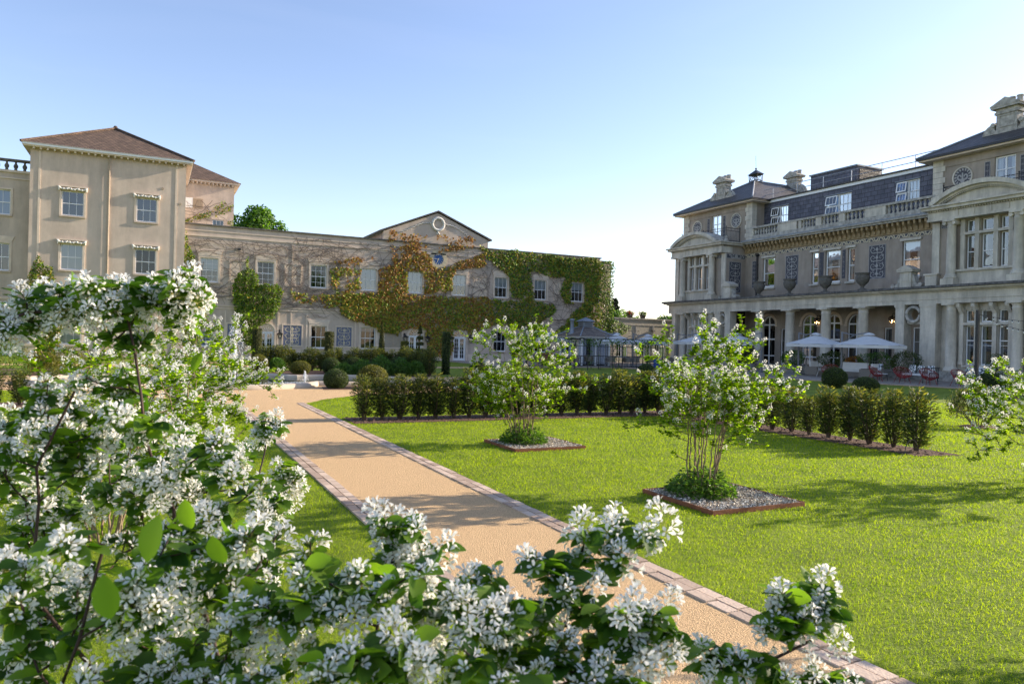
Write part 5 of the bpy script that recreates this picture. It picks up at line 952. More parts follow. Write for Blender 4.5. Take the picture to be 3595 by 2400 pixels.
def serviceberry(loc,seed,label,H=1.9,zb=.72,rx=.85,ry=.75,off=(0,0),nt_=430,nst=15,sprays=(),flower=.7,under=True,stemr=.011,fan=.5,leaf_per=7,rb=.16):
    g=np.random.default_rng(seed); t=thing('serviceberry_tree',loc,label,'flowering tree','multi-stemmed serviceberries'); X,Y=loc[0],loc[1]
    tips=[]; nb=max(14,nt_//13); cen=[]
    while len(cen)<nb:
        v=g.uniform(-1,1,3); rr_=np.linalg.norm(v)
        if rr_>1 or rr_<.25: continue
        z=zb+(v[2]+1)/2*(H-zb); q_=(v[2]+1)/2; wv=(.5+.5*math.sin(min(1,q_*1.55)*PI/2))*(1-.30*max(0,q_-.55)/.45); lump=vnoise(v[0]*3+seed,v[2]*4+v[1]*2,1.2,seed)
        if lump<-.38 and g.random()<.85: continue
        k=1+.16*lump; nv=math.hypot(v[0],v[1])/max(.35,math.sqrt(max(0,1-v[2]*v[2])))/max(1e-6,math.hypot(v[0],v[1])); cen.append((X+off[0]+v[0]*nv*rx*wv*k,Y+off[1]+v[1]*nv*ry*wv*k,z+.16*lump+abs(g.normal(0,.09))*(v[2]>.3)))
    for c_ in cen:
        for i in range(13): tips.append((c_[0]+g.normal(0,.085),c_[1]+g.normal(0,.085),c_[2]+g.normal(0,.10)))
    for sx,sy,sz,n_ in sprays:
        for i in range(n_): tt=.55+.45*(i+1)/n_; tips.append((X+off[0]*.5+(sx)*tt+g.normal(0,.05),Y+off[1]*.5+sy*tt+g.normal(0,.05),zb+.35*(H-zb)+(sz-zb-.35*(H-zb))*tt+g.normal(0,.05)))
    stems=[]
    for i in range(nst):
        a=2*PI*i/nst+g.uniform(-.2,.2); r_=g.uniform(.2,1)**.5; bx,by=X+rb*r_*math.cos(a),Y+rb*r_*math.sin(a); hx=off[0]+fan*rx*r_*math.cos(a); hy=off[1]+fan*ry*r_*math.sin(a); top=zb+(H-zb)*g.uniform(.35,.8)
        stems.append([(bx,by,0)]+[(bx+(X+hx-bx)*f_**1.3+g.normal(0,.018),by+(Y+hy-by)*f_**1.3+g.normal(0,.018),top*f_) for f_ in (.25,.5,.75,1.0)])
    polys,dirs,tw=grow(stems,tips,seed,.5,stemr,.0022); tp=np.array(tips)
    tubes(polys,4).build('stems',M['barkpale'],t,True)
    V,F=twig_leaves(tw,tp,dirs,leaf_per+3,g,.048,.66,False,5); link('leaves',npmesh('leaves',V,F),[M['amel_leaf']],t)
    j=np.where(g.random(len(tp))<flower*np.clip(.35+1.0*(tp[:,2]-zb)/(H-zb)*1.5,.03,1.0)*.5)[0]; V,F=place_heads(tp[j],dirs[j],g.uniform(.75,1.1,len(j)),TPLs,seed); link('blossom',npmesh('blossom',V,F),[M['petalwarm']],t)
    if under:
        n=1500; a=g.uniform(0,6.28,n); r_=g.random(n)**.5*.36; z=g.uniform(.02,.28,n)*(1.05-(r_/.40)**2); P=np.c_[X+r_*np.cos(a),Y+r_*np.sin(a),z+.04]; V,F=leaves(P,rdir(n,g)*np.array([1,1,.5])+np.c_[np.cos(a),np.sin(a),np.zeros(n)]*.5,rdir(n,g)*.6+np.array([0,0,1]),g.uniform(.035,.065,n),g.uniform(.025,.042,n)); link('basal_leaves',npmesh('basal_leaves',V,F),[M['shrub']],t)
    return t
serviceberry((5.27,6.12,.02),101,'white flowering multi-stemmed serviceberry in the nearer square gravel planter',1.70,.60,.72,.66,(.12,.0),800,15,[(-.72,.32,1.58,12),(.88,-.37,1.36,18),(.45,-.2,1.72,9),(-.7,.45,.72,10),(.9,-.5,1.15,14)],.95,leaf_per=6)
serviceberry((5.22,10.2,.02),102,'white flowering multi-stemmed serviceberry in the farther square gravel planter',1.74,.48,.84,.78,(-.12,.0),900,18,[(1.15,-.5,1.12,16),(-.9,.35,.95,8),(-.2,.1,1.86,8),(1.0,-.4,.9,8)],.85,leaf_per=8)
serviceberry((-.12,10.3,0),103,'sunlit serviceberry in full white flower left of the path, nearer the fountain',2.05,.12,1.3,1.2,(.34,.0),1150,16,[],1.3,under=False,fan=.6,leaf_per=6)
serviceberry((-.25,6.5,0),104,'sunlit serviceberry behind the shaded foreground branches, left of the path',1.5,.15,1.05,1.1,(.1,.0),650,14,[],1.1,under=False,fan=.6,leaf_per=7)
serviceberry((10.15,5.0,0),105,'serviceberry cut by the right edge, its white sprays reaching over the lawn',1.7,.2,1.05,1.0,(-.2,.05),700,14,[(-1.3,.55,1.3,16),(-1.2,.5,.95,14),(-1.3,.55,.62,14),(-1.15,.5,.35,12)],1.6,under=False,fan=.6)
serviceberry((5.45,1.75,0),106,'serviceberry beyond the right edge whose shade falls across the path',1.9,.5,.9,.8,(0,0),380,14,[],.8,under=False)
# planters
for i,(px,py,pw,ph) in enumerate(PLANT):
    t=thing('planter_edging',(px+pw/2,py+ph/2,0),'rusted steel square edging round the '+('nearer' if i==0 else 'farther')+' planted serviceberry','planter','square steel planters')
    e=.012
    for a in ((px,px+pw,py,py+e),(px,px+pw,py+ph-e,py+ph),(px,px+e,py+e,py+ph-e),(px+pw-e,px+pw,py+e,py+ph-e)): b=MB(); b.box(*a,-.03,.048); b.build('steel_strip',M['corten'],t)
    g=np.random.default_rng(60+i); n=5200; P=np.c_[g.uniform(px+.02,px+pw-.02,n),g.uniform(py+.02,py+ph-.02,n),g.uniform(.028,.046,n)]; V,F=leaves(P,rdir(n,g)*np.array([1,1,.35]),rdir(n,g)*.6+np.array([0,0,1]),g.uniform(.014,.032,n),g.uniform(.012,.022,n),.35)
    b=MB(); b.add([(px+e,py+e,.03),(px+pw-e,py+e,.03),(px+pw-e,py+ph-e,.03),(px+e,py+ph-e,.03)],[(0,1,2,3)]); b.build('gravel_bed',M['gravel'],t)
    o=link('gravel',npmesh('gravel',V,F),[M['stonechip']] if 'stonechip' in M else [M.setdefault('stonechip',mat('gravel_chips',(.42,.34,.26),.9,.3,20,island=.85,c2=(.92,.83,.69)))],t); o['kind']='stuff'
# ------------------------------------------------------------------ yews
def yew_mesh(seed,Hh=1.0,rad=.2,n=2300):
    g=np.random.default_rng(seed); P=[];D_=[];mi=[]; ns=g.integers(7,11); st=[(0,0,Hh)]+[(rad*g.uniform(.35,1)*math.cos(a),rad*g.uniform(.35,1)*math.sin(a),Hh*g.uniform(.74,1.02)) for a in np.linspace(0,6.28,ns)]
    polys=[]
    for sx,sy,sh in st:
        polys.append(([(sx*.15,sy*.15,.02),(sx*.6,sy*.6,sh*.35),(sx,sy,sh*.75),(sx*1.05,sy*1.05,sh)],[.012,.009,.006,.002]))
        for i in range(n//len(st)):
            f_=g.random()**.8; z=.08+f_*(sh-.06); q=min(1,z/sh*1.5); w=(.11*(1-.45*max(0,z/sh-.55)/.45))*g.random()**.5; a=g.uniform(0,6.28); px,py=sx*q+w*math.cos(a),sy*q+w*math.sin(a); P.append((px,py,z)); D_.append((math.cos(a)*.8,math.sin(a)*.8,g.uniform(.1,1.1))); mi.append(1 if (z>Hh*.62 and g.random()<.5*(z/Hh)) or g.random()<.06 else 0)
    P=np.array(P); V,F=leaves(P,np.array(D_),rdir(len(P),g),g.uniform(.045,.085,len(P)),g.uniform(.012,.022,len(P)),.1)
    return npmesh('yew_foliage',V,F,np.repeat(mi,2)),polys
YP=[]
for i in range(5):
    me,polys=yew_mesh(300+i,1.0,.15+.02*(i%3),2300+200*i); t=thing('yew',(0,0,0),'yew','hedge plant','yews'); link('foliage',me,[M['yew'],M['yewtip']],t); tubes(polys,4).build('stems',M['bark'],t); YP.append(t)
ORD=['first','second','third','fourth','fifth','sixth','seventh','eighth','ninth','tenth','eleventh','twelfth','thirteenth','fourteenth','fifteenth','sixteenth','seventeenth','eighteenth','nineteenth','twentieth','twenty-first','twenty-second','twenty-third']
used=set()
def yew(x,y,s,rz,label,group,k):
    p=YP[k%5]; o=p if k%5 not in used else dup(p,(x,y,0)); used.add(k%5); o.location=(x,y,0); o.rotation_euler=(0,0,rz); o.scale=(s*random.Random(k).uniform(1.25,1.6),s*random.Random(k+7).uniform(1.25,1.6),s*random.Random(k+3).uniform(.95,1.1)); o['label']=label; o['group']=group; return o
g=random.Random(9); k=0
n=20
for i in range(n):
    x=3.72+i*(10.75-3.72)/(n-1); yew(x,14.08+g.uniform(-.06,.06),(.93 if i not in (9,13,16) else 1.08)*g.uniform(.88,1.08),g.uniform(0,6.28),f'{ORD[i]} yew from the path in the hedge row along the back of the lawn','yews in the back hedge row',k); k+=1
n=15
for i in range(n):
    y=7.72+i*(13.7-7.72)/(n-1); yew(11.0+g.uniform(-.06,.06),y,g.uniform(.82,.98)*(1.08 if i<3 else .9),g.uniform(0,6.28),f'{ORD[i]} yew from the near end of the right-hand hedge row','yews in the right hedge row',k); k+=1
n=16
for i in range(n):
    x=4.6+i*(10.9-4.6)/(n-1); yew(x,35.0+g.uniform(-.1,.1),1.02*g.uniform(.9,1.15),g.uniform(0,6.28),f'{ORD[i]} dark yew from the left in the hedge in front of the wing','dark yews before the wing',k); k+=1
n=9
for i in range(n):
    y=30.5+i*.52; yew(11.0+g.uniform(-.1,.1),y,1.05*g.uniform(.9,1.15),g.uniform(0,6.28),f'{ORD[i]} dark yew from the front in the hedge end right of the fountain bed','dark yews right of the bed',k); k+=1
n=7
for i in range(n):
    x=-2.0-i*.52; yew(x,18.6+g.uniform(-.1,.1),.78*g.uniform(.9,1.1),g.uniform(0,6.28),f'{ORD[i]} yew from the path in the row left of the fountain court','yews left of the court',k); k+=1
# ------------------------------------------------------------------ clipped box and topiary
def shell(fn,n,seed,ls=(.03,.055),name='box_foliage',core=None,smooth=False):
    """leaf-clad clipped form: fn(u,v) gives point and outward normal on the surface"""
    g=np.random.default_rng(seed); P,N_=fn(g.random(n),g.random(n)); P=P+N_*g.normal(0,.018,n)[:,None]-N_*.01; D_=rdir(n,g)+N_*.5; V,F=leaves(P,D_,N_+rdir(n,g)*.6,g.uniform(*ls,n),g.uniform(ls[0]*.6,ls[1]*.6,n),.2)
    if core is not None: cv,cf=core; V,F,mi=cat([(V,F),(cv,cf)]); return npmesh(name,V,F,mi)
    return npmesh(name,V,F)
def ell(rx,rz,seed,lump=.05):
    def fn(u,v):
        z=2*u-1; a=v*2*PI; s=np.sqrt(1-z*z); N_=np.c_[s*np.cos(a),s*np.sin(a),z]; k=1+lump*vnoise(N_[:,0]*3+seed,N_[:,2]*3+N_[:,1]*2,1.0,seed); return N_*np.array([rx,rx,rz])*k[:,None]+np.array([0,0,rz]),norm(N_/np.array([rx,rx,rz]))
    return fn
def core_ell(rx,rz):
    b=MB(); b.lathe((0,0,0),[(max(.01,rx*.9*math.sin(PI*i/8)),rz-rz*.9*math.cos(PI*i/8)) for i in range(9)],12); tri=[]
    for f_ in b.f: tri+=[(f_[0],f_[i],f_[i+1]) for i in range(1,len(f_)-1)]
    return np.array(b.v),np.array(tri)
BALLS={}
def boxball(x,y,r,rz,label,gold=False,group='clipped box balls',n=2200):
    key=(gold,); 
    if key not in BALLS:
        me=shell(ell(1,1,5+gold),5200,70+gold,(.075,.13),core=core_ell(1,1)); BALLS[key]=me
    o=link('box_ball',BALLS[key],[],None,(x,y,0)) if False else bpy.data.objects.new('box_ball',BALLS[key])
    if o.name not in COL.objects: COL.objects.link(o)
    if len(BALLS[key].materials)==0:
        for m_ in ((M['boxgold'] if gold else M['box']),M['boxcore']): BALLS[key].materials.append(m_)
    o.location=(x,y,-.03); o.scale=(r,r,rz); o.rotation_euler=(0,0,(x*7+y*3)%6.28); ORG[o]=(x,y,0); return tag(o,label,'topiary',group)
boxball(5.22,23.3,.38,.32,'round clipped box ball beside the low fountain jet')
boxball(6.45,23.5,.47,.38,'golden clipped box dome behind the first hedge yew',True)
boxball(5.7,32.3,.44,.30,'golden clipped box dome beyond the middle of the pool',True)
boxball(4.2,34.0,.40,.40,'golden box ball beside the far-left cylinder and the pool',True)
for x,y,r_,z,l in ((7.2,33.2,.40,.36,'dark box dome behind the golden dome, left of the fountain jet'),(8.3,33.5,.45,.38,'dark box dome above the fountain jet'),(8.75,32.4,.45,.32,'low dark box dome right of the fountain jet'),(10.1,32.6,.42,.40,'dark box ball in front of the clipped cone')): boxball(x,y,r_,z,l)
boxball(25.9,21.9,.50,.44,'tall dark box ball on the lawn edge in front of the red chairs')
boxball(24.0,18.9,.46,.32,'low wide box dome behind the right-hand yew row')
boxball(30.0,17.9,.58,.44,'box dome near the right edge beside the festoon pole')
boxball(21.4,29.0,.42,.36,'dark box ball on the shaded grass before the pergola')
boxball(-4.1,36.5,.5,.36,'small golden box ball below the flower urn at far left',True)
boxball(13.4,30.9,.4,.34,'small dark box ball behind the farther serviceberry')
def cyl(r,Hh,taper=1.0,pw=1.0):
    def fn(u,v):
        a=v*2*PI; top=u<(r*.5/(Hh+r*.5)); h_=np.where(top,Hh,np.clip((u-(r*.5/(Hh+r*.5)))/(1-(r*.5/(Hh+r*.5))),0,1)*Hh); rr_=r*(1-(1-taper)*(h_/Hh)**pw); q=np.where(top,np.sqrt(np.random.default_rng(3).random(len(u))),1.0)*rr_
        N_=np.where(top[:,None],np.array([[0,0,1.0]]),np.c_[np.cos(a),np.sin(a),np.full(len(a),.05)]); return np.c_[q*np.cos(a),q*np.sin(a),h_],norm(N_)
    return fn
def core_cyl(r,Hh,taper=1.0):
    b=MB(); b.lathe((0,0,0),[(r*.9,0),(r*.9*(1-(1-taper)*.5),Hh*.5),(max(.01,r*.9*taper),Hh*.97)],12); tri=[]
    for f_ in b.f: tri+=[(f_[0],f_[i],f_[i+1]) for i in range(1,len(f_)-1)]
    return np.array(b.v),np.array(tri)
def topiary(name,loc,me,label,mats=('yewclip','boxcore')): o=link(name,me,[M[m_] for m_ in mats],None,(0,0,0)); o.location=loc; return tag(o,label,'topiary','clipped topiary before the wing')
M['yewclip']=leafm('clipped_yew',(.05,.06,.018),(.12,.125,.03),.6,.25,(1.4,1.4,.6))
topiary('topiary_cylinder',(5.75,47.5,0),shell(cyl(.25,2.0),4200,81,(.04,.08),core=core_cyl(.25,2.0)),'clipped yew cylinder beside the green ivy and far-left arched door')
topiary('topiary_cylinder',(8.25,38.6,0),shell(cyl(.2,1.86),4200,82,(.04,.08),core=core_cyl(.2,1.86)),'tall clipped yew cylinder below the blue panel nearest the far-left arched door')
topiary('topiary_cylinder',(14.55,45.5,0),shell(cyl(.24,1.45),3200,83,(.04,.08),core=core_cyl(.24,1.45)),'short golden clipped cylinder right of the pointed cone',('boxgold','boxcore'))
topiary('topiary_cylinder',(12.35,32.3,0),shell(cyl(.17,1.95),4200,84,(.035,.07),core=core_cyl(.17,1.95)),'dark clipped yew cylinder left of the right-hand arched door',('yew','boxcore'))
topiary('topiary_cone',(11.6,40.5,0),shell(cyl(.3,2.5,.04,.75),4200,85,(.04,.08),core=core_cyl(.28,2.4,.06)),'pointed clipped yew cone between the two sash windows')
t=thing('tiered_topiary',(16.6,48.5,0),'tiered topiary of stacked clipped discs beside the middle arched door','topiary','clipped topiary before the wing')
b=MB(); b.tube([(16.6,48.5,0),(16.6,48.5,2.5)],.04,6); b.build('stem',M['bark'],t)
for i,(z,r_,hh) in enumerate(((.25,.30,.24),(.75,.27,.2),(1.2,.24,.2),(1.62,.2,.2),(2.02,.17,.55))):
    me=shell(cyl(r_,hh,.08 if i==4 else .9),700,90+i,(.04,.08),'clipped_tier',core_cyl(r_,hh,.1 if i==4 else .9)); me.transform(Matrix.Translation((0,0,z))); o=bpy.data.objects.new('clipped_tier',me); COL.objects.link(o); o.parent=t
    for m_ in ('yewclip','boxcore'): me.materials.append(M[m_])
# bare twiggy ball on the lawn
g=np.random.default_rng(33); t=thing('bare_ball_shrub',(16.1,9.85,0),'twiggy round shrub with sparse foliage alone on the right-hand lawn','shrub')
tips=[]; 
while len(tips)<300:
    v=g.normal(size=3); v/=np.linalg.norm(v)
    if v[2]<-.55: continue
    k=g.uniform(.7,1.0); tips.append((16.1+.60*v[0]*k,9.85+.60*v[1]*k,.44+.40*v[2]*k))
stems=[[(16.1+.1*math.cos(a),9.85+.1*math.sin(a),0),(16.1+.25*math.cos(a),9.85+.25*math.sin(a),.22),(16.1+.45*math.cos(a),9.85+.45*math.sin(a),.5)] for a in np.linspace(0,6.28,12)]
polys,dirs,tw=grow(stems,tips,33,.6,.014,.004); tubes(polys,4).build('twigs',M['bark'],t)
tp=np.array(tips); P=np.repeat(tp,18,0)+g.normal(0,.05,(len(tp)*18,3)); V,F=leaves(P,np.repeat(dirs,18,0)+rdir(len(P),g)*.6,rdir(len(P),g),g.uniform(.03,.06,len(P)),g.uniform(.012,.022,len(P))); link('foliage',npmesh('foliage',V,F,np.repeat((g.random(len(P))<.3).astype(int),2)),[M['yew'],M['yewtip']],t)
b=MB(); b.lathe((16.1,9.85,.0),[(.42,.0),(.3,.03),(.05,.05)],12); b.build('soil_mound',M['mulch'],t)
# leafy green shrubs in the beds
def leafshrub(x,y,rx,rz,seed,label,m='shrub',group='leafy shrubs in the fountain beds',n=1600,ls=(.05,.10),cat_='shrub'):
    g=np.random.default_rng(seed); v=rdir(n,g); v[:,2]=np.abs(v[:,2])*1.1-.1; k=(.55+.45*g.random(n)**.4)*(1+.2*vnoise(v[:,0]*3+seed,v[:,1]*3+v[:,2]*2,1.1,seed)); P=v*np.array([rx,rx,rz])*k[:,None]+np.array([x,y,rz*.15]); P[:,2]=np.maximum(P[:,2],.02)
    V,F=leaves(P,rdir(n,g)+v*.5+np.array([0,0,.2]),rdir(n,g)*.6+np.array([0,0,1]),g.uniform(*ls,n),g.uniform(ls[0]*.5,ls[1]*.55,n)); o=link('leafy_shrub',npmesh('leafy_shrub',V,F),[M[m]],None,(x,y,0)); return tag(o,label,cat_,group)
M['shrubshade']=leafm('shrub_leaf_shaded',(.045,.11,.016),(.10,.19,.028),.5,.35,(1.5,1.8,.8))  # darker copy of the shrub leaf, with shade put into its colour
for i,(x,y,r_,z,l) in enumerate(((8.0,30.9,.55,.6,'leafy green shrub behind the golden dome, right of the fountain jet'),(8.9,31.0,.6,.75,'broad leafy shrub at the middle of the dark yew hedge'),(9.7,30.8,.55,.65,'leafy shrub third from the right end of the dark hedge'),(10.3,30.5,.45,.6,'leafy shrub close to the right end of the dark hedge'),(5.0,34.2,.4,.6,'small leafy shrub between the two golden box domes'),(7.3,30.9,.5,.45,'low leafy shrub just behind the pool rim'))): leafshrub(x,y,r_,z,400+i,l,'shrubshade')
for i,(x,y,r_,z,l) in enumerate(((-4.5,29.6,.75,1.0,'bright yellow-green shrub at the court edge, far left'),(-5.6,29.9,.9,1.15,'tall bright shrub cut by the left edge'),(-4.9,31.4,1.3,1.35,'broad golden shrub in front of the flower urn'),(-3.6,31.6,.6,.7,'small reddish-green shrub right of the bright shrubs'),(-2.9,33.6,.7,.8,'low shrub below the ivy on the tower'))): leafshrub(x,y,r_,z,420+i,l,'shrub' if i<2 else 'boxgold','leafy shrubs at the far left')
# wire hoop at the end of the yew row
b=MB(); b.tube([(10.62+.16*math.cos(a),7.52,.0+.24*math.sin(a)) for a in np.linspace(0,PI,14)],.007,5); tag(b.build('wire_hoop',M['iron']),'small black wire hoop at the near end of the right yew row','hoop')
# ------------------------------------------------------------------ pool and fountains
CI=[(2.5,25.25,2.55),(2.5,27.95,2.55),(-1.2,26.6,2.5),(6.2,26.6,2.5)]
def rad(a):
    dx,dy=math.cos(a),math.sin(a); best=0
    for cx,cy_,r_ in CI:
        ox,oy=2.5-cx,26.6-cy_; B_=ox*dx+oy*dy; C_=ox*ox+oy*oy-r_*r_; D_=B_*B_-C_
        if D_>=0: best=max(best,-B_+math.sqrt(D_))
    return best
N_=300; OUT=[(2.5+rad(2*PI*i/N_)*math.cos(2*PI*i/N_),26.6+rad(2*PI*i/N_)*math.sin(2*PI*i/N_)) for i in range(N_)]
prof=[(.0,-.05),(.0,.05),(.03,.11),(.09,.15),(.22,.155),(.29,.13),(.31,.08),(.31,-.05)]; vs=[]
for i in range(N_):
    p=Vector(OUT[i]); t_=(Vector(OUT[(i+1)%N_])-Vector(OUT[i-1])).normalized(); nn=Vector((-t_.y,t_.x)); nn=nn if nn.dot(Vector((2.5,26.6))-p)>0 else -nn
    for o_,z in prof: q_=p+nn*o_; vs.append((q_.x,q_.y,z))
k=len(prof); b=MB(); b.add(vs,[(i*k+j,i*k+j+1,((i+1)%N_)*k+j+1,((i+1)%N_)*k+j) for i in range(N_) for j in range(k-1)]); o=b.build('pool_rim',M['poolstone'],None,False); tag(o,'low rounded pale stone rim of the lobed fountain pool','pool rim')
m=bpy.data.materials.new('pool_water'); m.use_nodes=True; p=m.node_tree.nodes['Principled BSDF']; p.inputs['Base Color'].default_value=(.02,.035,.04,1); p.inputs['Roughness'].default_value=.04; p.inputs['Specular IOR Level'].default_value=.8
n1=nd(m.node_tree,'ShaderNodeTexNoise'); n1.inputs['Scale'].default_value=9; n1.inputs['Detail'].default_value=4; bp_=nd(m.node_tree,'ShaderNodeBump'); bp_.inputs['Strength'].default_value=.10; bp_.inputs['Distance'].default_value=.03; ge=nd(m.node_tree,'ShaderNodeNewGeometry'); m.node_tree.links.new(ge.outputs['Position'],n1.inputs['Vector']); m.node_tree.links.new(n1.outputs[0],bp_.inputs['Height']); m.node_tree.links.new(bp_.outputs[0],p.inputs['Normal']); M['water']=m
b=MB(); b.add([(2.5+(x-2.5)*.965,26.6+(y-26.6)*.965,.055) for x,y in OUT],[tuple(range(N_))]); tag(b.build('water',M['water']),kind='structure')
M['spray']=mat('white_water_spray',(.86,.88,.9),.35,.03,5,leaf=.5,spec=.6)
def jet(x,y,h_,r_,n,seed,label,core):
    t=thing('fountain_jet',(x,y,.055),label,'fountain jet','fountain jets'); g=np.random.default_rng(seed); P=[]
    for i in range(n):
        up=g.random()<.45
        if up: z=h_*g.random()**.7; P.append((x+g.normal(0,.03*r_+.02*z),y+g.normal(0,.03*r_+.02*z),z+.06))
        else:
            a=g.uniform(0,6.28); s=g.random(); R_=r_*g.uniform(.25,1); zz=h_*(1-s*s)*g.uniform(.8,1); P.append((x+R_*s*math.cos(a),y+R_*s*math.sin(a),max(.06,zz)))
    P=np.array(P); V,F=leaves(P,rdir(n,g)*np.array([.3,.3,1]),rdir(n,g),g.uniform(.03,.08,n)*core,g.uniform(.015,.03,n)*core); link('droplets',npmesh('droplets',V,F),[M['spray']],t)
    b=MB(); b.tube([(x,y,.05),(x,y,h_*.5),(x,y,h_*.97)],[.05*r_+.015,.06*r_+.01,.03*r_],8); b.build('water_column',M['spray'],t)
    b=MB(); b.lathe((x,y,.05),[(.05,0),(.03,.05),(.02,.08)],8); b.build('nozzle',M['iron'],t)
jet(2.55,27.0,2.15,.7,1000,5,'tall white fountain jet at the middle of the pool, seen before the wing',1.0)
jet(4.5,24.6,.42,.22,420,6,'low white fountain jet near the rounded near rim of the pool',.6)
g=np.random.default_rng(77); n=500; P=np.c_[4.4+g.normal(0,.8,n),25.2+g.normal(0,.35,n),np.full(n,.062)]; V,F=leaves(P,rdir(n,g)*np.array([1,1,.05]),np.tile([0,0,1.0],(n,1)),g.uniform(.03,.09,n),g.uniform(.015,.04,n),.2); tag(link('foam',npmesh('foam',V,F),[M['spray']]),'white bubbles on the pool round the low jet','water foam',None,'stuff')
# ------------------------------------------------------------------ climbers
def climber(name,label,zones,Y,seed,dens=70,ls=.15,windows=(),thick=.12,stems=0,box=None,fr=FW):
    g=np.random.default_rng(seed); P=[];mi=[]; t=thing(name,(np.mean([p[0] for p in zones[0][2]]),Y,0),label,'climbing plant','climbers on the stucco walls')
    for d,c,poly in zones:
        xs=[p[0] for p in poly]; zs=[p[1] for p in poly]; n=int((max(xs)-min(xs))*(max(zs)-min(zs))*dens); x=g.uniform(min(xs)-.15,max(xs)+.15,n); z=g.uniform(min(zs)-.15,max(zs)+.15,n)
        jx=x+.18*vnoise(x,z,3.1,seed+1); jz=z+.18*vnoise(x,z,3.3,seed+2); k=inpoly(poly,jx,jz); f_=vnoise(x,z,2.2,seed+3)*.6+vnoise(x,z,6.0,seed+4)*.4; k&=(f_*.5+g.random(n)*.3)<(d*1.15-.38)
        for a0,a1,z0,z1 in windows: k&=~((x>a0)&(x<a1)&(z>z0)&(z<z1))
        x,z,f_=x[k],z[k],f_[k]; y=Y-thick*(.25+.75*g.random(len(x)))*(.6+.4*np.clip(1-f_,0,1.5)); P.append(np.c_[x,y,z]); r_=g.random(len(x))
        w_=vnoise(x,z,.9,seed+6)
        if c=='r': q=np.where(r_<.8,2,1)
        elif c=='m': q=np.where(r_+.35*w_<.36,2,np.where(r_+.3*w_<.82,1,0))
        elif c=='g': q=np.where(r_+.3*w_<.18,2,np.where(r_<.72,1,0))
        elif c=='v': q=np.where(r_<.34,1,np.where(r_<.8,0,3))
        else: q=np.where(r_<.35,0,3)
        mi.append(q)
    P=np.concatenate(P);mi=np.concatenate(mi); n=len(P); N0=np.tile([0.,-1.,.35],(n,1))+rdir(n,g)*.55; D_=np.c_[g.normal(0,.6,n),g.normal(-.25,.2,n),-np.abs(g.normal(.6,.4,n))]; V,F=leaves(P,D_,N0,g.uniform(ls*.7,ls*1.25,n),g.uniform(ls*.7,ls*1.1,n),.15)
    link('foliage',npmesh('climber_foliage',V,F,np.repeat(mi,2)),[M['ivy_green'],M['ivy_gold'],M['ivy_rust'],M['ivy_dark']],t)
    if stems:
        vs=[];fs=[]
        for i in range(stems):
            x,z=g.uniform(box[0],box[1]),g.uniform(box[2],box[3]); L_=g.uniform(1.2,4.0); a=g.choice([0,PI])+g.normal(0,.35) if g.random()<.72 else g.normal(PI/2,.4); w_=g.uniform(.008,.017); m_=len(vs); n_=14; ok=0
            for j in range(n_):
                a+=g.normal(0,.22); x+=math.cos(a)*L_/n_; z+=math.sin(a)*L_/n_
                if x<box[0] or x>box[1] or z<box[2] or z>box[3] or any(a0-.02<x<a1+.02 and z0-.02<z<z1+.02 for a0,a1,z0,z1 in windows): break
                nx,nz=-math.sin(a)*w_,math.cos(a)*w_; yy=Y-.052-.0004*(i%40); vs+=[(x+nx,yy,z+nz),(x-nx,yy,z-nz)]
                if ok: s=m_+2*(ok-1); fs.append((s,s+1,s+3,s+2))
                ok+=1
        b=MB(); b.add(vs,fs); b.build('bare_stems',M['vine'],t)
    return t
WINS=[(c-UW-.08,c+UW+.08,5.12,6.92) for c in UPC]+[(c-.62,c+.62,.72,2.5) for c in GFC]+[(c-.62,c+.62,0,2.5) for c in DOORS]+[(19.3,20.5,7.35,8.5)]
climber('virginia_creeper','rust and gold creeper spreading over the gable wing round the clock',IVY_MAIN,54.15,501,190,.17,WINS,.16,520,(8.3,27.5,3.0,8.8))
climber('virginia_creeper','green creeper covering the right end of the wing up to its roofline',IVY_END+[(1.0,'v',[(34.1,9.05),(34.85,9.05),(34.85,2.6),(34.4,2.4),(34.3,5.5),(34.5,7.0)])],54.15,502,240,.17,WINS,.16,330,(26,34.7,2.6,8.9))
climber('virginia_creeper','dense green creeper on the set-back corner beside the linking range',[(1.05,'d',[(34.9,9.1),(37.35,9.1),(37.35,3.6),(36.7,3.2),(36.9,5.2),(36.0,5.5),(35.9,6.3),(34.9,6.0)]),(1.0,'d',[(34.85,6.3),(36.2,6.3),(37.3,5.0),(37.3,2.4),(34.85,2.6)]),(.8,'d',[(36.9,3.9),(38.6,3.6),(39.3,3.2),(38.4,2.6),(36.8,2.4)])],55.95,503,200,.15,[(35.1,35.75,5.2,6.1)],.3)
climber('bare_creeper','leafless grey-brown creeper stems netting the left half of the wing',[(.25,'r',[(8.0,6.0),(9.5,6.3),(9.0,5.0)])],54.15,504,12,.12,WINS,.08,420,(1.9,12.5,3.65,8.2))
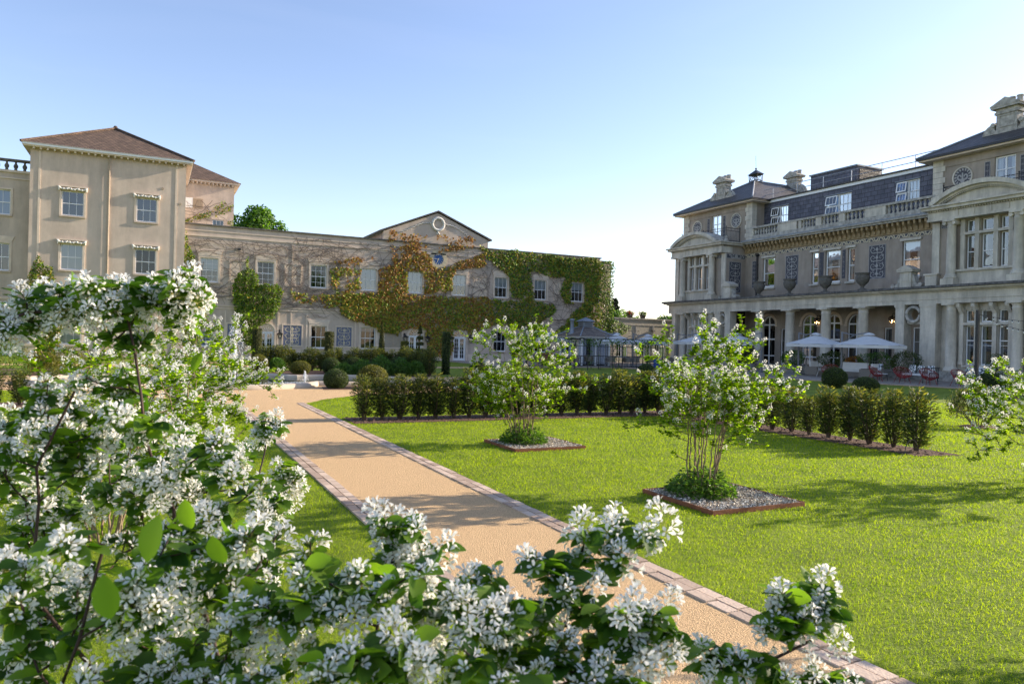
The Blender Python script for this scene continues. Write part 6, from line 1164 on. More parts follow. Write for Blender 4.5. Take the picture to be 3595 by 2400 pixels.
def bushy_climber(label,poly,Y,seed,dens,depth,gold=.06,ls=.13):
    g=np.random.default_rng(seed); xs=[p[0] for p in poly]; zs=[p[1] for p in poly]; t=thing('ivy_column',(sum(xs)/len(xs),Y,0),label,'climbing plant','climbers on the stucco walls'); n=int((max(xs)-min(xs))*(max(zs)-min(zs))*dens); x=g.uniform(min(xs),max(xs),n); z=g.uniform(min(zs),max(zs),n); k=inpoly(poly,x+.09*vnoise(x,z,6,seed),z+.09*vnoise(x,z,6.5,seed+1)); x,z=x[k],z[k]; n=len(x)
    lump=vnoise(x,z,3.2,seed+5)*.5+vnoise(x,z,8,seed+6)*.5; y=Y-depth*(.55+.45*lump)*(.55+.45*g.random(n)); P=np.c_[x,y,z]; N0=np.tile([0.,-1.,.5],(n,1))+rdir(n,g)*.7; D_=np.c_[g.normal(0,.6,n),g.normal(-.4,.3,n),g.normal(-.2,.6,n)]; V,F=leaves(P,D_,N0,g.uniform(ls*.6,ls*1.2,n),g.uniform(ls*.5,ls,n),.2); r_=g.random(n); link('foliage',npmesh('ivy_foliage',V,F,np.repeat(np.where(r_<gold,1,np.where(r_<.72,0,2)),2)),[M['ivy_green'],M['ivy_gold'],M['ivy_dark']],t)
    zz=min(zs); cx=[a for a,c in poly if c<zz+.6]; cx=sum(cx)/len(cx); b=MB()
    for i in range(5): b.tube([(cx+.1*i-.2,Y-.08,0),(cx+.15*(i-2),Y-.1,max(zs)*.4),(sum(xs)/len(xs)+.3*(i-2),Y-.08,max(zs)*.75)],[.03,.02,.01],5)
    b.build('stems',M['bark'],t); return t
bushy_climber('thick bright green ivy column with a pointed top over the far-left arched door',IVY_COL,54.15,511,520,.6)
bushy_climber('dense ivy clump at the foot of the tower beside the flower urn',IVY_TOWER,53.55,512,420,.5,.3)
bushy_climber('narrow ivy strip climbing the corner where the wing meets the tower',[(1.75,8.7),(2.0,7.6),(2.35,6.9),(2.4,6.2),(2.2,5.4),(2.9,4.6),(3.3,3.8),(3.2,2.6),(2.6,1.0),(1.8,.5),(1.75,5.0)],54.1,513,420,.45,.15)
g=np.random.default_rng(520)
# ivy sprays on the rear block
climber('wall_creeper','thin creeper sprays slanting across the sunlit rear block',[(.8,'v',[(1.9,10.2),(3.2,10.9),(4.9,11.9),(5.0,11.7),(3.4,10.6),(2.0,9.9)]),(.8,'v',[(4.0,10.9),(5.3,11.6),(5.4,11.3),(4.3,10.6)]),(.7,'v',[(4.85,9.3),(5.4,9.4),(5.4,10.6),(5.0,10.2)])],60.95,521,160,.13,[(3.85,4.8,9.4,10.45)],.1,26,(1.8,5.4,9.3,12))
# urn with red flowers on a pedestal
t=thing('flower_urn',(-6.05,48.0,0),'white urn of red flowers on a stone pedestal at far left','urn')
b=MB(); b.box(-6.4,-5.7,47.65,48.35,0,.12); b.box(-6.32,-5.78,47.73,48.27,.12,.74); b.box(-6.4,-5.7,47.65,48.35,.74,.86); b.build('pedestal',M['poolstone'],t)
b=MB(); b.lathe((-6.05,48,.86),[(.18,0),(.18,.05),(.08,.09),(.09,.14),(.24,.24),(.31,.36),(.34,.42),(.3,.43)],16); b.build('urn_bowl',M['ornwhite'],t,True)
n=220; P=rdir(n,g)*np.array([.26,.26,.2])+np.array([-6.05,48,1.42]); V,F=leaves(P,rdir(n,g),rdir(n,g),.09,.08); link('flowers',npmesh('urn_flowers',V,F,np.repeat((P[:,2]>1.36).astype(int)*(g.random(n)<.8),2)),[M['ivy_dark'],M['flowerred']],t)
# ------------------------------------------------------------------ trees beyond the roofs and outside the frame
def broadleaf(x,y,zc,rx,rz,label,seed,n=5200,ls=.32,m='tree_leaf',h0=0,name='broadleaf_tree',nl=26,group='trees beyond the buildings'):
    g=np.random.default_rng(seed); t=thing(name,(x,y,0),label,'tree',group); C=[]
    while len(C)<nl:
        v=g.uniform(-1,1,3)
        if np.linalg.norm(v)<1 and np.linalg.norm(v)>.3: C.append(np.array([x,y,zc])+v*np.array([rx,rx,rz])*.86)
    C=np.array(C); P=C[g.integers(0,len(C),n)]; v=rdir(n,g)*g.uniform(.45,1,(n,1))**.5; P=P+v*np.array([rx*.3,rx*.3,rz*.24]); V,F=leaves(P,rdir(n,g)+np.array([0,0,-.2]),v+rdir(n,g)*.5+np.array([0,0,.5]),g.uniform(ls*.6,ls*1.2,n),g.uniform(ls*.5,ls*.9,n)); link('crown',npmesh('crown',V,F),[M[m]],t)
    b=MB(); b.tube([(x,y,0),(x+.1,y,zc*.5),(x,y,zc)],[rx*.1,rx*.08,rx*.05],8)
    for c in C[:12]: b.tube([(x,y,zc*.6),tuple((np.array([x,y,zc*.8])+c)/2),tuple(c)],[rx*.05,rx*.03,rx*.012],5)
    b.build('trunk',M['bark'],t); return t
broadleaf(8.9,75,11.0,3.2,3.6,'green leafy tree showing above the roof of the wing',601,9000,.34)
broadleaf(52.3,77,3.7,2.6,2.2,'light green tree behind the red flower pots',602,4200,.3,'shrub')
broadleaf(56.0,79,3.2,2.4,2.0,'lower green tree between the pots and the mansion',603,3600,.3,'shrub')
broadleaf(60.5,77,3.6,2.6,2.0,'tree top showing beside the mansion corner',604,3600,.3)
for i,(x,l) in enumerate(((51.3,'dark spiky conifer above the linking range, nearer the wing'),(53.1,'dark spiky conifer above the linking range, nearer the mansion'))):
    g=np.random.default_rng(610+i); t=thing('conifer',(x,79,0),l,'tree','dark conifers'); n=1900; f_=g.random(n)**.7; a=g.uniform(0,6.28,n); rr_=(1-f_)*1.9*g.random(n)**.6*(.6+.5*np.sin(f_*26)**2); P=np.c_[x+rr_*np.cos(a),79+rr_*np.sin(a),2.2+f_*5.3]; V,F=leaves(P,np.c_[np.cos(a),np.sin(a),g.uniform(-.5,.3,n)],rdir(n,g),g.uniform(.25,.5,n),g.uniform(.08,.16,n)); link('crown',npmesh('crown',V,F),[M['conifer']],t); b=MB(); b.tube([(x,79,0),(x,79,7.3)],[.16,.02],6); b.build('trunk',M['bark'],t)
broadleaf(21.5,-3.9,8.6,3.1,3.6,'unseen tall leafy tree added beyond the right edge to shade the foreground shrub',620,1500,.36,'tree_leaf',nl=60)  # added outside the view as a shade caster for the foreground shrub
# ------------------------------------------------------------------ kiosk
kio=thing('garden_kiosk',(29.5,47.8,0),'small pavilion bar with a shingled pyramid roof, louvred cupola and metal flue','kiosk')
X0,X1,Y0,Y1=28.25,30.75,46.2,49.4; FA=FRAME((X0,0,0),(0,1,0),(-1,0,0)); FB=FRAME((0,Y0,0),(1,0,0),(0,-1,0))
b=MB(); b.box(X0+.15,X1-.1,Y0+.15,Y1-.1,0,2.0); b.build('dark_inside',M['interior'],kio)
for x,y in ((X0,Y0),(X1-.12,Y0),(X0,Y1-.12),((X0+X1)/2-.06,Y0)): b=MB(); b.box(x,x+.12,y,y+.12,0,1.98); b.build('post',M['frame'],kio)
M['stripe']=mat('blue_striped_fabric',(.10,.14,.24),.9,.1,9,c2=(.62,.64,.66),stretch=(8,8,.02)); r_=ramp2(M['stripe']).color_ramp; r_.elements[0].position=.48; r_.elements[1].position=.52
M['cream']=mat('cream_board',(.60,.55,.46),.85,.06,4)
for fr,a,d in ((FA,Y0+.14,Y0+.5),(FA,Y0+1.45,Y0+1.95),(FA,Y0+2.35,Y0+2.95),(FB,X0+.14,X0+.45),(FB,X0+.8,X0+1.15),(FB,X0+1.4,X0+2.3)):
    q=MB(); n=12; pts=[(a+(d-a)*i/n,-.06-.035*(i%2)) for i in range(n+1)]
    for (u,c),(v,e) in zip(pts,pts[1:]): q.add([fr(u,.1,c),fr(v,.1,e),fr(v,1.9,e),fr(u,1.9,c)],[(0,1,2,3)])
    q.build('striped_curtain',M['stripe'],kio)
b=MB(); b.fbox(FA,Y0+.52,Y0+1.42,.0,1.9,-.1,-.02); pn=b.build('cream_panel',M['cream'],kio)
q=MB(); cu=Y0+.97; q.ring(FA,cu,1.35,.17,.21,-.019,-.005,20)
for w_ in (0,PI/2): q.tube([FA(cu-.15*math.cos(w_),1.35-.15*math.sin(w_),-.01),FA(cu+.15*math.cos(w_),1.35+.15*math.sin(w_),-.01)],.018,5)
for i in range(12): a=i*PI/6; q.ball(FA(cu+.25*math.cos(a),1.33+.28*math.sin(a),-.01),.028,6)
q.ball(FA(cu,1.68,-.01),.05,6); q.build('wrought_emblem',M['iron'],pn)
b=MB(); b.fbox(FA,Y0+.75,Y0+1.2,.35,.62,-.019,.0); b.build('oven_mouth',M['terracotta'],pn)
b=MB(); b.box(X0-.2,X1+.2,Y0-.2,Y1+.2,1.98,2.14); b.build('fascia',M['frame'],kio)
e=.34; z=2.14; x0,x1,y0,y1=X0-e,X1+e,Y0-e,Y1+e; cx,cy_=(X0+X1)/2+.1,(Y0+Y1)/2+.1; s=.42; zt=2.86
b=MB(); b.add([(x0,y0,z),(x1,y0,z),(x1,y1,z),(x0,y1,z),(cx-s,cy_-s,zt),(cx+s,cy_-s,zt),(cx+s,cy_+s,zt),(cx-s,cy_+s,zt)],[(0,1,5,4),(1,2,6,5),(2,3,7,6),(3,0,4,7),(4,5,6,7),(3,2,1,0)]); rf=b.build('roof',M['kiosktile'],kio)
b=MB()
for p,q_ in (((x0,y0,z),(cx-s,cy_-s,zt)),((x1,y0,z),(cx+s,cy_-s,zt)),((x0,y1,z),(cx-s,cy_+s,zt))): b.tube([Vector(p)+Vector((0,0,.02)),Vector(q_)+Vector((0,0,.02))],.05,5)
b.build('hip_flashing',M['lead'],rf)
b=MB(); b.box(cx-.4,cx+.4,cy_-.4,cy_+.4,zt-.05,3.3); cu_=b.build('cupola',M['lead'],kio)
b=MB()
for fr,c0 in ((FRAME((0,cy_-.4,0),(1,0,0),(0,-1,0)),cx),(FRAME((cx-.4,0,0),(0,1,0),(-1,0,0)),cy_)):
    for i in range(6): b.fbox(fr,c0-.3,c0+.3,zt+.06+.06*i,zt+.06+.06*i+.035,.001,.03)
b.build('louvre',M['greymetal'],cu_)
b=MB(); s=.56; b.add([(cx-s,cy_-s,3.3),(cx+s,cy_-s,3.3),(cx+s,cy_+s,3.3),(cx-s,cy_+s,3.3),(cx,cy_,3.62)],[(0,1,4),(1,2,4),(2,3,4),(3,0,4),(3,2,1,0)]); b.build('cupola_roof',M['lead'],cu_)
b=MB(); b.lathe((X0+.1,Y0+1.6,2.25),[(.32,0),(.16,.22),(.14,.24),(.14,1.05),(.18,1.06),(.18,1.2),(.02,1.22)],14); b.build('flue',M['lead'],kio,True)
# ------------------------------------------------------------------ parasols
def parasol(x,y,dx,dy,label,half=1.75,zt=2.5,ze=1.9,group='white cantilever parasols'):
    t=thing('parasol',(x+dx,y+dy,0),label,'parasol',group); a0=PI/8; n=8; c=[(x+half*math.cos(a0+i*PI/4),y+half*math.sin(a0+i*PI/4),ze) for i in range(n)]; tp=(x,y,zt)
    b=MB(); vs=[tp]+c; mids=[]
    fs=[]
    for i in range(n):
        p,q=Vector(c[i]),Vector(c[(i+1)%n]); m_=(p+q)/2+Vector((0,0,.03)); k=len(vs); vs.append(tuple(m_)); r_=[Vector(tp)*.5+Vector(v)*.5+Vector((0,0,-.03)) for v in (p,m_,q)]; k2=len(vs); vs+=[tuple(v) for v in r_]; fs+=[(0,k2,k2+1),(0,k2+1,k2+2),(k2,1+i,k,k2+1),(k2+1,k,1+(i+1)%n,k2+2)]
    b.add(vs,fs); b.build('canopy',M['canvas'],t)
    b=MB()
    for i in range(n): b.add([c[i],c[(i+1)%n],(c[(i+1)%n][0]*.985+x*.015,c[(i+1)%n][1]*.985+y*.015,ze-.16),(c[i][0]*.985+x*.015,c[i][1]*.985+y*.015,ze-.16)],[(0,1,2,3)])
    b.build('valance',M['canvas'],t)
    b=MB(); b.lathe((x,y,zt-.03),[(.32,.0),(.2,.09),(.02,.14)],12); b.build('vent_cap',M['canvas'],t)
    for i in range(n): b=MB(); b.tube([(x,y,zt-.06),(c[i][0],c[i][1],ze-.03)],.012,4); b.build('rib',M['greymetal'],t)
    b=MB(); b.tube([(x+dx,y+dy,0),(x+dx,y+dy,zt+.15)],.055,8); b.build('post',M['greymetal'],t)
    b=MB(); b.tube([(x+dx,y+dy,zt+.1),(x+dx*.55,y+dy*.55,zt-.02),(x,y,zt+.12)],.035,6); b.tube([(x+dx,y+dy,zt-.5),(x+dx*.55,y+dy*.55,zt-.03)],.025,6); b.build('arm',M['greymetal'],t)
    b=MB(); b.box(x+dx-.45,x+dx+.45,y+dy-.45,y+dy+.45,.012,.08); b.build('base',M['greymetal'],t)
parasol(36.0,28.2,-.3,1.55,'white parasol nearest the right-hand pavilion, in front of the last loggia column',1.95)
parasol(36.0,31.85,.3,1.6,'white parasol before the loggia, second from the right-hand pavilion',1.85)
parasol(36.0,38.5,.2,-2.0,'white parasol before the loggia half hidden by the nearer serviceberry',1.85)
parasol(36.0,42.6,.2,2.6,'white parasol before the far pavilion, mostly behind the nearer serviceberry',1.85,2.42)
parasol(24.4,44,-1.5,.4,'white parasol left of the kiosk, nearest the creeper wall',1.35,2.22,1.8)
parasol(29.4,43.6,-.95,-.3,'white parasol directly in front of the kiosk roof',1.5,2.25,1.78)
parasol(32.7,44.2,-1.1,.3,'white parasol right of the kiosk before the linking range',1.65,2.3,1.78)
parasol(32.2,47.5,-.8,.8,'white parasol behind the others at the linking range doors',1.5,2.4,1.85)
# ------------------------------------------------------------------ pergola
pg=thing('iron_pergola',(25,38.6,0),'long low black iron pergola with hooped frames before the kiosk terrace','pergola')
PX=[20.3,21.9,23.7,25.5,27.3,29.3]; PYa,PYb=38.0,39.6; top=1.95
def arch(y0,y1,x): return [(x,y0,0),(x,y0,1.45),(x,y0+.12,1.72),(x,y0+.4,1.9),(x,(y0+y1)/2,top),(x,y1-.4,1.9),(x,y1-.12,1.72),(x,y1,1.45),(x,y1,0)]
for x in PX: b=MB(); b.tube(arch(PYa,PYb,x),.03,6); b.build('hoop',M['iron'],pg)
for x in (21.1,22.8,24.6,26.4,28.3): b=MB(); b.tube([(x,PYa,.0),(x,PYa,1.9)],.014,5); b.build('upright',M['iron'],pg)
for y,z in ((PYa,.25),(PYa,.42),(PYa,.85),(PYa,1.45),(PYa+.02,1.67),(PYa+.15,1.75),(PYa+.4,1.92),((PYa+PYb)/2,1.97),(PYb,1.45),(PYb,.85)): b=MB(); b.tube([(PX[0]+.25*(z>1.7),y,z),(PX[-1],y,z)],.013,5); b.build('rail',M['iron'],pg)
for xa,xb in zip(PX[1::2],PX[2::2]): b=MB(); b.tube([(xa,PYa-.01,1.1)]+[(xa+(xb-xa)*i/10,PYa-.01,1.1+.8*math.sin(PI*i/10)**.6) for i in range(1,10)]+[(xb,PYa-.01,1.1)],.018,5); b.build('front_arch',M['iron'],pg)
g=np.random.default_rng(71)
def vine(x,y,seed,label,h_=1.9,spread=.9,n=420,m='shrub'):
    g=np.random.default_rng(seed); t=thing('pergola_climber',(x,y,0),label,'climbing plant','climbers on the pergola'); b=MB(); b.tube([(x,y-.05,0),(x+.05,y-.04,h_*.4),(x-.04,y-.05,h_*.8),(x+.1,y,h_)],[.018,.014,.01,.006],5); b.build('stem',M['bark'],t); a=g.random(n); P=np.c_[x+g.normal(0,.16,n)+(a>.35)*g.normal(0,spread*.6,n),y-.05+g.normal(0,.12,n),np.where(a>.35,h_*g.uniform(.8,1.06,n),h_*g.random(n))]; V,F=leaves(P,rdir(n,g)+np.array([0,0,-.5]),rdir(n,g),g.uniform(.08,.16,n),g.uniform(.03,.06,n)); link('foliage',npmesh('vine_foliage',V,F),[M[m]],t)
for i,(x,l) in enumerate(((23.9,'leafy climber on the pergola before the kiosk emblem'),(25.7,'trailing climber on the pergola nearest its middle arch'),(28.0,'full leafy climber at the right end of the pergola'),(22.0,'sparse climber near the left end of the pergola'))): vine(x,PYa,700+i,l,1.85,.75 if i!=2 else 1.0,300 if i!=2 else 620)
# ------------------------------------------------------------------ outdoor dining
def dtable(x,y,label):
    t=thing('dining_table',(x,y,0),label,'table','dining tables on the kiosk terrace'); b=MB(); b.box(x-.38,x+.38,y-.38,y+.38,.70,.735); b.build('table_top',M['galv'],t); b=MB(); b.tube([(x,y,.05),(x,y,.70)],.035,6); b.build('leg',M['iron'],t); b=MB(); b.lathe((x,y,.012),[(.24,0),(.22,.03),(.04,.05)],10); b.build('foot',M['iron'],t); return t
def tubchair(label):
    t=thing('tub_chair',(0,0,0),label,'chair','rattan tub chairs on the kiosk terrace'); b=MB(); b.box(-.26,.26,-.26,.26,.36,.45); b.build('seat',M['rattan'],t)
    b=MB(); n=14; ci=[]; 
    for i in range(n+1): a=-PI*.78+PI*1.56*i/n; h_=.80 if abs(a)<1.0 else .80-.16*(abs(a)-1.0)/1.45; ci.append((a,h_))
    vs=[]
    for a,h_ in ci: vs+=[(-.30*math.cos(a),.30*math.sin(a),.38),(-.36*math.cos(a),.36*math.sin(a),h_),(-.32*math.cos(a),.32*math.sin(a),h_),(-.27*math.cos(a),.27*math.sin(a),.38)]
    b.add(vs,[(4*i+j,4*i+(j+1)%4,4*i+4+(j+1)%4,4*i+4+j) for i in range(n) for j in range(4)]); b.build('curved_back',M['rattan'],t)
    for sx in (-.2,.2):
        for sy in (-.2,.2): b=MB(); b.tube([(sx,sy,.36),(sx*1.15,sy*1.15,.012)],.014,5); b.build('leg',M['iron'],t)
    return t
ch0=tubchair('x'); first=[True]
def put(o,first,x,y,rz,label,z=0.0,sc=None):
    if first[0]: first[0]=False; o.location=(x,y,z); o.rotation_euler=(0,0,rz); o['label']=label; return o
    return dup(o,(x,y,z),rz,None,label)
TB=[(22.4,43.6),(25.0,42.9),(27.2,44.6),(29.3,42.9),(31.4,43.0),(33.4,43.4)]
TL=['table at the left end of the kiosk terrace','table in front of the left parasol','table close to the kiosk emblem','table in front of the kiosk corner','table before the right parasol','table nearest the mansion corner']
for (x,y),l in zip(TB,TL):
    dtable(x,y,'slim grey-topped dining '+l)
    put(ch0,first,x-.75,y-.1,0 if False else PI,'grey tub chair, creeper side of the '+l); put(ch0,first,x+.75,y+.1,0,'grey tub chair, mansion side of the '+l)
t=thing('blue_barrel',(30.6,40.2,0),'small blue container standing on the terrace edge behind the nearer serviceberry','container'); b=MB(); b.lathe((30.6,40.2,.01),[(.26,0),(.3,.2),(.3,.5),(.27,.62),(.24,.63)],14); b.build('drum',M['bluebin'],t,True); b=MB(); b.lathe((30.6,40.2,.64),[(.28,0),(.28,.04),(.1,.06)],14); b.build('lid',M['bluebin'],t)
b=MB(); b.box(24.3,25.3,45.2,45.25,.45,.9); b.box(24.3,25.3,44.8,45.2,.4,.46); tt=thing('red_bench',(24.8,45,0),'dull red wooden bench against the kiosk terrace wall','bench'); b.build('seat_and_back',M['terracotta'],tt)
for sx in (24.35,25.2): b=MB(); b.box(sx,sx+.05,44.85,45.15,.012,.4); b.build('leg',M['iron'],tt)
# ------------------------------------------------------------------ lounge terrace in front of the mansion
def redchair():
    t=thing('cord_chair',(0,0,0),'x','chair','red cord chairs on the terrace'); n=32; tilt=R(38)
    def T(p): x,y,z=p; return (x*math.cos(tilt)-z*math.sin(tilt),y,.56+x*math.sin(tilt)+z*math.cos(tilt))
    ring=[T((.40*math.cos(a),.44*math.sin(a),0)) for a in np.linspace(0,2*PI,n+1)]; b=MB(); b.tube(ring,.016,6); b.build('hoop',M['redwire'],t)
    b=MB(); hub=T((-.08,0,-.24))
    for i in range(40): a=2*PI*i/40; r_=T((.40*math.cos(a),.44*math.sin(a),0)); m_=T((-.05+.24*math.cos(a),.27*math.sin(a),-.18)); h2=T((-.08+.06*math.cos(a),.06*math.sin(a),-.235)); b.tube([r_,m_,h2],.0075,4)
    b.tube([T((-.05+.24*math.cos(a),.27*math.sin(a),-.18)) for a in np.linspace(0,2*PI,25)],.008,4); b.build('cord_shell',M['redwire'],t)
    for sx,sy in ((.24,.22),(.24,-.22),(-.2,.22),(-.2,-.22)): b=MB(); b.tube([(sx*.7,sy*.8,.44),(sx*1.25,sy*1.3,.012)],.012,5); b.build('leg',M['redwire'],t)
    return t
rc=redchair(); fr_=[True]
for x,y,rz,l in ((33.2,28.4,-2.2,'red cord chair seen from the side, nearest the pale rattan sofa'),(34.0,26.2,2.6,'red cord chair with a leaf-print cushion, facing the garden'),(34.2,24.8,1.1,'red cord chair turned sideways between the patterned sofa and the cushioned chair'),(33.6,23.0,PI,'red cord chair showing its round back to the garden'),(34.3,21.9,1.3,'red cord chair turned sideways nearest the festoon pole')): put(rc,fr_,x,y,rz,l)
def cushion(x,y,z,rz,tilt,label,m='cushpat',s=.42):
    b=MB(); n=8; vs=[];
    for k_,sg in ((0,1),(1,-1)):
        for i in range(n+1):
            for j in range(n+1): u,v=i/n*2-1,j/n*2-1; h_=.075*(1-u*u)**.5*(1-v*v)**.5; vs.append((sg*h_,u*s/2*(1-.06*v*v),v*s/2*(1-.06*u*u)+s/2))
    w_=n+1; fs=[(o+i*w_+j,o+(i+1)*w_+j,o+(i+1)*w_+j+1,o+i*w_+j+1) for o in (0,w_*w_) for i in range(n) for j in range(n)]; b.add(vs,fs); o=b.build('cushion',M[m],None,True,(0,0,0)); o.location=(x,y,z); o.rotation_euler=(0,tilt,rz); return tag(o,label,'cushion','cushions on the terrace seats')
def lounge(x,y,rz,W_,label,dark=True,name='lounge_sofa',cat_='sofa'):
    t=thing(name,(0,0,0),label,cat_,'lounge seats on the mansion terrace'); fm='iron' if dark else 'rattan'
    if dark:
        b=MB(); b.box(-.36,.36,-W_/2,W_/2,.30,.335); 
        for sy in (-W_/2,W_/2-.03): b.box(-.36,.36,sy,sy+.03,.5,.53); b.box(-.36,-.33,sy,sy+.03,.335,.5); b.box(.33,.36,sy,sy+.03,.335,.5)
        b.build('frame',M[fm],t)
        b=MB(); n=int(W_/.07)
        for i in range(n): y_=-W_/2+.03+(W_-.06)*i/(n-1); b.tube([(-.34,y_,.32),(-.46,y_,.80)],.01,4)
        b.tube([(-.46,-W_/2,.80),(-.46,W_/2,.80)],.016,5); b.build('slatted_back',M[fm],t)
        for sx in (-.3,.3):
            for sy in (-W_/2+.05,W_/2-.05): b=MB(); b.tube([(sx,sy,.3),(sx*1.2,sy*1.02,.012)],.016,5); b.build('leg',M[fm],t)
    else:
        b=MB(); b.box(-.42,.42,-W_/2,W_/2,.06,.34); b.box(-.42,-.28,-W_/2,W_/2,.34,.68); b.box(-.28,.42,-W_/2,-W_/2+.13,.34,.56); b.box(-.28,.42,W_/2-.13,W_/2,.34,.56); b.build('woven_body',M[fm],t)
    b=MB(); b.box(-.27,.33,-W_/2+.14,W_/2-.14,.345,.45); b.build('seat_cushion',M['cushion'],t)
    if not dark:
        for i in range(2): b=MB(); y0_=-W_/2+.15+i*(W_-.3)/2; b.hexa([(-.27,y0_,.455),(-.27,y0_+(W_-.32)/2,.455),(-.13,y0_,.455),(-.13,y0_+(W_-.32)/2,.455),(-.33,y0_,.88),(-.33,y0_+(W_-.32)/2,.88),(-.20,y0_,.88),(-.20,y0_+(W_-.32)/2,.88)]); b.build('back_cushion',M['cushion'],t)
    t.location=(x,y,0); t.rotation_euler=(0,0,rz); return t
lounge(36.6,25.6,PI,1.7,'black slatted sofa with leaf-print cushions between two red chairs')
for i,dy in enumerate((-.5,.05,.55)): cushion(36.85,25.6+dy,.47,PI,.25 if False else -.0,('leaf-print cushion on the black sofa, '+['nearest the round-backed chair','in the middle','farthest from the festoon pole'][i]))
lounge(37.0,22.8,PI,1.7,'black slatted sofa with leaf-print cushions behind the festoon pole')
for i,dy in enumerate((-.55,.0,.5)): cushion(37.25,22.8+dy,.47,PI,0,('leaf-print cushion on the sofa behind the pole, '+['nearest the right pavilion','in its middle','at its far end'][i]))
cushion(34.3,26.25,.52,2.6+PI*0,-.3,'leaf-print cushion standing in a red cord chair')
lounge(35.2,24.0,.6,.75,'black slatted armchair behind the round-backed red chair',True,'lounge_armchair','armchair')
lounge(36.2,21.3,-.7,.75,'black slatted armchair right of the festoon pole',True,'lounge_armchair','armchair')
lounge(36.9,20.9,PI+.4,.75,'black slatted armchair nearest the cloud-pruned topiary',True,'lounge_armchair','armchair')
lounge(37.2,30.2,PI,2.0,'grey rattan sofa with pale cushions before the loggia',False)
lounge(36.0,28.0,PI*.5,.95,'grey rattan armchair at the near end of the rattan sofa',False,'rattan_armchair','armchair')
lounge(36.6,32.3,-PI*.5,.95,'grey rattan armchair at the far end of the rattan sofa',False,'rattan_armchair','armchair')
def ltable(x,y,w_,d_,label,m='iron'):
    t=thing('low_table',(x,y,0),label,'low table','low tables on the terrace'); b=MB(); b.box(x-w_/2,x+w_/2,y-d_/2,y+d_/2,.36,.40); b.build('table_top',M['cushion' if m=='iron' else 'rattan'],t)
    for sx in (-1,1):
        for sy in (-1,1): b=MB(); b.tube([(x+sx*w_*.42,y+sy*d_*.42,.36),(x+sx*w_*.5,y+sy*d_*.5,.012)],.016,5); b.build('leg',M['iron' if m=='iron' else 'galv'],t)
ltable(34.9,29.9,.7,1.2,'low rattan table in front of the rattan sofa','rattan'); ltable(35.6,19.9,.6,1.3,'low white-topped table near the right edge'); ltable(35.3,26.9,.5,.5,'small low table beside the leaf-print cushion chair')
# planters with bushes by the columns
for i,(x,y,r_,z,l) in enumerate(((38.9,36.3,.75,.95,'bushy potted shrub between the second and third loggia columns'),(38.9,33.2,.8,.95,'bushy potted shrub in front of the middle arches'),(38.8,29.9,.95,1.0,'broad potted shrub left of the near oculus pier'),(38.8,28.0,.8,1.05,'bushy potted shrub before the near oculus door'),(38.8,31.4,.5,.7,'purple-leaved potted plant before the dark loggia door'),(38.9,40.2,.6,1.0,'potted shrub beside the farthest free column'))):
    g=np.random.default_rng(800+i); t=thing('potted_shrub',(x,y,0),l,'potted plant','potted shrubs along the loggia'); b=MB()
    if i%2==0: b.hexa([(x+a*s,y+c*s,zz) for zz,s in ((.012,.26),(.5,.34)) for c in (-1,1) for a in (-1,1)])
    else: b.lathe((x,y,.012),[(.22,0),(.32,.45),(.35,.5),(.3,.5)],14)
    b.build('pot',M['potgrey'],t); n=1500; v=rdir(n,g); k_=.5+.5*g.random(n)**.4; P=v*np.array([r_,r_,z*.55])*k_[:,None]*(1+.2*vnoise(v[:,1]*4+i,v[:,2]*4,1,i))[:,None]+np.array([x,y,.5+z*.5]); V,F=leaves(P,v+rdir(n,g),rdir(n,g)+np.array([0,0,.7]),g.uniform(.07,.14,n),g.uniform(.03,.06,n)); link('foliage',npmesh('pot_shrub_foliage',V,F),[M['ivy_rust'] if i==4 else M['box' if i%2 else 'shrubshade']],t)
# cloud-pruned topiary
t=thing('cloud_topiary',(35.0,20.7,0),'small cloud-pruned tree with leafy pads in a pot near the right edge','topiary'); b=MB(); b.lathe((35.0,20.7,.012),[(.2,0),(.28,.3),(.3,.34),(.25,.34)],12); b.build('pot',M['urn'],t); b=MB(); tr=[(35,20.7,.3),(35.05,20.78,.6),(34.96,20.62,.9),(35.03,20.72,1.15),(35,20.7,1.45)]; b.tube(tr,[.04,.035,.03,.025,.02],6)
PADS=[((35,20.7,1.5),.2),((35.05,20.42,1.28),.16),((34.98,20.98,1.1),.17),((35,20.5,.95),.19),((35.02,21.05,.78),.15),((34.95,20.35,.7),.18),((35.1,20.9,.55),.16)]
for p,r_ in PADS: b.tube([min(tr,key=lambda q:abs(q[2]-p[2]+.08)),p],.015,5)
b.build('trunk',M['bark'],t); g=np.random.default_rng(850)
for p,r_ in PADS: n=260; v=rdir(n,g); V,F=leaves(v*np.array([r_,r_,r_*.6])*(.6+.4*g.random(n)**.4)[:,None]+np.array(p),rdir(n,g)+v*.5,v+rdir(n,g)*.5,g.uniform(.03,.06,n),g.uniform(.02,.03,n)); link('leaf_pad',npmesh('leaf_pad',V,F),[M['box']],t)
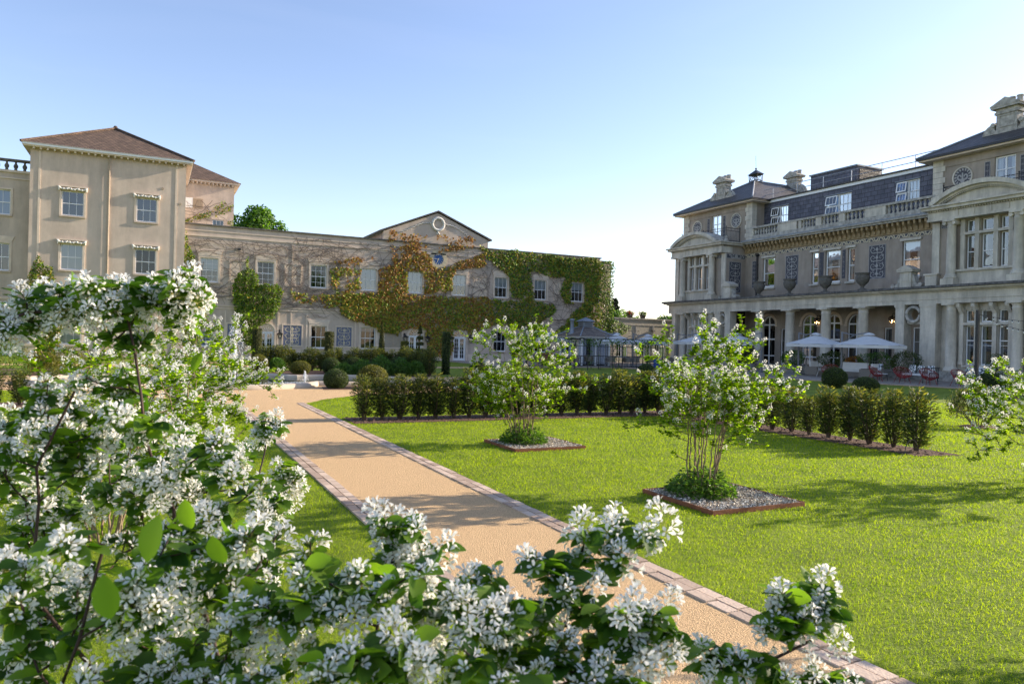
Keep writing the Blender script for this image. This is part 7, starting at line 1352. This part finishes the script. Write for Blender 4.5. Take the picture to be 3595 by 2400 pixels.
# festoon pole and string of bulbs
t=thing('festoon_pole',(32.6,20.1,0),'tall black square pole at the terrace edge carrying festoon lights','pole'); b=MB(); b.box(32.54,32.66,20.04,20.16,0,3.5); b.build('post',M['iron'],t); b=MB(); b.box(32.46,32.74,19.96,20.24,.0,.03); b.build('base_plate',M['iron'],t); b=MB(); b.tube([(32.6,20.02,3.3),(32.6,19.96,3.3)],.02,6); b.build('hook',M['iron'],t)
for si,(en,l) in enumerate((((35.5,16.2,3.3),'string of festoon bulbs sagging lowest from the pole to the right'),((38.5,17.0,3.6),'string of festoon bulbs running from the pole towards the mansion'))):
    a_=Vector((32.6,19.97,3.3)); e_=Vector(en); pts=[a_.lerp(e_,i/24)+Vector((0,0,-(.75-.35*si)*4*(i/24)*(1-i/24))) for i in range(25)]; t=thing('festoon_lights',a_,l,'string lights','festoon strings'); b=MB(); b.tube(pts,.008,4); b.build('cable',M['iron'],t)
    for i in range(1,24): b=MB(); p=pts[i]; b.tube([p,p+Vector((0,0,-.06))],.018,5); s_=b.build('socket',M['iron'],t); q=MB(); q.ball(tuple(p+Vector((0,0,-.1))),.042,8); q.build('bulb',M['bulb'],s_,True)
# ------------------------------------------------------------------ foreground serviceberry
g=np.random.default_rng(909)
fg=thing('foreground_serviceberry',(.38,1.45,0),'large shaded serviceberry in the foreground, its white blossom sprays filling the lower left','flowering shrub')
tips=[np.array(c) for c in CLUST]
polys,dirs,tw=grow(STEMS,tips,909,.75,.0075,.0012); polys=[(p,[min(x,.0045) for x in r_] if k_ in (7,8) else r_) for k_,(p,r_) in enumerate(polys)]; tubes(polys,7).build('branches',M['twig'],fg,True)
tp=np.array(tips); dirs=norm(dirs*np.array([1,1,.8])+np.array([0,0,.7])+g.normal(0,.18,dirs.shape))
V,F=twig_leaves(tw,tp-dirs*.012,dirs-np.array([0,0,.35]),10,g,.042,.60,True,7)
nl=np.array(NEARLEAF)[[0,1,5,7,9,10,11,12,15,16,17]]; nl=nl+(nl-np.array([0,0,1.6]))*.35; n=len(nl); D_=np.c_[g.normal(0,.35,n),g.normal(0,.2,n),g.normal(-.75,.35,n)]; camd=np.array([f.x,f.y,0]); V2,F2=leaves_oval(nl-norm(D_)*.025,D_,-camd[None,:]+rdir(n,g)*.45,g.uniform(.036,.048,n),g.uniform(.021,.028,n))
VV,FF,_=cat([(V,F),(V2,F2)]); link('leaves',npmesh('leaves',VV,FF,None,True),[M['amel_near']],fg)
# every spray is two or three flower heads stacked along its end
HP=[];HD=[]
for p,d in zip(tp,dirs):
    if g.random()<.06: continue
    for k in range(g.integers(1,3)):
        o=(g.normal(0,.004,3) if k==0 else g.normal(0,.027,3))-np.array([0,0,.018+.012*k]); HP.append(p+o); HD.append(d+g.normal(0,.3,3))
HP=np.array(HP);HD=norm(np.array(HD)); S=g.uniform(.68,.95,len(HP)); HP=HP-HD*(.026*S)[:,None]
V,F=place_heads(HP,HD,S,TPL,5); link('blossom',npmesh('blossom',V,F),[M['petal']],fg)
V,F=place_heads(HP,HD,S,TPL,5,True); link('flower_centres',npmesh('flower_centres',V,F),[M['pistil']],fg)
